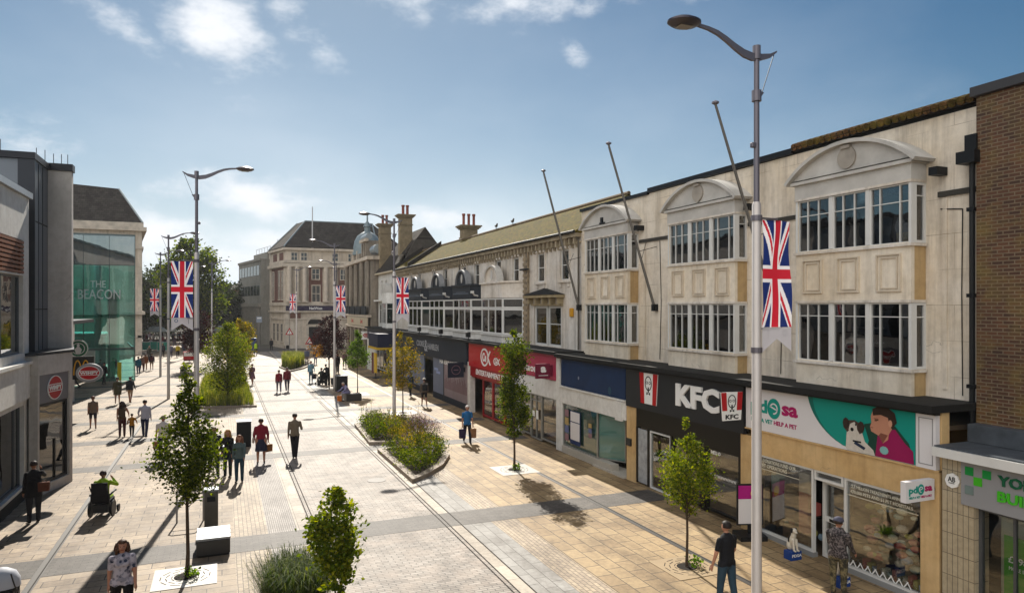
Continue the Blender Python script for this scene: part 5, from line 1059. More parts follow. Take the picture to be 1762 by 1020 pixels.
# ================================================================ street lamps and banners
POLEL = M('lamp_pole_pale', '#c9c2bd', .4, .25, var=.08, vs_=3); POLED = M('lamp_pole_dark', '#6e6a72', .4, .4, var=.1)
HEADM = M('lamp_head', '#4a454c', .3, .6); LENS = M('lamp_lens', '#8a8072', .2)
def make_lamp():
    t = thing('street_lamp', (0, 0, 0), 'x', 'street lamp', 'street lamps along both sides of the street')
    MB().tube([(0, 0, 0), (0, 0, .6), (0, 0, .62), (0, 0, 8.1), (0, 0, 8.15)], [.1, .1, .095, .082, .06], 14).build('lower_pole', POLEL, t, smooth=True)
    MB().tube([(0, 0, 8.15), (0, 0, 11.0)], [.055, .05], 12).build('upper_pole', POLED, t, smooth=True)
    prof = [(-.46, .1), (-.3, .0), (-.1, -.05), (.1, -.07), (.3, -.03), (.5, .06), (.7, .17), (.9, .26), (1.1, .31), (1.35, .34)]
    th_ = [.015, .04, .06, .07, .07, .06, .05, .04, .03, .025]; m = MB()
    P = [[(x, -.03, 10.9+z-h), (x, .03, 10.9+z-h), (x, .03, 10.9+z+h), (x, -.03, 10.9+z+h)] for (x, z), h in zip(prof, th_)]
    vs = [v for r in P for v in r]; fs = [(0, 1, 2, 3), tuple(4*(len(P)-1)+k for k in (3, 2, 1, 0))]
    for i in range(len(P)-1):
        for k in range(4): fs.append((4*i+k, 4*i+(k+1) % 4, 4*i+4+(k+1) % 4, 4*i+4+k))
    m.add(vs, fs); m.tube([(0, 0, 10.8), (0, 0, 11.05)], .075, 12); m.build('arm', POLED, t)
    m = MB(); m.tube([(-.42, 0, 10.97), (-.12, 0, 10.18)], .008, 5); m.build('stay_wire', BLACK, t)
    m = MB(); m.tube([(0, 0, 10.02), (0, 0, 10.22)], .09, 12); m.prism([(-.05, -.02, 10.05), (-.16, -.02, 10.2), (-.05, -.02, 10.22)], (0, .04, 0)); m.build('clamp', POLED, t)
    MB().box(.02, .13, -.04, .04, 9.15, 9.25).build('sensor', POLED, t, bevel=.02)
    m = MB(); m.lathe((1.62, 0, 11.24), [(.02, -.07), (.22, -.06), (.30, -.01), (.30, .02), (.2, .07), (.02, .09)], 24, 0, 1.05, .85); h = m.build('head', HEADM, t, smooth=True)
    MB().box(1.5, 1.75, -.09, .09, 11.155, 11.168).build('lens', LENS, h)
    m = MB()
    for z in (5.35, 7.8): m.tube([(0, 0, z), (0, 0, z+.1)], .105, 12)
    m.box(-.5, -.09, -.015, .015, 7.84, 7.87); m.box(-.3, -.09, -.015, .015, 5.78, 5.81); m.build('banner_bracket', POLED, t)
    return t
def make_banner():
    t = thing('flag_banner', (0, 0, 0), 'x', 'banner', 'union flag banners hanging from the street lamps')
    nx, ny = 56, 150; W_, H_ = .7, 2.0; V = []; Fc = []; mi = []
    for j in range(ny+1):
        for i in range(nx+1):
            x = -.12-W_*i/nx; z = 7.82-H_*j/ny
            V.append((x, .045*sin(4.5*i/nx+3.2*j/ny)+.02*sin(9*j/ny+2*i/nx), z))
    def col(a, b):                       # a along short side 0..30, b along long side 0..60 of the flag
        x, y = b-30, a-15                # flag laid lengthwise
        if abs(y) < 3 or abs(x) < 3: return 1
        if abs(y) < 5 or abs(x) < 5: return 2
        # diagonals
        ex, ey = (1 if x > 0 else -1)*.8944, (1 if y > 0 else -1)*.4472
        cr_ = ex*y-ey*x
        if abs(cr_) < 3: return 1 if -2 < cr_ < 0 else 2
        return 0
    for j in range(ny):
        for i in range(nx):
            k = j*(nx+1)+i; Fc.append((k, k+1, k+nx+2, k+nx+1)); mi.append(col(30*(i+.5)/nx, 60*(j+.5)/ny))
    m = MB(); m.add(V, Fc); m.m = mi
    cl = []
    for nm, c in (('flag_blue', '#13265f'), ('flag_red', '#b01c2e'), ('flag_white', '#d6d4d8')):
        mt, nt, bs = newmat(nm); bs.inputs['Base Color'].default_value = (*lin(c), 1); bs.inputs['Roughness'].default_value = .8
        tr = nt.nodes.new('ShaderNodeBsdfTranslucent'); tr.inputs[0].default_value = (*lin(c), 1); mx = nt.nodes.new('ShaderNodeMixShader'); mx.inputs[0].default_value = .3
        nt.links.new(bs.outputs[0], mx.inputs[1]); nt.links.new(tr.outputs[0], mx.inputs[2]); nt.links.new(mx.outputs[0], nt.nodes['Material Output'].inputs[0]); cl.append(mt)
    m.build('flag', cl, t)
    m = MB(); y_ = .012
    m.prism([(-.12, y_, 5.815), (-.82, y_, 5.815), (-.82, y_, 5.36), (-.47, y_, 5.6), (-.12, y_, 5.36)], (0, .004, 0)); o = m.build('tail', cl[2], t)
    m = MB(); Fp = YF(y_)
    ring(m, Fp, -.66, 5.71, .06, .06, .02, -.006, -.001); m.build('emblem', M('ring_blue', '#2a5a86'), o); MB().box(-.27, -.25, y_-.006, y_-.001, 5.6, 5.76).build('mark', M('mark_grey', '#88888c'), o)
    return t
lamp0, ban0 = make_lamp(), make_banner()
LP = [(9.2, 10.4, 180, 'nearest and tallest looking street lamp, its curved arm against the sky beside the pdsa shop', 1, 'large union flag banner on the nearest lamp in front of the cream bays'),
      (-.84, 27.6, 0, 'pale street lamp rising behind the near left tree with arm pointing right', 1, 'large union flag banner with white tail on the lamp behind the near left tree'),
      (-3.34, 52.8, 0, 'street lamp with bare lower pole standing in the left pavement between walkers', 0, ''),
      (-5.06, 69.8, 0, 'further left street lamp with its foot near the glass tower corner', 1, 'union flag banner on the lamp nearest the glass tower'),
      (8.75, 38.3, 180, 'street lamp standing at the far end of the front planting beds', 1, 'union flag banner in front of the navy canted bays'),
      (7.95, 55.0, 180, 'street lamp beside the dark purple tree and black litter bin', 1, 'union flag banner in front of the domed bank edge'),
      (8.7, 92.7, 0, 'thin distant street lamp in front of the corner bank left columns', 1, 'small union flag banner in front of the corner bank'),
      (11.6, 79, 180, 'distant street lamp behind the purple tree beside the corner bank', 0, ''),
      (-1.0, 82.6, 0, 'slim distant pole lamp in front of the big green tree', 0, ''),
      (-3.8, 96, 0, 'most distant street lamp behind the large left banner', 1, 'small distant union flag banner partly behind the big left banner')]
for i, (x, y, rz, lab, hasb, blab) in enumerate(LP):
    o = lamp0 if i == 0 else copy_tree(lamp0)
    o.location = (x, y, 0); o.rotation_euler = (0, 0, radians(rz)); o['label'] = lab
    if hasb:
        b = ban0 if i == 0 else copy_tree(ban0)
        b.location = (x, y, 0); b.rotation_euler = (0, 0, radians(rz)); b['label'] = blab
# ================================================================ flagpoles leaning out from the facade
for (Y_, X1, z1, lab) in ((21.8, 12.67, 11.95, 'bare leaning flagpole between the two arched bays in the middle of the cream wall'), (27.7, 12.87, 12.05, 'bare leaning flagpole at the edge of the mossy roof, furthest of the three'), (15.74, 12.5, 11.75, 'bare leaning flagpole crossing the middle bay beside the tall lamp, nearest of the three')):
    t = thing('flagpole', (14.6, Y_, 6.2), lab, 'flagpole', 'leaning flagpoles on the cream facade')
    MB().tube([(14.58, Y_, 6.2), (X1, Y_, z1)], [.055, .035], 10).build('pole', M('weathered_pole', '#6c6862', .6), t, smooth=True)
    MB().lathe((X1, Y_, z1), [(.035, -.02), (.1, .02), (.1, .06), (.02, .1)], 10).build('finial', POLED, t)
    m = MB(); m.tube([(13.9, Y_, 8.2), (14.68, Y_, 8.4)], .012, 4); m.tube([(14.0, Y_, 7.8), (14.68, Y_+.7, 8.6)], .01, 4); m.box(14.5, 14.69, Y_-.08, Y_+.08, 6.05, 6.3); m.build('stay', BLACK, t)
    MB().tube([(X1-.05, Y_-.05, z1-.1), (14.4, Y_-.08, 6.5)], .006, 4).build('rope', DKMET, t)
# ================================================================ trees
def leaf_mesh(mb, pts, size, rng, up=.25, mi=0):
    """one folded leaf (4 verts) at every point"""
    n = len(pts); d = rng.normal(size=(n, 3)); d[:, 2] = d[:, 2]*.6+up; d /= np.linalg.norm(d, axis=1)[:, None]
    w = np.cross(d, rng.normal(size=(n, 3))); w /= np.linalg.norm(w, axis=1)[:, None]
    s = size*rng.uniform(.6, 1.25, n)[:, None]; nrm = np.cross(d, w)
    a = pts; b = pts+d*s*.5+w*s*.3+nrm*s*.08; c = pts+d*s; e = pts+d*s*.5-w*s*.3+nrm*s*.08
    V = np.stack([a, b, c, e], 1).reshape(-1, 3); base = len(mb.v); mb.v += [tuple(v) for v in V.tolist()]
    mb.f += [(base+4*i, base+4*i+1, base+4*i+2, base+4*i+3) for i in range(n)]; mb.m += [mi]*n
LEAF = {'green': Mleaf('leaf_green', '#1c2a0c', '#3f4e14', '#727a22', .52), 'bright': Mleaf('leaf_bright', '#2c3f10', '#4a6418', '#78903a'), 'lime': Mleaf('leaf_lime', '#33440d', '#5a6a16', '#8a8a26'),
        'autumn': Mleaf('leaf_autumn', '#3a4016', '#6a6424', '#a08436'), 'purple': Mleaf('leaf_purple', '#1c0f12', '#30191c', '#4a2622', .25), 'dark': Mleaf('leaf_dark', '#141d0a', '#24300f', '#3c4716', .3),
        'orange': Mleaf('leaf_orange', '#6b4a12', '#9a6a18', '#b8862a')}
BARK = M('bark', '#4a3d30', .9, var=.4, vs_=8); BARKD = M('bark_dark', '#2e2620', .9, var=.4, vs_=8)
def tree(name, label, x, y, prof, leaf, n, size, cat='tree', trunk_r=.05, lean=(0, 0), clumps=60, cr=.28, seed=1, bark=None, parts=None, group=None, extra=None):
    """prof: list of (z, radius) outlining the crown; leaves gather in clumps along limbs"""
    rng = np.random.default_rng(seed); t = thing(name, (x, y, 0), label, cat, group)
    z0, z1 = prof[0][0], prof[-1][0]; zs = np.array([p[0] for p in prof]); rs = np.array([p[1] for p in prof])
    ax = lambda z: np.array([x+lean[0]*z, y+lean[1]*z, z])
    tr = MB(); top = z0+(z1-z0)*.85
    pts = [ax(z)+np.array([.02*sin(z*3), .02*cos(z*2.3), 0])*min(1, z) for z in np.linspace(0, top, 9)]
    tr.tube([tuple(p) for p in pts], [trunk_r*(1.25 if k == 0 else 1-.085*k) for k in range(9)], 9)
    cs = []
    w = np.interp(np.linspace(z0, z1, 60), zs, rs)**1.6+.02; w /= w.sum()
    for k in range(clumps):
        z = float(rng.choice(np.linspace(z0, z1, 60), p=w)); R = float(np.interp(z, zs, rs)); a = rng.uniform(0, 2*pi); rr = R*sqrt(rng.uniform(.12, 1))*rng.uniform(.8, 1.08)
        c = ax(z)+np.array([rr*cos(a), rr*sin(a), 0]); cs.append((c, R))
        if k % 2 == 0:
            zb = max(z0*.92, z-rr*.9-.1); s0 = ax(zb); mid = (s0+c)/2+np.array([0, 0, -.05]); tr.tube([tuple(s0), tuple(mid), tuple(c)], [trunk_r*.35, trunk_r*.22, trunk_r*.08], 5, cap=False)
    tr.build('trunk', bark or BARK, t, smooth=True)
    P = []; per = n//clumps
    for c, R in cs:
        r_ = cr*rng.uniform(.6, 1.25)*max(.35, min(1, R/rs.max()*1.3)); p = rng.normal(size=(per, 3))*r_*np.array([.55, .55, .6]); P.append(c+p)
    P = np.concatenate(P); m = MB()
    if extra:
        sel = (P[:, 0] < x+extra[1]) & (P[:, 2] < extra[2]); leaf_mesh(m, P[~sel], size, rng, mi=0); leaf_mesh(m, P[sel], size, rng, mi=1); m.build('crown', [LEAF[leaf], LEAF[extra[0]]], t)
    else: leaf_mesh(m, P, size, rng); m.build('crown', LEAF[leaf], t)
    return t
tree('street_tree', 'leafy young tree with a pale root grate in the left foreground beside the bench', -.74, 17.83, [(1.75, .1), (2.1, .5), (2.6, .7), (3.2, .56), (3.75, .3), (4.2, .2), (4.55, .14), (4.9, .04)], 'green', 7800, .085, trunk_r=.045, clumps=115, cr=.26, seed=4, lean=(.01, 0))
tree('street_tree', 'bushy large leaved tree at the bottom centre beside the tall grass', 1.86, 12.75, [(1.15, .15), (1.45, .34), (2.0, .42), (2.5, .34), (2.8, .22), (3.0, .04)], 'lime', 4200, .095, trunk_r=.022, clumps=80, cr=.15, seed=9)
tree('street_tree', 'narrow columnar tree on the sunny right pavement in front of the pink sign', 10.3, 24.81, [(1.2, .1), (1.7, .42), (2.4, .6), (2.9, .5), (3.4, .45), (3.8, .4), (4.3, .58), (4.8, .52), (5.3, .1)], 'green', 8500, .1, trunk_r=.045, clumps=105, cr=.24, seed=14)
tree('street_tree', 'young round tree with yellow green leaves in front of the charcoal fascia shop', 10.26, 13.97, [(1.25, .1), (1.65, .45), (2.1, .66), (2.5, .56), (2.85, .32), (3.15, .14), (3.5, .03)], 'lime', 5200, .075, trunk_r=.035, clumps=100, cr=.22, seed=21)
tree('street_tree', 'thin crowned tree with autumn tinged leaves behind the planting bed lamp', 9.8, 40.65, [(1.5, .3), (2.0, 1.0), (2.6, 1.25), (3.4, .9), (4.2, .5), (4.9, .1)], 'autumn', 3200, .13, trunk_r=.04, clumps=60, cr=.36, seed=23)
tree('street_tree', 'small bright green umbrella shaped tree near the seated man', 8.91, 50.55, [(2.1, .5), (2.5, .95), (3.0, .85), (3.4, .45), (4.0, .25), (4.6, .08)], 'bright', 4200, .12, trunk_r=.04, clumps=60, cr=.3, seed=27)
tree('street_tree', 'dark purple leaved tree with an orange patch in the distance', 7.9, 57.5, [(2.3, .5), (2.8, 1.2), (3.5, 1.3), (4.3, 1.0), (5.0, .7), (5.6, .15)], 'purple', 5500, .15, trunk_r=.07, clumps=70, cr=.4, seed=31, bark=BARKD, extra=('orange', -.6, 3.2))
tree('street_tree', 'large dense green tree growing in the grassy left bed', .35, 49.5, [(.8, .9), (1.8, 1.35), (3.0, 1.5), (3.9, 1.3), (4.6, .8), (5.2, .2)], 'lime', 11500, .12, trunk_r=.08, clumps=120, cr=.42, seed=35)
tree('street_tree', 'yellow green bushy tree at the back of the grassy left bed', 1.35, 60, [(.8, .7), (2.0, 1.2), (3.3, 1.3), (4.5, .9), (5.4, .2)], 'autumn', 7000, .15, trunk_r=.07, clumps=90, cr=.42, seed=38)
tree('street_tree', 'dark red leaved tree behind the grassy left bed', -2.2, 76, [(1.6, .6), (2.6, 1.6), (4.0, 1.7), (5.4, .9), (6.0, .2)], 'purple', 5000, .2, trunk_r=.09, clumps=70, cr=.55, seed=41, bark=BARKD)
tree('big_tree', 'largest rounded green tree behind the left lamps at the end of the street', -4.5, 121, [(3.0, 2.2), (6, 4.6), (9.5, 5.3), (13, 4.4), (15.5, 2.6), (17.0, .6)], 'green', 15000, .5, trunk_r=.45, clumps=130, cr=1.25, seed=44)
tree('big_tree', 'dark tree beside the old stone building on the far left', -14.2, 128, [(2.5, 2.0), (5, 4.0), (8, 4.2), (11, 3.0), (12.6, .6)], 'dark', 8000, .5, trunk_r=.4, clumps=90, cr=1.3, seed=47)
tree('big_tree', 'dark spreading tree between the two leftmost far trees', -10, 140, [(2.5, 3), (5, 5), (8.5, 5.2), (12, 3.4), (13.6, .6)], 'dark', 9000, .55, trunk_r=.4, clumps=90, cr=1.5, seed=49)
tree('big_tree', 'dark tree filling the gap left of the concrete office block', 1.0, 136, [(1.5, 2.5), (4, 3.6), (7, 3.8), (9.5, 2.4), (10.5, .4)], 'dark', 8000, .5, trunk_r=.4, clumps=90, cr=1.3, seed=52)
m = MB(); rng = np.random.default_rng(60); P = np.stack([rng.uniform(-45, 14, 16000), rng.uniform(170, 190, 16000), rng.uniform(0, 1, 16000)**.8*(9+2.5*np.sin(rng.uniform(0, 6, 16000)))], 1)
leaf_mesh(m, P, 1.0, rng); o = m.build('far_woodland', LEAF['dark'], kind='stuff'); tag(o, 'dark mass of far trees closing the view')
# ---- root grates
def grate(x, y, r0, lab, w=1.4, rz=0, mat=None):
    t = thing('tree_grate', (x, y, 0), lab, 'tree grate')
    MB().box(x-w/2, x+w/2, y-w/2, y+w/2, .004, .012).build('plate', mat or M('pale_grate', '#b9b4ac', .5, var=.08), t)
    m = MB(); F0 = None
    for r in (.3, .42, .54):
        for k in range(10):
            a0 = 2*pi*k/10+r*3; a1 = a0+.42
            q = [(x+rr_*cos(a), y+rr_*sin(a)) for rr_, a in ((r, a0), (r, a1), (r-.02, a1), (r-.02, a0))]; m.prism([(p[0], p[1], .0125) for p in q], (0, 0, .003))
    m.build('slots', gm, t); MB().lathe((x, y, .013), [(.24, 0), (.24, .006)], 20).build('soil_hole', M('dark_soil', '#1d1710', .95), t)
grate(-.78, 17.85, .2, 'pale square root grate with curved slots under the near left tree', 1.35); grate(10.26, 13.97, .2, 'buff root grate with curved slots under the round right tree', 1.3, mat=M('buff_grate', '#a08b6c', .6)); grate(10.3, 24.81, .2, 'pale root grate under the columnar tree', 1.5); grate(9.8, 40.65, .2, 'white root grate behind the planting bed lamp', 1.6); grate(8.91, 50.55, .2, 'small pale root grate under the umbrella shaped tree', 1.5)
def blades(name, cx, cy, rx, ry, n, h, w, mat, rng, z0=0.0, spread=.6, label=None, cat=None, kind=None, poly=None):
    m = MB()
    for i in range(n):
        if poly is not None: bx, by = poly(rng)
        else: a = rng.uniform(0, 2*pi); r = sqrt(rng.uniform()); bx, by = cx+rx*r*cos(a), cy+ry*r*sin(a)
        a = rng.uniform(0, 2*pi); hh = h*rng.uniform(.6, 1.1); s = spread*hh*rng.uniform(.3, 1); dx, dy = cos(a)*s, sin(a)*s; px, py = -sin(a)*w, cos(a)*w
        pts = [(bx, by, z0), (bx+dx*.25, by+dy*.25, z0+hh*.55), (bx+dx*.65, by+dy*.65, z0+hh*.9), (bx+dx, by+dy, z0+hh*.88)]
        v = []
        for k, p in enumerate(pts): ww = (1, .8, .5, .08)[k]; v += [(p[0]-px*ww, p[1]-py*ww, p[2]), (p[0]+px*ww, p[1]+py*ww, p[2])]
        m.add(v, [(0, 1, 3, 2), (2, 3, 5, 4), (4, 5, 7, 6)])
    return m.build(name, mat, label=label, cat=cat, kind=kind)
GR = Mleaf('grass_blades', '#1f2f10', '#37481c', '#70783c', .35); rng = np.random.default_rng(5)
blades('ornamental_grass', 1.3, 14.1, .5, .55, 5200, 1.45, .0065, GR, rng, 0, .6, 'tall feathery ornamental grass clump at the bottom centre', 'ornamental grass')
for (x_, y_, s_) in ((10.36, 24.7, 11), (10.45, 13.9, 12), (-.66, 17.75, 13)):
    rg = np.random.default_rng(s_); m = MB(); leaf_mesh(m, np.stack([x_+rg.normal(size=90)*.09, y_+rg.normal(size=90)*.09, rg.uniform(.02, .2, 90)], 1), .09, rg, up=.7); o = m.build('weeds', LEAF['bright'], kind='stuff'); tag(o, 'small green weeds growing in a root grate')
# ---- planting beds
KERB = M('bed_kerb', '#97897a', .7, var=.2, vs_=3, bmp=.1); KERBD = M('kerb_face', '#4a4037', .8, var=.2); SOIL = M('bed_soil', '#3a2e22', .95, var=.4, vs_=4)
def inpoly(p, poly):
    c = False; n = len(poly)
    for i in range(n):
        a, b = poly[i], poly[(i+1) % n]
        if (a[1] > p[1]) != (b[1] > p[1]) and p[0] < (b[0]-a[0])*(p[1]-a[1])/(b[1]-a[1])+a[0]: c = not c
    return c
def bed(name, label, poly, h=.14, w=.28):
    cx, cy = sum(p[0] for p in poly)/len(poly), sum(p[1] for p in poly)/len(poly); t = thing(name, (cx, cy, 0), label, 'planting bed')
    inner = []; n = len(poly)
    for i in range(n):
        a, b, c = Vector(poly[i-1]), Vector(poly[i]), Vector(poly[(i+1) % n]); e1 = (b-a).normalized(); e2 = (c-b).normalized()
        n1, n2 = Vector((-e1.y, e1.x)), Vector((-e2.y, e2.x)); s = (n1+n2)
        if s.length < 1e-3: s = n1
        s = s.normalized(); s = s*(w/max(.4, s.dot(n1))); inner.append(tuple(b+s))
    if abs(sum(1 for p in inner if inpoly(p, poly))) < n/2: inner = [tuple(Vector(poly[i])*2-Vector(inner[i])) for i in range(n)]
    m = MB()
    for i in range(n):
        j = (i+1) % n; m.prism([(*poly[i], 0), (*poly[j], 0), (*inner[j], 0), (*inner[i], 0)], (0, 0, h))
    m.build('kerb', KERB, t); m = MB(); m.prism([(*p, 0) for p in inner], (0, 0, h-.05)); m.build('soil', SOIL, t); return inner
def sampler(poly):
    xs_ = [p[0] for p in poly]; ys_ = [p[1] for p in poly]
    def f(rng):
        while True:
            p = (rng.uniform(min(xs_), max(xs_)), rng.uniform(min(ys_), max(ys_)))
            if inpoly(p, poly): return p
    return f
def plants(name, label, poly, n, size, h, leaf, seed, cl=60, spires=0, flowers=None, hf=None):
    rng = np.random.default_rng(seed); f = sampler(poly); m = MB(); mats = [LEAF[leaf] if isinstance(leaf, str) else leaf]
    P = []
    for k in range(cl):
        c = f(rng); hh = h*rng.uniform(.45, 1.1)*(hf(c) if hf else 1); q = rng.normal(size=(n//cl, 3))*np.array([.2, .2, .0]); q[:, 2] = rng.uniform(.08, 1, n//cl)**.7*hh; q[:, :2] *= (1.15-.5*q[:, 2:3]/max(hh, .1)); P.append(q+np.array([c[0], c[1], .08]))
    P = np.concatenate(P); leaf_mesh(m, P, size, rng, up=.8)
    for k in range(spires):
        c = f(rng); hh = h*rng.uniform(1.2, 1.75); m.tube([(c[0], c[1], .1), (c[0]+.04, c[1], hh)], [.008, .004], 4)
        leaf_mesh(m, np.stack([c[0]+rng.normal(size=30)*.04, c[1]+rng.normal(size=30)*.04, rng.uniform(.3, 1, 30)*hh], 1), size*.9, rng, up=.6)
    if flowers:
        for mt, cnt in flowers:
            mats.append(mt); mi = len(mats)-1
            for k in range(cnt):
                c = f(rng); z = h*rng.uniform(.7, 1.15); leaf_mesh(m, np.array([[c[0], c[1], z]])+rng.normal(size=(7, 3))*.03, size*.7, rng, mi=mi)
    o = m.build(name, mats, kind='stuff'); tag(o, label); return o
p1 = [(6.38, 37.1), (6.12, 31.75), (7.6, 31.3), (8.6, 33.0), (8.7, 36.0), (7.6, 37.6)]
p2 = [(6.15, 30.1), (6.2, 24.3), (6.9, 24.9), (7.9, 26.2), (8.7, 27.9), (8.95, 30.0), (8.4, 31.4), (7.8, 30.6)]
flw = M('flower_pink', '#b58aa0', .8); fly = M('flower_yellow', '#a89a2a', .8); flv = M('flower_violet', '#6d4a6e', .8); flp = M('flower_pale', '#c9bfc4', .8)
i1 = bed('planting_bed', 'rear of the two kerbed flower beds beside the street lamp', p1); i2 = bed('planting_bed', 'front kerbed flower bed with pointed curved tip', p2)
plants('perennials', 'mixed green perennials in the rear flower bed', i1, 9000, .08, .8, 'green', 71, 80, 16, [(fly, 40), (flv, 90)])
plants('perennials', 'mixed green and yellow perennials in the front flower bed', i2, 11000, .075, .7, 'green', 72, 100, 12, [(fly, 90), (flp, 50), (flv, 90)])
plants('perennials', 'tall reddish stems in the beds', [(6.8, 27), (8.2, 27.8), (8.6, 33), (7, 33)], 3500, .07, 1.1, 'autumn', 73, 40, 8)
plants('flowering_perennials', 'haze of pale pink flowers at the right side of the beds', [(8.0, 31.6), (9.6, 31.8), (9.6, 35.4), (8.2, 35.2)], 2500, .06, .7, 'purple', 74, 40, 0, [(flw, 260), (flp, 200)])
p3 = [(2.0, 46.4), (1.9, 66), (.8, 68), (-1.5, 66), (-1.8, 48.2), (-1.0, 46.9)]
i3 = bed('planting_bed', 'long grassy bed with trees left of the road', p3, .12, .16)
rng = np.random.default_rng(6); GR2 = Mleaf('bed_grass', '#3c4c16', '#6a7424', '#a09a4a', .35)
o = blades('bed_grass', 0, 0, 0, 0, 5200, .75, .012, GR2, rng, .08, .45, 'long grass filling the left bed', None, 'stuff', sampler(i3))
p4 = [(5.4, 75.8), (6.0, 70.1), (7.6, 73.2), (9.2, 78.9), (8.4, 84), (6.3, 84)]
i4 = bed('planting_bed', 'small distant pointed bed with a mound of grass in the middle of the street', p4, .14, .18)
o = blades('bed_grass', 0, 0, 0, 0, 3800, 1.35, .018, GR2, rng, .08, .5, 'mound of tall grass in the small distant bed', None, 'stuff', sampler([(5.7, 75.8), (6.1, 72), (7.2, 74), (8.2, 78.6), (7.8, 82), (6.4, 82)]))
# ---- seats, bins, posts
GRAN = M('dark_granite', '#3a3735', .4, var=.2, vs_=8); STEELT = M('brushed_steel', '#8f9296', .4, .6)
def bench(x, y, label, w=.78, l=1.05):
    t = thing('bench', (x, y, 0), label, 'bench'); MB().box(x-w/2, x+w/2, y-l/2, y+l/2, .06, .4).build('base', GRAN, t, bevel=.01); MB().box(x-w/2+.05, x+w/2-.05, y-l/2+.05, y+l/2-.05, 0, .06).build('plinth', BLACK, t)
    for k in range(3): a = y-l/2+k*l/3; MB().box(x-w/2-.01, x+w/2+.01, a+.02, a+l/3-.02, .402, .46).build('slab', STEELT, t, bevel=.008)
bench(-.2, 19.55, 'dark block bench with pale slab top under the near left tree')
bench(.35, 31.9, 'dark block bench seen between the near left tree and the standing group')
def bin_(x, y, label, s=.36, h=1.02, m1=None):
    t = thing('litter_bin', (x, y, 0), label, 'litter bin'); MB().box(x-s/2, x+s/2, y-s/2, y+s/2, .02, h).build('body', m1 or M('bin_steel', '#5c5952', .4, .5, var=.25), t, bevel=.01); MB().box(x-s/2-.01, x+s/2+.01, y-s/2-.01, y+s/2+.01, h+.002, h+.05).build('lid', STEELT, t); MB().box(x-s*.3, x+s*.3, y-s/2-.012, y-s/2-.002, h-.28, h-.14).build('opening', BLACK, t)
bin_(-.28, 21.7, 'tall square steel litter bin beside the near left tree'); bin_(8.1, 52.6, 'black litter bin next to the seated man', .8, 1.15, BLACK); bin_(.9, 33.6, 'dark litter bin behind the near left tree and group', .6, 1.1, BLACK)
bin_(3.9, 103, 'tall blue box cabinet near the three people in yellow vests', .9, 1.9, M('cabinet_blue', '#1e3a72', .5))
t = thing('block_seat', (8.0, 47.4, 0), 'low dark stone block the man sits on', 'stone block'); MB().box(7.55, 8.55, 46.9, 47.7, 0, .46).build('block', GRAN, t, bevel=.02)
t = thing('handrail', (-.1, 22.6, 0), 'short steel cycle rail behind the near left tree', 'cycle stand'); MB().tube([(-1.2, 22.4, 0), (-1.2, 22.4, .85), (-1.1, 22.4, .92), (-.55, 22.4, .92), (-.5, 22.4, .85), (-.5, 22.4, 0)], .025, 8).tube([(-1.2, 22.4, .6), (-.5, 22.4, .6)], .015, 6).build('rail', STEELT, t)
def road_sign(x, y, h, label, tri=True):
    t = thing('road_sign', (x, y, 0), label, 'road sign'); MB().tube([(x, y, 0), (x, y, h)], .04, 8).build('post', M('sign_post', '#77777a', .5), t); Fp = YF(y-.06)
    if tri:
        MB().fprism(Fp, [(x-.55, h-.95), (x+.55, h-.95), (x, h)], 0, .02).build('plate', RED, t); MB().fprism(Fp, [(x-.34, h-.84), (x+.34, h-.84), (x, h-.26)], -.01, -.001).build('face', LET, t); MB().fb(Fp, x-.03, x+.03, h-.75, h-.42, -.02, -.011).build('symbol', BLACK, t)
    else:
        MB().fb(Fp, x-.4, x+.4, h-.9, h, 0, .02).build('plate', M('info_blue_grey', '#8d97a5', .4), t); MB().fb(Fp, x-.28, x+.28, h-.35, h-.15, -.01, -.001).build('face', LET, t)
x, y = gp(498, 607); road_sign(x, y, 3.4, 'red and white triangular warning sign in front of the corner bank'); road_sign(10.3, 93, 2.4, 'red and white triangular sign behind the purple tree')
x, y = gp(446, 600); road_sign(x, y, 4.8, 'pale rectangular information sign in front of the concrete block', False); 
x, y = gp(252, 590); road_sign(x+.2, y, 6.0, 'thin post with small square sign left of the far banner', False)
t = thing('advert_stand', (12.6, 15.3, 0), 'swing advert stand with magenta and white poster by the charity shop window', 'advert stand')
m = MB(); xa_, ya_ = Yu(1283, 1)*0+13.0, 15.6
Fp = Fr((12.78, 15.2, 0), (1, -.35, 0), (.35, 1, 0)); MB().fb(Fp, 0, .72, .35, 1.45, 0, .05).build('frame', BLACK, t); m = MB(); m.fb(Fp, .04, .68, .39, 1.05, -.012, -.001, 0); m.fb(Fp, .04, .68, 1.051, 1.41, -.012, -.001, 1); m.build('poster', [SIGNW, M('poster_magenta', '#a8147a')], t); MB().fprism(Fp, disc(Fp, .5, 1.2, .13, .13, 0, 0), -.02, -.013).build('poster_spot', M('yellow_spot', '#d8a820'), t); MB().fb(Fp, .0, .72, 0, .12, -.3, .35).fb(Fp, .3, .42, .121, .349, 0, .04).build('base', BLACK, t)
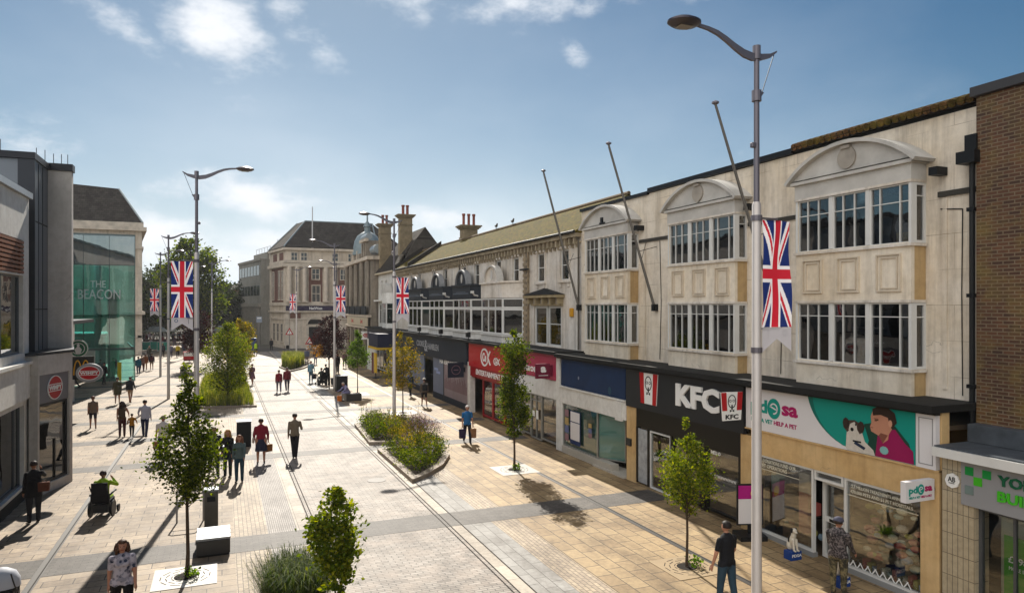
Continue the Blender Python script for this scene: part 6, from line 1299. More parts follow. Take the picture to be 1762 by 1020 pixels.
# green mesh barriers, stalls and carts near the crossing
GM = M('green_mesh', '#3fae92', .6, var=.3, vs_=2)
for k, (u, v) in enumerate(((250, 604), (264, 603), (279, 604))):
    x, y = gp(u, v); t = thing('barrier', (x, y, 0), f'teal mesh crowd barrier {["closest to the stone building", "in the middle of the three", "nearest the banner pole"][k]}', 'barrier', 'teal mesh barriers at the crossing')
    MB().box(x-.6, x+.6, y, y+.05, .15, 1.25).build('mesh', GM, t); MB().box(x-.55, x-.45, y-.3, y+.35, 0, .1).box(x+.45, x+.55, y-.3, y+.35, 0, .1).tube([(x-.62, y+.02, 0), (x-.62, y+.02, 1.3), (x+.62, y+.02, 1.3), (x+.62, y+.02, 0)], .03, 6).build('frame', LET, t)
x, y = gp(325, 624); t = thing('market_cart', (x, y, 0), 'small red cart with white panel beside the pale lamp', 'cart')
MB().box(x-.55, x+.55, y-.35, y+.35, .35, 1.25).build('body', RED, t); MB().box(x-.5, x+.5, y-.36, y-.352, .75, 1.2).build('panel', LET, t); m = MB()
for s_ in (-1, 1): m.prism([(x+s_*.45, y-.3+.2*cos(2*pi*k/12), .2+.2*sin(2*pi*k/12)) for k in range(12)], (s_*.06, 0, 0))
m.build('wheels', BLACK, t); MB().box(x-.5, x+.5, y-.3, y+.3, .25, .349).build('chassis', BLACK, t)
def stall(u, v, w, label, c):
    x, y = gp(u, v); t = thing('market_stall', (x, y, 0), label, 'market stall'); m = MB()
    for sx in (-1, 1):
        for sy in (-1, 1): m.tube([(x+sx*w/2, y+sy*1.2, 0), (x+sx*w/2, y+sy*1.2, 2.2)], .04, 5)
    m.build('legs', DKMET, t); m = MB(); m.add([(x-w/2-.2, y-1.4, 2.15), (x+w/2+.2, y-1.4, 2.15), (x+w/2+.2, y+1.4, 2.15), (x-w/2-.2, y+1.4, 2.15), (x-w/4, y, 3.0), (x+w/4, y, 3.0)], [(0, 1, 5, 4), (1, 2, 5), (2, 3, 4, 5), (3, 0, 4), (3, 2, 1, 0)]); m.build('canopy', c, t); MB().box(x-w/2, x+w/2, y-.9, y-.2, .5, .95).build('table', M('stall_cloth_%d' % u, '#4a4440', .9), t)
stall(268, 593, 3.4, 'white canopied market stall behind the teal barriers', LET); stall(306, 592, 3.2, 'white canopied market stall between the lamp poles', M('canvas', '#c6c2bb', .8)); stall(385, 590, 3.0, 'grey canopied stall beside the concrete office block', M('canvas_grey', '#7d8790', .8))
# gulls on the ridge
for k, (u, rz, lab) in enumerate(((854, .3, 'left of the two dark gulls perched on the mossy ridge'), (882, -.2, 'right of the two dark gulls perched on the mossy ridge'))):
    y = Yu(u, 17.1); t = thing('gull', (17.1, y, 11.46), lab, 'bird'); m = MB()
    m.tube([(17.1, y+.28, .26+11.46), (17.1, y+.14, .2+11.46), (17.1, y-.02, .18+11.46), (17.1, y-.14, .27+11.46), (17.1, y-.19, .33+11.46)], [.015, .07, .09, .055, .05], 8); m.tube([(17.1, y-.19, .33+11.46), (17.1, y-.3, .32+11.46)], [.025, .006], 6); m.build('body', M('gull_grey', '#55524f', .8), t, smooth=True)
    m = MB(); m.tube([(17.07, y, 11.46), (17.07, y, 11.62)], .012, 4); m.tube([(17.13, y, 11.46), (17.13, y, 11.62)], .012, 4); m.build('legs', BLACK, t)
# bow-headed collecting dogs outside the charity shop
def dogbox(x, y, label, rz):
    t = thing('collecting_box', (x, y, 0), label, 'collecting box', rz=0); m = MB()
    m.lathe((x, y, 0), [(.2, 0), (.2, .2), (.19, .21)], 4, 0, 1.15, .9, pi/4, pi/4+2*pi); m.build('base', M('base_blue', '#173f86', .4), t)
    m = MB(); text_mb(m, YF(y-.14), 'PDSA', x, .12, .3, .07, -.002, 0, .004, .02); m.build('lettering', LET, t)
    q = lambda a, b: (x+a, y+b*.6-.0)
    m = MB(); parts = [((0, .08, .32), (.1, .09, .13)), ((0, .0, .45), (.085, .08, .15)), ((0, -.03, .58), (.07, .065, .1)), ((-.0, -.05, .7), (.065, .075, .065)), ((-.02, -.13, .68), (.03, .05, .03))]
    for (c, r) in parts: m.sph((x+c[0], y+c[1], c[2]), r, 12, 0)
    for s_ in (-1, 1): m.tube([(x+s_*.05, y-.06, .5), (x+s_*.05, y-.1, .22)], [.035, .03], 8); m.sph((x+s_*.05, y-.13, .23), (.03, .05, .025), 8)
    o = m.build('dog_figure', M('dog_white', '#cfc8b8', .5), t); rm = o.modifiers.new('r', 'REMESH'); rm.mode = 'VOXEL'; rm.voxel_size = .014; rm.use_smooth_shade = True
    m = MB()
    for s_ in (-1, 1): m.tube([(x+s_*.055, y-.03, .75), (x+s_*.085, y-.05, .66)], [.035, .02], 8)
    m.sph((x, y-.175, .69), (.014, .01, .012), 8); m.sph((x+.01, y+.06, .44), (.088, .075, .13), 12); m.build('dog_markings', BLACK, t, smooth=True)
dogbox(13.02, 13.45, 'black and white dog figure on blue base by the left charity window', 0); dogbox(12.75, 11.75, 'black and white dog figure on blue base beside the shopper by the door', 0)

# ---- thin sea haze that fades the far end of the street
HZ = bpy.data.materials.new('haze_air'); HZ.use_nodes = True; nt = HZ.node_tree; nt.nodes.clear(); o_ = nt.nodes.new('ShaderNodeOutputMaterial'); pv = nt.nodes.new('ShaderNodeVolumePrincipled')
pv.inputs['Color'].default_value = (.93, .95, 1, 1); pv.inputs['Density'].default_value = .0002; pv.inputs['Anisotropy'].default_value = .3; nt.links.new(pv.outputs[0], o_.inputs['Volume'])
MB().box(-60, 60, -12, 200, -1.0, 26).build('haze', HZ, kind='stuff')
# ================================================================ people
V3 = lambda *a: np.array(a, float)
CM = {}
def cloth(c, rough=.85, var=.15):
    k = (c, rough)
    if k not in CM: CM[k] = M('cloth_'+c.strip('#'), c, rough, var=var, vs_=9, bmp=.9)
    return CM[k]
FLORAL = None
def floral():
    m, nt, bs = newmat('floral_print'); co = obj_co(nt)
    v = nt.nodes.new('ShaderNodeTexVoronoi'); v.inputs['Scale'].default_value = 11; nt.links.new(co, v.inputs['Vector'])
    c = ramp(nt, v.outputs['Distance'], [(.28, '#20283c'), (.42, '#b9b2bc')]); c2 = ramp(nt, noise(nt, 6, 3, co), [(.5, '#a8a0ac'), (.56, '#2a3450')])
    nt.links.new(mix(nt, .5, c, c2), bs.inputs['Base Color']); bs.inputs['Roughness'].default_value = .85; return m
def camo_mat(name, a, b, c, sc=9):
    m, nt, bs = newmat(name); co = obj_co(nt); nt.links.new(ramp(nt, noise(nt, sc, 3, co), [(.4, a), (.5, b), (.6, c)]), bs.inputs['Base Color']); bs.inputs['Roughness'].default_value = .9; return m
def frust(mb, a, b, ra, rb, fy=1.0, seg=12):
    """capsule between two joints, flattened front to back by fy"""
    a, b = V3(*a), V3(*b); n0 = len(mb.v); mb.tube([tuple(a), tuple(b)], [ra, rb], seg)
    mb.sph(tuple(a), ra, seg); mb.sph(tuple(b), rb, seg)
    if fy != 1.0:
        cy = (a[1]+b[1])/2
        mb.v[n0:] = [(v[0], a[1]+(b[1]-a[1])*(np.clip((v[2]-a[2])/(b[2]-a[2]+1e-9), 0, 1) if abs(b[2]-a[2]) > .02 else .5)+(v[1]-(a[1]+(b[1]-a[1])*(np.clip((v[2]-a[2])/(b[2]-a[2]+1e-9), 0, 1) if abs(b[2]-a[2]) > .02 else .5)))*fy, v[2]) for v in mb.v[n0:]]
def rotx(v, a): return V3(v[0], v[1]*cos(a)-v[2]*sin(a), v[1]*sin(a)+v[2]*cos(a))
ARMS = {'down': (5, 8, 12), 'back': (-18, 7, 14), 'fwd': (22, 6, 22), 'fold': (18, 10, 105), 'head': (60, 28, 140), 'phone': (30, 8, 110), 'hold': (8, 14, 10), 'out': (28, 20, 20), 'push': (38, 6, 35), 'knee': (45, 4, 25)}
def person(label, x, y, rz=0, h=1.72, legs='walk', arms=('down', 'down'), skin='#a97c66', top='#555555', bottom='#22242c', shoe='#1b1a1a', hair='#2e221a', hairlen='short',
           sleeve='long', legcover='long', skirt=None, coat=None, hat=None, build=1.0, sit=False, lean=0, vox=None, group=None, topm=None, botm=None, strap=None, pack=None, face=False, female=False):
    """front of the body = local +Y; joints in metres for a 1.75 m figure, then scaled"""
    k = h/1.75; D = sqrt(x*x+y*y); vox = vox or (.011 if D < 18 else .016 if D < 34 else .026 if D < 60 else .034)
    m = MB(); S = []                                    # S: (a, b, ra, rb, tag)
    def seg(a, b, ra, rb, tg, fy=1.0): frust(m, a, b, ra, rb, fy, 12 if vox < .02 else 9); S.append((V3(*a), V3(*b), ra, rb, tg))
    B = build; hipz = .93 if not sit else .52; ln = radians(lean)
    up = lambda a, z: V3(a[0], a[1]*cos(ln)+(z)*sin(ln), hipz+z*cos(ln))
    feet = []
    for s_, nm in ((-1, 0), (1, 1)):
        hip = V3(.095*s_*B, 0, hipz-.03)
        if sit: ta, kb = 84, 86
        elif legs == 'walk': ta, kb = (20, 6) if nm == 0 else (-14, 16)
        elif legs == 'walk2': ta, kb = (-16, 22) if nm == 0 else (19, 5)
        elif legs == 'cross': ta, kb = (8, 18) if nm == 0 else (2, 0)
        elif legs == 'step': ta, kb = (9, 4) if nm == 0 else (-7, 8)
        else: ta, kb = (1, 2) if nm == 0 else (4, 5)
        t_ = radians(ta); kn = hip+.44*V3(.01*s_ if legs != 'cross' else -.05*s_, sin(t_), -cos(t_)); t2 = t_-radians(kb); an = kn+.43*V3(0 if legs != 'cross' else -.06*s_, sin(t2), -cos(t2))
        L = 'leg'; LG = legcover == 'long'; seg(hip, kn, .1*B, (.074 if LG else .06)*sqrt(B), 'thigh'); seg(kn, an, (.074 if LG else .06)*sqrt(B), .056 if LG else .038, 'shin'); toe = an+V3(.02*s_, .16, -.045); seg(an+V3(0, -.03, -.035), toe, .04, .03, 'foot'); feet.append(min(an[2]-.085, toe[2]-.035))
    dz = -min(feet) if not sit else -(min(feet)) 
    wv_ = (.165 if not female else .15)*B
    seg((-.06*B, 0, hipz), (.06*B, 0, hipz), .115*B, .115*B, 'pelvis', .85)
    seg(up((0, 0), .02), up((0, 0), .2), wv_*1.02, wv_*.98, 'torso', .72)
    seg(up((0, 0), .2), up((0, 0), .4), wv_*.98, wv_*1.08, 'torso', .70)
    sw = .175 if not female else .155
    seg(up((-sw*.6, 0), .44), up((sw*.6, 0), .44), .085*B, .085*B, 'torso', .8)
    if female: seg(up((-.06, .08), .36), up((.06, .08), .36), .065*B, .065*B, 'torso')
    sh = {}
    nb = up((0, .0), .49); nt_ = up((0, .02), .60); seg(nb, nt_, .058, .05, 'neck')
    hc = up((0, .035), .70); seg(hc+V3(0, -.015, .02), hc+V3(0, .012, -.035), .092, .07, 'head'); seg(hc+V3(0, .075, -.01), hc+V3(0, .09, -.03), .016, .02, 'head')
    for s_ in (-1, 1): seg(hc+V3(.088*s_, -.01, .01), hc+V3(.09*s_, -.01, -.025), .013, .01, 'head')
    hands = []
    for s_, key in ((-1, arms[0]), (1, arms[1])):
        sa, ab, eb = ARMS[key] if isinstance(key, str) else key; sp = up((sw*s_*B**.5+.02*s_, 0), .455); t_ = radians(sa); a2 = radians(ab)
        el = sp+.29*V3(s_*sin(a2), sin(t_)*cos(a2), -cos(t_)*cos(a2)); t2 = t_+radians(eb); ins = -.25*s_ if eb > 80 else .05*s_
        if key == 'head': ins = -.45*s_
        d = V3(ins, sin(t2), -cos(t2)); d /= np.linalg.norm(d); wr = el+.25*d
        seg(sp, el, .062*B, .05*B if sleeve == 'long' else .044, 'uarm'); seg(el, wr, .048*B if sleeve == 'long' else .042, .036 if sleeve == 'long' else .027, 'farm'); pal = wr+.075*d; seg(wr, pal, .026, .032, 'hand')
        side = V3(0, 1, 0)-d*d[1]; side = side/ (np.linalg.norm(side)+1e-6)
        if vox < .02:
            nrm = np.cross(d, side)
            for q in range(4):
                o_ = (q-1.5)*.021; l = (.07, .08, .074, .058)[q]; p0 = pal+side*o_; p1 = p0+d*l*.55+nrm*s_*.006; p2 = p1+(d*.8+nrm*s_*-.6)*l*.5; seg(p0, p1, .0115, .0105, 'hand'); seg(p1, p2, .0105, .009, 'hand')
            p0 = wr+d*.03+side*.028; seg(p0, p0+d*.04+side*.03, .013, .011, 'hand')
        else: seg(pal, pal+d*.07, .03, .018, 'hand')
        hands.append(pal+d*.03)
    m.v = [(v[0]*k, v[1]*k, (v[2]+dz)*k) for v in m.v]
    t = thing('person', (x, y, 0), label, 'person', group, radians(rz))
    me = bpy.data.meshes.new('body'); me.from_pydata(m.v, [], m.f); ob = bpy.data.objects.new('body', me); COL.objects.link(ob)
    bm = bmesh.new(); bm.from_mesh(me); bmesh.ops.recalc_face_normals(bm, faces=bm.faces); bm.to_mesh(me); bm.free()
    r = ob.modifiers.new('r', 'REMESH'); r.mode = 'VOXEL'; r.voxel_size = vox*k; sm = ob.modifiers.new('s', 'SMOOTH'); sm.factor = .5; sm.iterations = 3 if vox < .02 else 1
    dg = bpy.context.evaluated_depsgraph_get(); dg.update(); me2 = bpy.data.meshes.new_from_object(ob.evaluated_get(dg)); ob.modifiers.clear(); ob.data = me2; bpy.data.meshes.remove(me); me2.name = 'body'; ob.parent = t
    n = len(me2.vertices); co = np.empty(n*3); me2.vertices.foreach_get('co', co); co = co.reshape(-1, 3)/k-V3(0, 0, dz)
    npoly = len(me2.polygons); cen = np.empty(npoly*3); me2.polygons.foreach_get('center', cen); cen = cen.reshape(-1, 3)/k-V3(0, 0, dz)
    best = np.full(npoly, 1e9); tagi = np.zeros(npoly, int); par = np.zeros(npoly); tags = ['foot', 'shin', 'thigh', 'pelvis', 'torso', 'uarm', 'farm', 'hand', 'neck', 'head']
    for (a, b, ra, rb, tg) in S:
        ab_ = b-a; u = np.clip(((cen-a)@ab_)/(ab_@ab_+1e-9), 0, 1); d_ = np.linalg.norm(cen-a-u[:, None]*ab_, axis=1)-(ra+(rb-ra)*u)
        sel = d_ < best; best[sel] = d_[sel]; tagi[sel] = tags.index(tg); par[sel] = u[sel]
    mats = [cloth(skin, .6, .08), topm or cloth(top), botm or cloth(bottom), cloth(shoe, .6)]
    mi = np.zeros(npoly, int); T = lambda nme: tagi == tags.index(nme)
    mi[T('torso')] = 1; mi[T('pelvis')] = 2; mi[T('foot')] = 3; mi[T('thigh')] = 2
    if legcover == 'long': mi[T('shin')] = 2
    elif legcover == 'short': mi[T('thigh') & (par > .8)] = 0
    elif legcover == 'none': mi[T('thigh')] = 0
    mi[T('uarm')] = 1
    if sleeve == 'long': mi[T('farm')] = 1
    elif sleeve == 'none': mi[T('uarm')] = 0
    else: mi[T('uarm') & (par > .75)] = 0
    if not skirt or skirt[0] > .2:
        trunk = T('torso') | T('pelvis') | T('thigh'); hem = hipz-.07+.012*np.sin(cen[:, 0]*40)
        mi[trunk & (cen[:, 2] > hem)] = 1; mi[trunk & (cen[:, 2] <= hem) & (mi == 1)] = 2
    for mt in mats: me2.materials.append(mt)
    me2.polygons.foreach_set('material_index', mi.astype(np.int32)); me2.polygons.foreach_set('use_smooth', [True]*npoly)
    W_ = lambda p: (float(p[0])*k, float(p[1])*k, float(p[2]+dz)*k)
    def child(name, mb_, mat, smooth=True):
        mb_.v = [W_(v) for v in mb_.v]; me = bpy.data.meshes.new(name); me.from_pydata(mb_.v, [], mb_.f); mats_ = mat if isinstance(mat, list) else [mat]
        for q in mats_: me.materials.append(q)
        me.polygons.foreach_set('material_index', mb_.m); bm = bmesh.new(); bm.from_mesh(me); bmesh.ops.recalc_face_normals(bm, faces=bm.faces); bm.to_mesh(me); bm.free()
        if smooth: me.polygons.foreach_set('use_smooth', [True]*len(me.polygons))
        o = bpy.data.objects.new(name, me); COL.objects.link(o); o.parent = t; return o
    # hair
    hm = MB(); rs_ = np.random.default_rng(int(abs(x*100+y*10)))
    if hairlen != 'bald':
        c0 = hc+V3(0, -.022, .032); sg = 14; rows = []
        for i in range(7):
            ph = pi*.5-i*(pi*.62)/6
            for j in range(sg):
                a = 2*pi*j/sg; front = sin(a); z = sin(ph); cut = 1.0
                if front > .2 and z < .35: cut = .80
                r_ = .108*cos(ph)*cut if i else .004
                hm.v.append(tuple(c0+V3(r_*cos(a)*.95, r_*sin(a)*1.05, .1*z+(.0 if front < .2 else max(0, .35-z)*.06)))); 
        for i in range(6):
            for j in range(sg): hm.f.append((i*sg+j, i*sg+(j+1) % sg, (i+1)*sg+(j+1) % sg, (i+1)*sg+j)); hm.m.append(0)
        if hairlen in ('long', 'curly'):
            for q in range(9 if hairlen == 'long' else 22):
                a = pi*.97+pi*1.06*(q % 9)/8 if hairlen == 'long' else rs_.uniform(pi*.95, pi*2.15); L_ = rs_.uniform(.24, .3) if hairlen == 'long' else rs_.uniform(.1, .28)
                b0 = c0+V3(.085*cos(a), .08*sin(a), .02); wob = V3(rs_.normal()*.03, rs_.normal()*.02, 0)
                hm.tube([tuple(b0), tuple(b0+V3(.006*cos(a), .0, -L_*.5)+wob*.5), tuple(b0+V3(.012*cos(a), -.01, -L_)+wob)], [.038, .04, .026], 7)
        child('hair', hm, cloth(hair, .6))
    if hat:
        hh = MB(); hh.lathe(tuple(hc+V3(0, -.01, .045)), [(.118, 0), (.116, .03), (.09, .075), (.04, .1), (.005, .105)], 14); hh.prism([tuple(hc+V3(.08*cos(a), .09+.07*sin(a), .045)) for a in [pi*i/6 for i in range(7)]], (0, 0, .012)); child('cap', hh, cloth(hat))
    if skirt:                                            # (top z above hip, hem z (absolute), waist r, hem r, colour)
        zt, zh, r0, r1, c = skirt; sk = MB(); sg = 20; rows = 7
        for i in range(rows):
            f = i/(rows-1); z = hipz+zt+(zh-dz-hipz-zt)*f; rr = r0+(r1-r0)*f**.8
            for j in range(sg): a = 2*pi*j/sg; w_ = 1+.05*f*sin(a*5+x); sk.v.append((rr*cos(a)*w_, rr*sin(a)*w_*.82, z))
        for i in range(rows-1):
            for j in range(sg): sk.f.append((i*sg+j, i*sg+(j+1) % sg, (i+1)*sg+(j+1) % sg, (i+1)*sg+j)); sk.m.append(0)
        sk.f.append(tuple(range(sg))); sk.m.append(0); child('skirt' if zt < .2 else 'coat', sk, cloth(c))
    if pack:
        pk = MB(); pk.box(-.15, .15, -.3, -.11, hipz+.08, hipz+.46); child('backpack', pk, cloth(pack), False)
    if face:
        ey = MB()
        for s_ in (-1, 1): ey.sph(tuple(hc+V3(.033*s_, .088, .012)), .0095, 8)
        child('eyes', ey, BLACK); mo = MB(); mo.tube([tuple(hc+V3(-.024, .083, -.058)), tuple(hc+V3(0, .089, -.06)), tuple(hc+V3(.024, .083, -.058))], .006, 6); child('mouth', mo, cloth('#8a4a42'))
    # world position of a hand
    R_ = radians(rz); out = []
    for p in hands: q = W_(p); out.append((x+q[0]*cos(R_)-q[1]*sin(R_), y+q[0]*sin(R_)+q[1]*cos(R_), q[2]))
    return t, out
def bag(label, hand, col, w=.32, d=.12, h=.32, drop=.18, name='shopping_bag', cat='bag', rz=0, col2=None):
    x, y, z = hand; z1 = max(z-drop, h+.03); t = thing(name, (x, y, z1-h), label, cat); m = MB(); ca, sa = cos(radians(rz)), sin(radians(rz))
    def P(a, b, c): return (x+a*ca-b*sa, y+a*sa+b*ca, c)
    m.box8([P(-w*.45, -d/2, z1-h), P(w*.45, -d/2, z1-h), P(w*.45, d/2, z1-h), P(-w*.45, d/2, z1-h), P(-w/2, -d*.4, z1), P(w/2, -d*.4, z1), P(w/2, d*.4, z1), P(-w/2, d*.4, z1)]); m.build('bag_body', cloth(col), t, bevel=.015)
    m = MB(); m.tube([P(-w*.25, 0, z1-.01), P(-w*.12, 0, z1+(z-z1)*.8), P(0, 0, z), P(w*.12, 0, z1+(z-z1)*.8), P(w*.25, 0, z1-.01)], .009, 5); m.build('handle', cloth(col2 or col), t); return t
A = lambda u, v: gp(u, v)
fl = floral()
person('woman in floral top and black trousers with wind blown brown hair walking towards the viewer', -1.79, 15.52, 186, 1.68, 'walk', ((6, 8, 14), (-10, 8, 14)), skin='#b07d66', topm=fl, sleeve='short', bottom='#101012', hair='#4a2e1c', hairlen='curly', build=1.12, female=True, face=True)
t, hd = person('person in black coat raising a hand to the head by the left glass', -5.0, 23.98, 25, 1.72, 'stand', ('down', 'head'), top='#111014', bottom='#23242a', hair='#2a1512', build=1.15, skirt=(.3, .78, .19, .21, '#111014'), female=True)
bag('brown shoulder bag held by the person in the black coat', (-4.72, 23.8, 1.25), '#5e3322', .3, .14, .26, .06, 'handbag', col2='#3a2018')
person('woman in tan top and dark shorts walking alone near the round red signs', -6.06, 41.22, 12, 1.66, 'walk', ('down', 'down'), top='#77685a', sleeve='short', bottom='#2c2c38', legcover='short', skin='#a07462', hair='#6a4028', build=1.05, female=True)
person('person in olive knee length coat walking away', -6.18, 51.24, 5, 1.7, 'walk2', ('hold', 'down'), top='#4c4a34', bottom='#a07462', legcover='none', hair='#33241c', skirt=(.3, .62, .18, .24, '#4c4a34'), female=True)
person('person in dark jacket and tan shorts walking away', -5.49, 51.54, -8, 1.68, 'walk', ('down', 'fwd'), top='#23262e', bottom='#a58a6e', legcover='short', skin='#9a6c58', hair='#2a1d18')
person('woman in brown top and maroon trousers holding a child by the hand', -4.4, 38.12, 4, 1.66, 'stand', ('down', 'out'), top='#5d4a38', sleeve='none', bottom='#4a1e22', hair='#33211a', hairlen='long', pack='#4a3a28', female=True)
person('child in mustard top and dark trousers walking between two adults', -3.97, 37.94, 0, 1.12, 'walk', ('out', 'out'), top='#a8701c', bottom='#1d1f2c', hair='#241814')
person('man in white shirt and dark blue jeans walking with a child', -3.4, 37.7, -4, 1.76, 'walk', ('out', 'down'), top='#b3b4c4', bottom='#1c2747', hair='#2c1e18')
t, hd = person('man in white t-shirt and black trousers carrying a brown bag beside the near left tree', -2.21, 31.95, 5, 1.76, 'walk2', ('down', 'down'), top='#c9c4c2', sleeve='short', bottom='#15151b', hair='#6a5548', build=1.1, skin='#a0705a')
bag('small brown paper bag in the hand of the man in the white t-shirt', hd[0], '#9a6a48', .24, .1, .3, .05)
person('woman with brown hair in teal grey jacket and jeans in the standing group', .57, 26.78, 170, 1.62, 'stand', ('fwd', 'down'), top='#4f5f60', bottom='#1f3c4c', hair='#6b3c1c', hairlen='long', pack=None, female=True, face=True)
person('woman with blond hair in black clothes behind the woman in the teal jacket', .2, 27.75, 150, 1.68, 'stand', ('down', 'fwd'), top='#141518', bottom='#15202a', hair='#a4763a', hairlen='long', female=True, face=True)
person('man in dark blazer and pale shirt half hidden by the near left tree', -.28, 28.0, 190, 1.8, 'walk', ('down', 'down'), top='#1d1f2a', bottom='#181b2c', hair='#4a2e22', face=True)
t, hd = person('woman in dark red cardigan and navy skirt walking away with a brown bag', 1.43, 29.64, -3, 1.72, 'stand', ('hold', 'hold'), top='#7c1228', bottom='#9a6e5c', legcover='none', hair='#3c2a22', build=1.22, skirt=(.02, .52, .17, .24, '#20253a'), female=True)
bag('brown and cream patterned bag carried by the woman in the red cardigan', hd[1], '#7a4d22', .34, .14, .28, .1, 'handbag', rz=30)
bag('small pale shoulder bag at the left hip of the woman in the red cardigan', (1.14, 29.6, 1.08), '#b5a598', .18, .08, .2, .03, 'handbag', rz=80)
person('man in beige jacket and black trousers striding along the road', 2.76, 30.14, -6, 1.78, 'cross', ((0, 8, 12), (10, 14, 80)), top='#6f6454', bottom='#17151c', hair='#2c211e')
person('woman in red jacket and grey trousers walking in a couple', 3.82, 53.75, 0, 1.62, 'walk', ('down', 'down'), top='#802430', bottom='#6f6a74', hair='#7a6a5c', build=1.15, female=True)
person('taller man in dark red jacket walking in a couple', 4.43, 54.26, 3, 1.74, 'walk2', ('down', 'down'), top='#6d1a24', bottom='#4a4752', hair='#5a4a44', build=1.12)
person('woman in mauve dress walking beside the grassy left bed', 2.23, 59.77, 160, 1.66, 'walk', ('fold', 'down'), top='#7d5666', bottom='#8d6858', legcover='none', hair='#4a2c22', skirt=(.05, .5, .16, .25, '#7d5666'), female=True)
t, hd = person('person in light blue shirt and blue trousers with a dark bag in the far road', 6.75, 59.78, 175, 1.72, 'stand', ('hold', 'down'), top='#6f93a5', bottom='#4a6274', hair='#8a7a6a')
bag('dark carrier bag of the person in the light blue shirt', hd[0], '#23232b', .34, .14, .42, .08)
person('man in pale cap and blue grey clothes standing near the small distant bed', 8.37, 77.88, 180, 1.74, 'stand', top='#59607a', bottom='#7b6a68', hat='#c9c5c0')
person('man in dark top and white cap standing right of the small distant bed', 9.32, 78.31, 170, 1.72, 'stand', top='#2c3040', bottom='#6a7288', hat='#c5c2c0')
person('dark clothed person half hidden by the purple tree', 10.01, 67.22, 15, 1.8, 'stand', top='#1d1a1e', bottom='#17161b', hair='#221a16')
for i, (dx, lab) in enumerate(((-.62, 'leftmost'), (0, 'middle'), (.68, 'rightmost'))):
    person(f'{lab} of the three people in yellow high visibility vests', 3.3+dx, 95.5+.4*(i == 1), 180, 1.78 if i != 1 else 1.7, 'walk', top='#a6c81c', bottom='#17181c', hair='#2b211b', hat='#1a1a1e', sleeve='none', skin='#2a2a30', group='people in yellow vests')
person('man in white cap, black backpack and shorts walking in the shade by the navy shop', 11.67, 42.76, -5, 1.74, 'walk', top='#5c5148', bottom='#15151a', legcover='short', skin='#9a7260', hat='#cfcac0', pack='#191a20')
person('dark clothed person with blue sleeves walking in the shade by the navy shop', 12.06, 47.84, 10, 1.68, 'walk2', top='#2a3a52', bottom='#121318', hair='#19140f')
t, hd = person('person with white hair in bright blue t-shirt and black trousers on the right pavement', 10.34, 30.5, 172, 1.7, 'walk', ('down', 'down'), top='#1f5f96', sleeve='short', bottom='#14141a', hair='#d0cbc8', face=True)
bag('dark purple shopping bag of the person in the blue t-shirt', hd[1], '#2a1f3e', .32, .14, .42, .08); bag('brown paper bag in the other hand of the person in the blue t-shirt', hd[0], '#8a6444', .3, .14, .42, .08)
person('man in black body warmer and blue jeans walking away at the bottom right', 9.62, 11.75, 8, 1.74, 'step', ('hold', (10, 12, 30)), top='#14161c', sleeve='short', bottom='#2b4252', hair='#1d1412', skin='#b08068', build=1.1)
cm1 = camo_mat('patterned_jacket', '#141316', '#3a3436', '#6a6262', 24); cm2 = camo_mat('camouflage', '#23231a', '#4a4430', '#6d6448', 11)
person('person in patterned dark jacket and camouflage trousers at the charity shop window', 12.25, 11.35, -70, 1.62, 'stand', ('fwd', 'fwd'), topm=cm1, botm=cm2, hat='#4a4a5a', build=1.2)
# seated man with orange item
t, hd = person('man in lilac shirt and pale trousers sitting bent forward on a dark stone block', 7.75, 47.35, 118, 1.72, arms=('knee', 'knee'), top='#8b88aa', bottom='#a59f98', hair='#c2b6a8', sit=True, lean=38)
bag('orange carrier bag by the feet of the seated man', (7.1, 46.95, .5), '#c46a1c', .3, .2, .36, .1)
# wheelchairs
def wheelchair(x, y, rz, label, power=True):
    t = thing('wheelchair', (x, y, 0), label, 'wheelchair'); m = MB(); R_ = radians(rz); ca, sa = cos(R_), sin(R_); P = lambda a, b, c: (x+a*ca-b*sa, y+a*sa+b*ca, c)
    for s_ in (-1, 1):
        for (b, r) in ((-.12, .24 if power else .3), (.42, .11)):
            m.prism([P(s_*.27, b+r*cos(2*pi*q/18), r+r*sin(2*pi*q/18)) for q in range(18)], tuple(Vector(P(s_*.05, 0, 0))-Vector(P(0, 0, 0))))
    m.build('wheels', BLACK, t); m = MB()
    m.box8([P(-.24, -.25, .42), P(.24, -.25, .42), P(.24, .25, .42), P(-.24, .25, .42), P(-.24, -.25, .5), P(.24, -.25, .5), P(.24, .25, .5), P(-.24, .25, .5)])
    m.box8([P(-.23, -.31, .5), P(.23, -.31, .5), P(.23, -.25, .5), P(-.23, -.25, .5), P(-.21, -.42, 1.05), P(.21, -.42, 1.05), P(.21, -.36, 1.05), P(-.21, -.36, 1.05)]); m.build('seat', cloth('#16161a'), t)
    m = MB()
    for s_ in (-1, 1): m.tube([P(s_*.27, -.3, .68), P(s_*.27, .2, .7), P(s_*.27, .25, .68)], .03, 6); m.tube([P(s_*.2, .3, .45), P(s_*.2, .5, .12), P(s_*.2, .62, .12)], .02, 6); m.tube([P(s_*.24, -.3, .15), P(s_*.24, -.3, .7)], .02, 6); m.tube([P(s_*.22, -.36, .8), P(s_*.22, -.5, .98)], .018, 6)
    m.box8([P(-.2, -.3, .15), P(.2, -.3, .15), P(.2, .2, .15), P(-.2, .2, .15), P(-.2, -.3, .38), P(.2, -.3, .38), P(.2, .2, .38), P(-.2, .2, .38)]); m.build('frame', DKMET, t)
wheelchair(-3.27, 24.06, -8, 'black powered wheelchair on the left drain line')
person('person in lime yellow and black top riding a powered wheelchair with hand to the head', -3.27, 24.0, -8, 1.66, arms=('down', 'head'), top='#8fb01a', bottom='#26262c', hair='#3a2620', sit=True, build=1.1, pack='#141418')
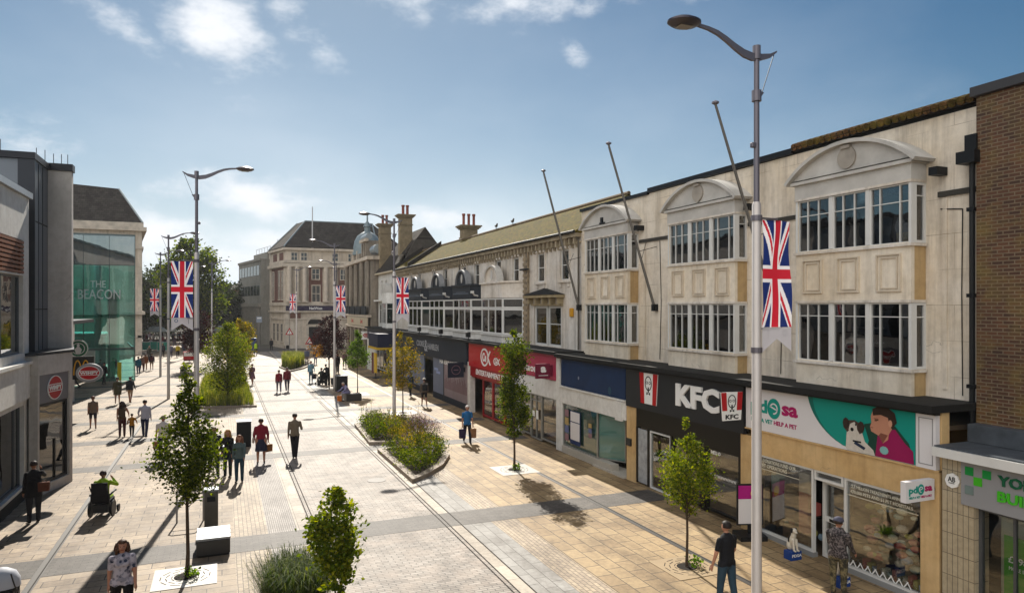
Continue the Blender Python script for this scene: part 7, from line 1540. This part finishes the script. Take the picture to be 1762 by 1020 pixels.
wheelchair(7.32, 57.6, 20, 'wheelchair with big wheels beyond the man on the block'); person('person in dark green top seated in the distant wheelchair', 7.32, 57.65, 20, 1.7, arms=('knee', 'knee'), top='#26382c', bottom='#1a1c20', hair='#1e1a18', sit=True); person('person in black bending behind the distant wheelchair', 7.75, 57.2, 30, 1.66, 'stand', ('push', 'push'), top='#17181c', bottom='#14151a', hair='#1b1512', lean=22)
bag('dark box shaped shopping bag on the ground beside the distant wheelchair', (8.35, 57.0, .75), '#23282a', .8, .4, .55, .15, 'shopping_bag')
# pushchair at the lower left corner
x, y = A(4, 1050); x, y = -3.62, 15.2
x, y = gp(2, 1062); t = thing('pushchair', (x, y, 0), 'pushchair with grey white hood entering at the bottom left corner', 'pushchair')
m = MB(); m.lathe((x, y, .62), [(.34, 0), (.33, .14), (.26, .28), (.12, .36), (.01, .38)], 16, 0, 1, .8); m.build('hood', M('hood_white', '#b9bcc4', .6), t, smooth=True); m = MB(); m.box(x-.26, x+.26, y-.3, y+.3, .3, .6); m.build('seat', BLACK, t, bevel=.04)
m = MB()
for sx in (-1, 1):
    for sy in (-1, 1): m.prism([(x+sx*.3, y+sy*.32+.13*cos(2*pi*q/14), .13+.13*sin(2*pi*q/14)) for q in range(14)], (.04, 0, 0))
m.build('wheels', BLACK, t); m = MB()
for sx in (-1, 1): m.tube([(x+sx*.28, y+.32, .15), (x+sx*.28, y-.25, .7), (x+sx*.28, y-.5, 1.0)], .014, 6); m.tube([(x+sx*.28, y-.32, .15), (x+sx*.28, y+.1, .6)], .014, 6)
m.build('frame', DKMET, t)
# groups near the glass tower and the far crowd
for (u, v, c1, c2, h, rz, lab, extra) in (
    (238, 645, '#2a7592', '#26375e', 1.66, 10, 'person in teal blue top and blue trousers beside the glass tower corner', {}),
    (244, 640, '#8f6a5e', '#5a2c30', 1.6, -10, 'person in dusky pink top just behind the teal blue clothed walker', {}),
    (250, 637, '#9a5f38', '#a07a5a', 1.6, 0, 'person in orange brown clothes in the group by the glass tower', {}),
    (257, 621, '#3a3a32', '#2c2c2c', 1.76, 180, 'person in dark olive top walking towards the viewer past the glass tower', {}),
    (261, 637, '#342a34', '#8f7a6a', 1.68, 5, 'person with dark top, maroon bag and bare legs left of the banner pole', dict(legcover='short', pack='#5a2430')),
    (280, 615, '#1b1c26', '#16161c', 1.78, 0, 'tall person in black right of the far banner pole', {}),
    (294, 616, '#6a6878', '#4a4858', 1.7, 5, 'person in grey right of the bare lamp pole', {}),
    (306, 615, '#a8921c', '#14141a', 1.66, 180, 'person in yellow top carrying black bags in the distance', {}),
    (317, 612, '#23283e', '#1c2030', 1.74, 0, 'person in navy beside the red cart', {}),
    (328, 622, '#9a1620', '#4a1620', 1.7, 175, 'person in bright red jacket at the red cart', {}),
    (316, 660, '#6d6a62', '#2b2c30', 1.7, 0, 'person half hidden behind the leaves of the near left tree', {}),
    (179, 662, '#141519', '#121216', 1.78, -30, 'dark figure walking inside the teal shade of the glass entrance', {}),
    (173, 652, '#22262c', '#16181c', 1.7, 30, 'dark grey figure left of the walker under the glass entrance', {}),
    (196, 645, '#15161a', '#22252c', 1.74, 10, 'dark figure by the glass doors of the entrance tower', {}),
    (128, 668, '#17181b', '#131417', 1.7, 90, 'dark figure standing beside the grey column below the yellow arches sign', {}),
    (467, 603, '#1c1c22', '#17181c', 1.7, 0, 'person in black near the blue box cabinet', {}),
    (424, 606, '#6a5a7a', '#5a4c66', 1.65, 20, 'person in mauve behind the yellow vested people', {}),
    (575, 615, '#1d2838', '#15171f', 1.72, 90, 'person in dark blue striding past the purple tree in the distance', {}),
    (566, 613, '#4a3840', '#2a2430', 1.7, 60, 'distant walker left of the purple tree trunk', {}),
    (593, 633, '#6a4450', '#3a2a30', 1.68, 180, 'person in mauve top between the purple and green trees', {})):
    x, y = gp(u, v); person(lab, x, y, rz, h, 'walk' if u % 2 else 'walk2', top=c1, bottom=c2, hair='#2a1f1a', **extra)
protos = []
rc = random.Random(12); cols = ['#2a2230', '#1d1f28', '#4a3a4a', '#6d2430', '#2a3a5a', '#7a7484', '#b8b2b4', '#3a3432', '#5a4a3a', '#8a6a7a']
k = 0
for i in range(46):
    u = rc.uniform(246, 400); v = rc.uniform(583, 603); x, y = gp(u, v); 
    if i < 8:
        t, _ = person('distant pedestrian in the crowd at the end of the street', x, y, rc.choice((0, 180, 30, 200)), rc.uniform(1.6, 1.82), 'walk' if i % 2 else 'walk2', top=cols[i], bottom=cols[(i+3) % 10], vox=.05, group='distant crowd at the end of the street'); protos.append(t)
    else:
        o = copy_tree(protos[i % 8]); o.location = (x, y, 0); o.rotation_euler = (0, 0, rc.uniform(0, 6.28))
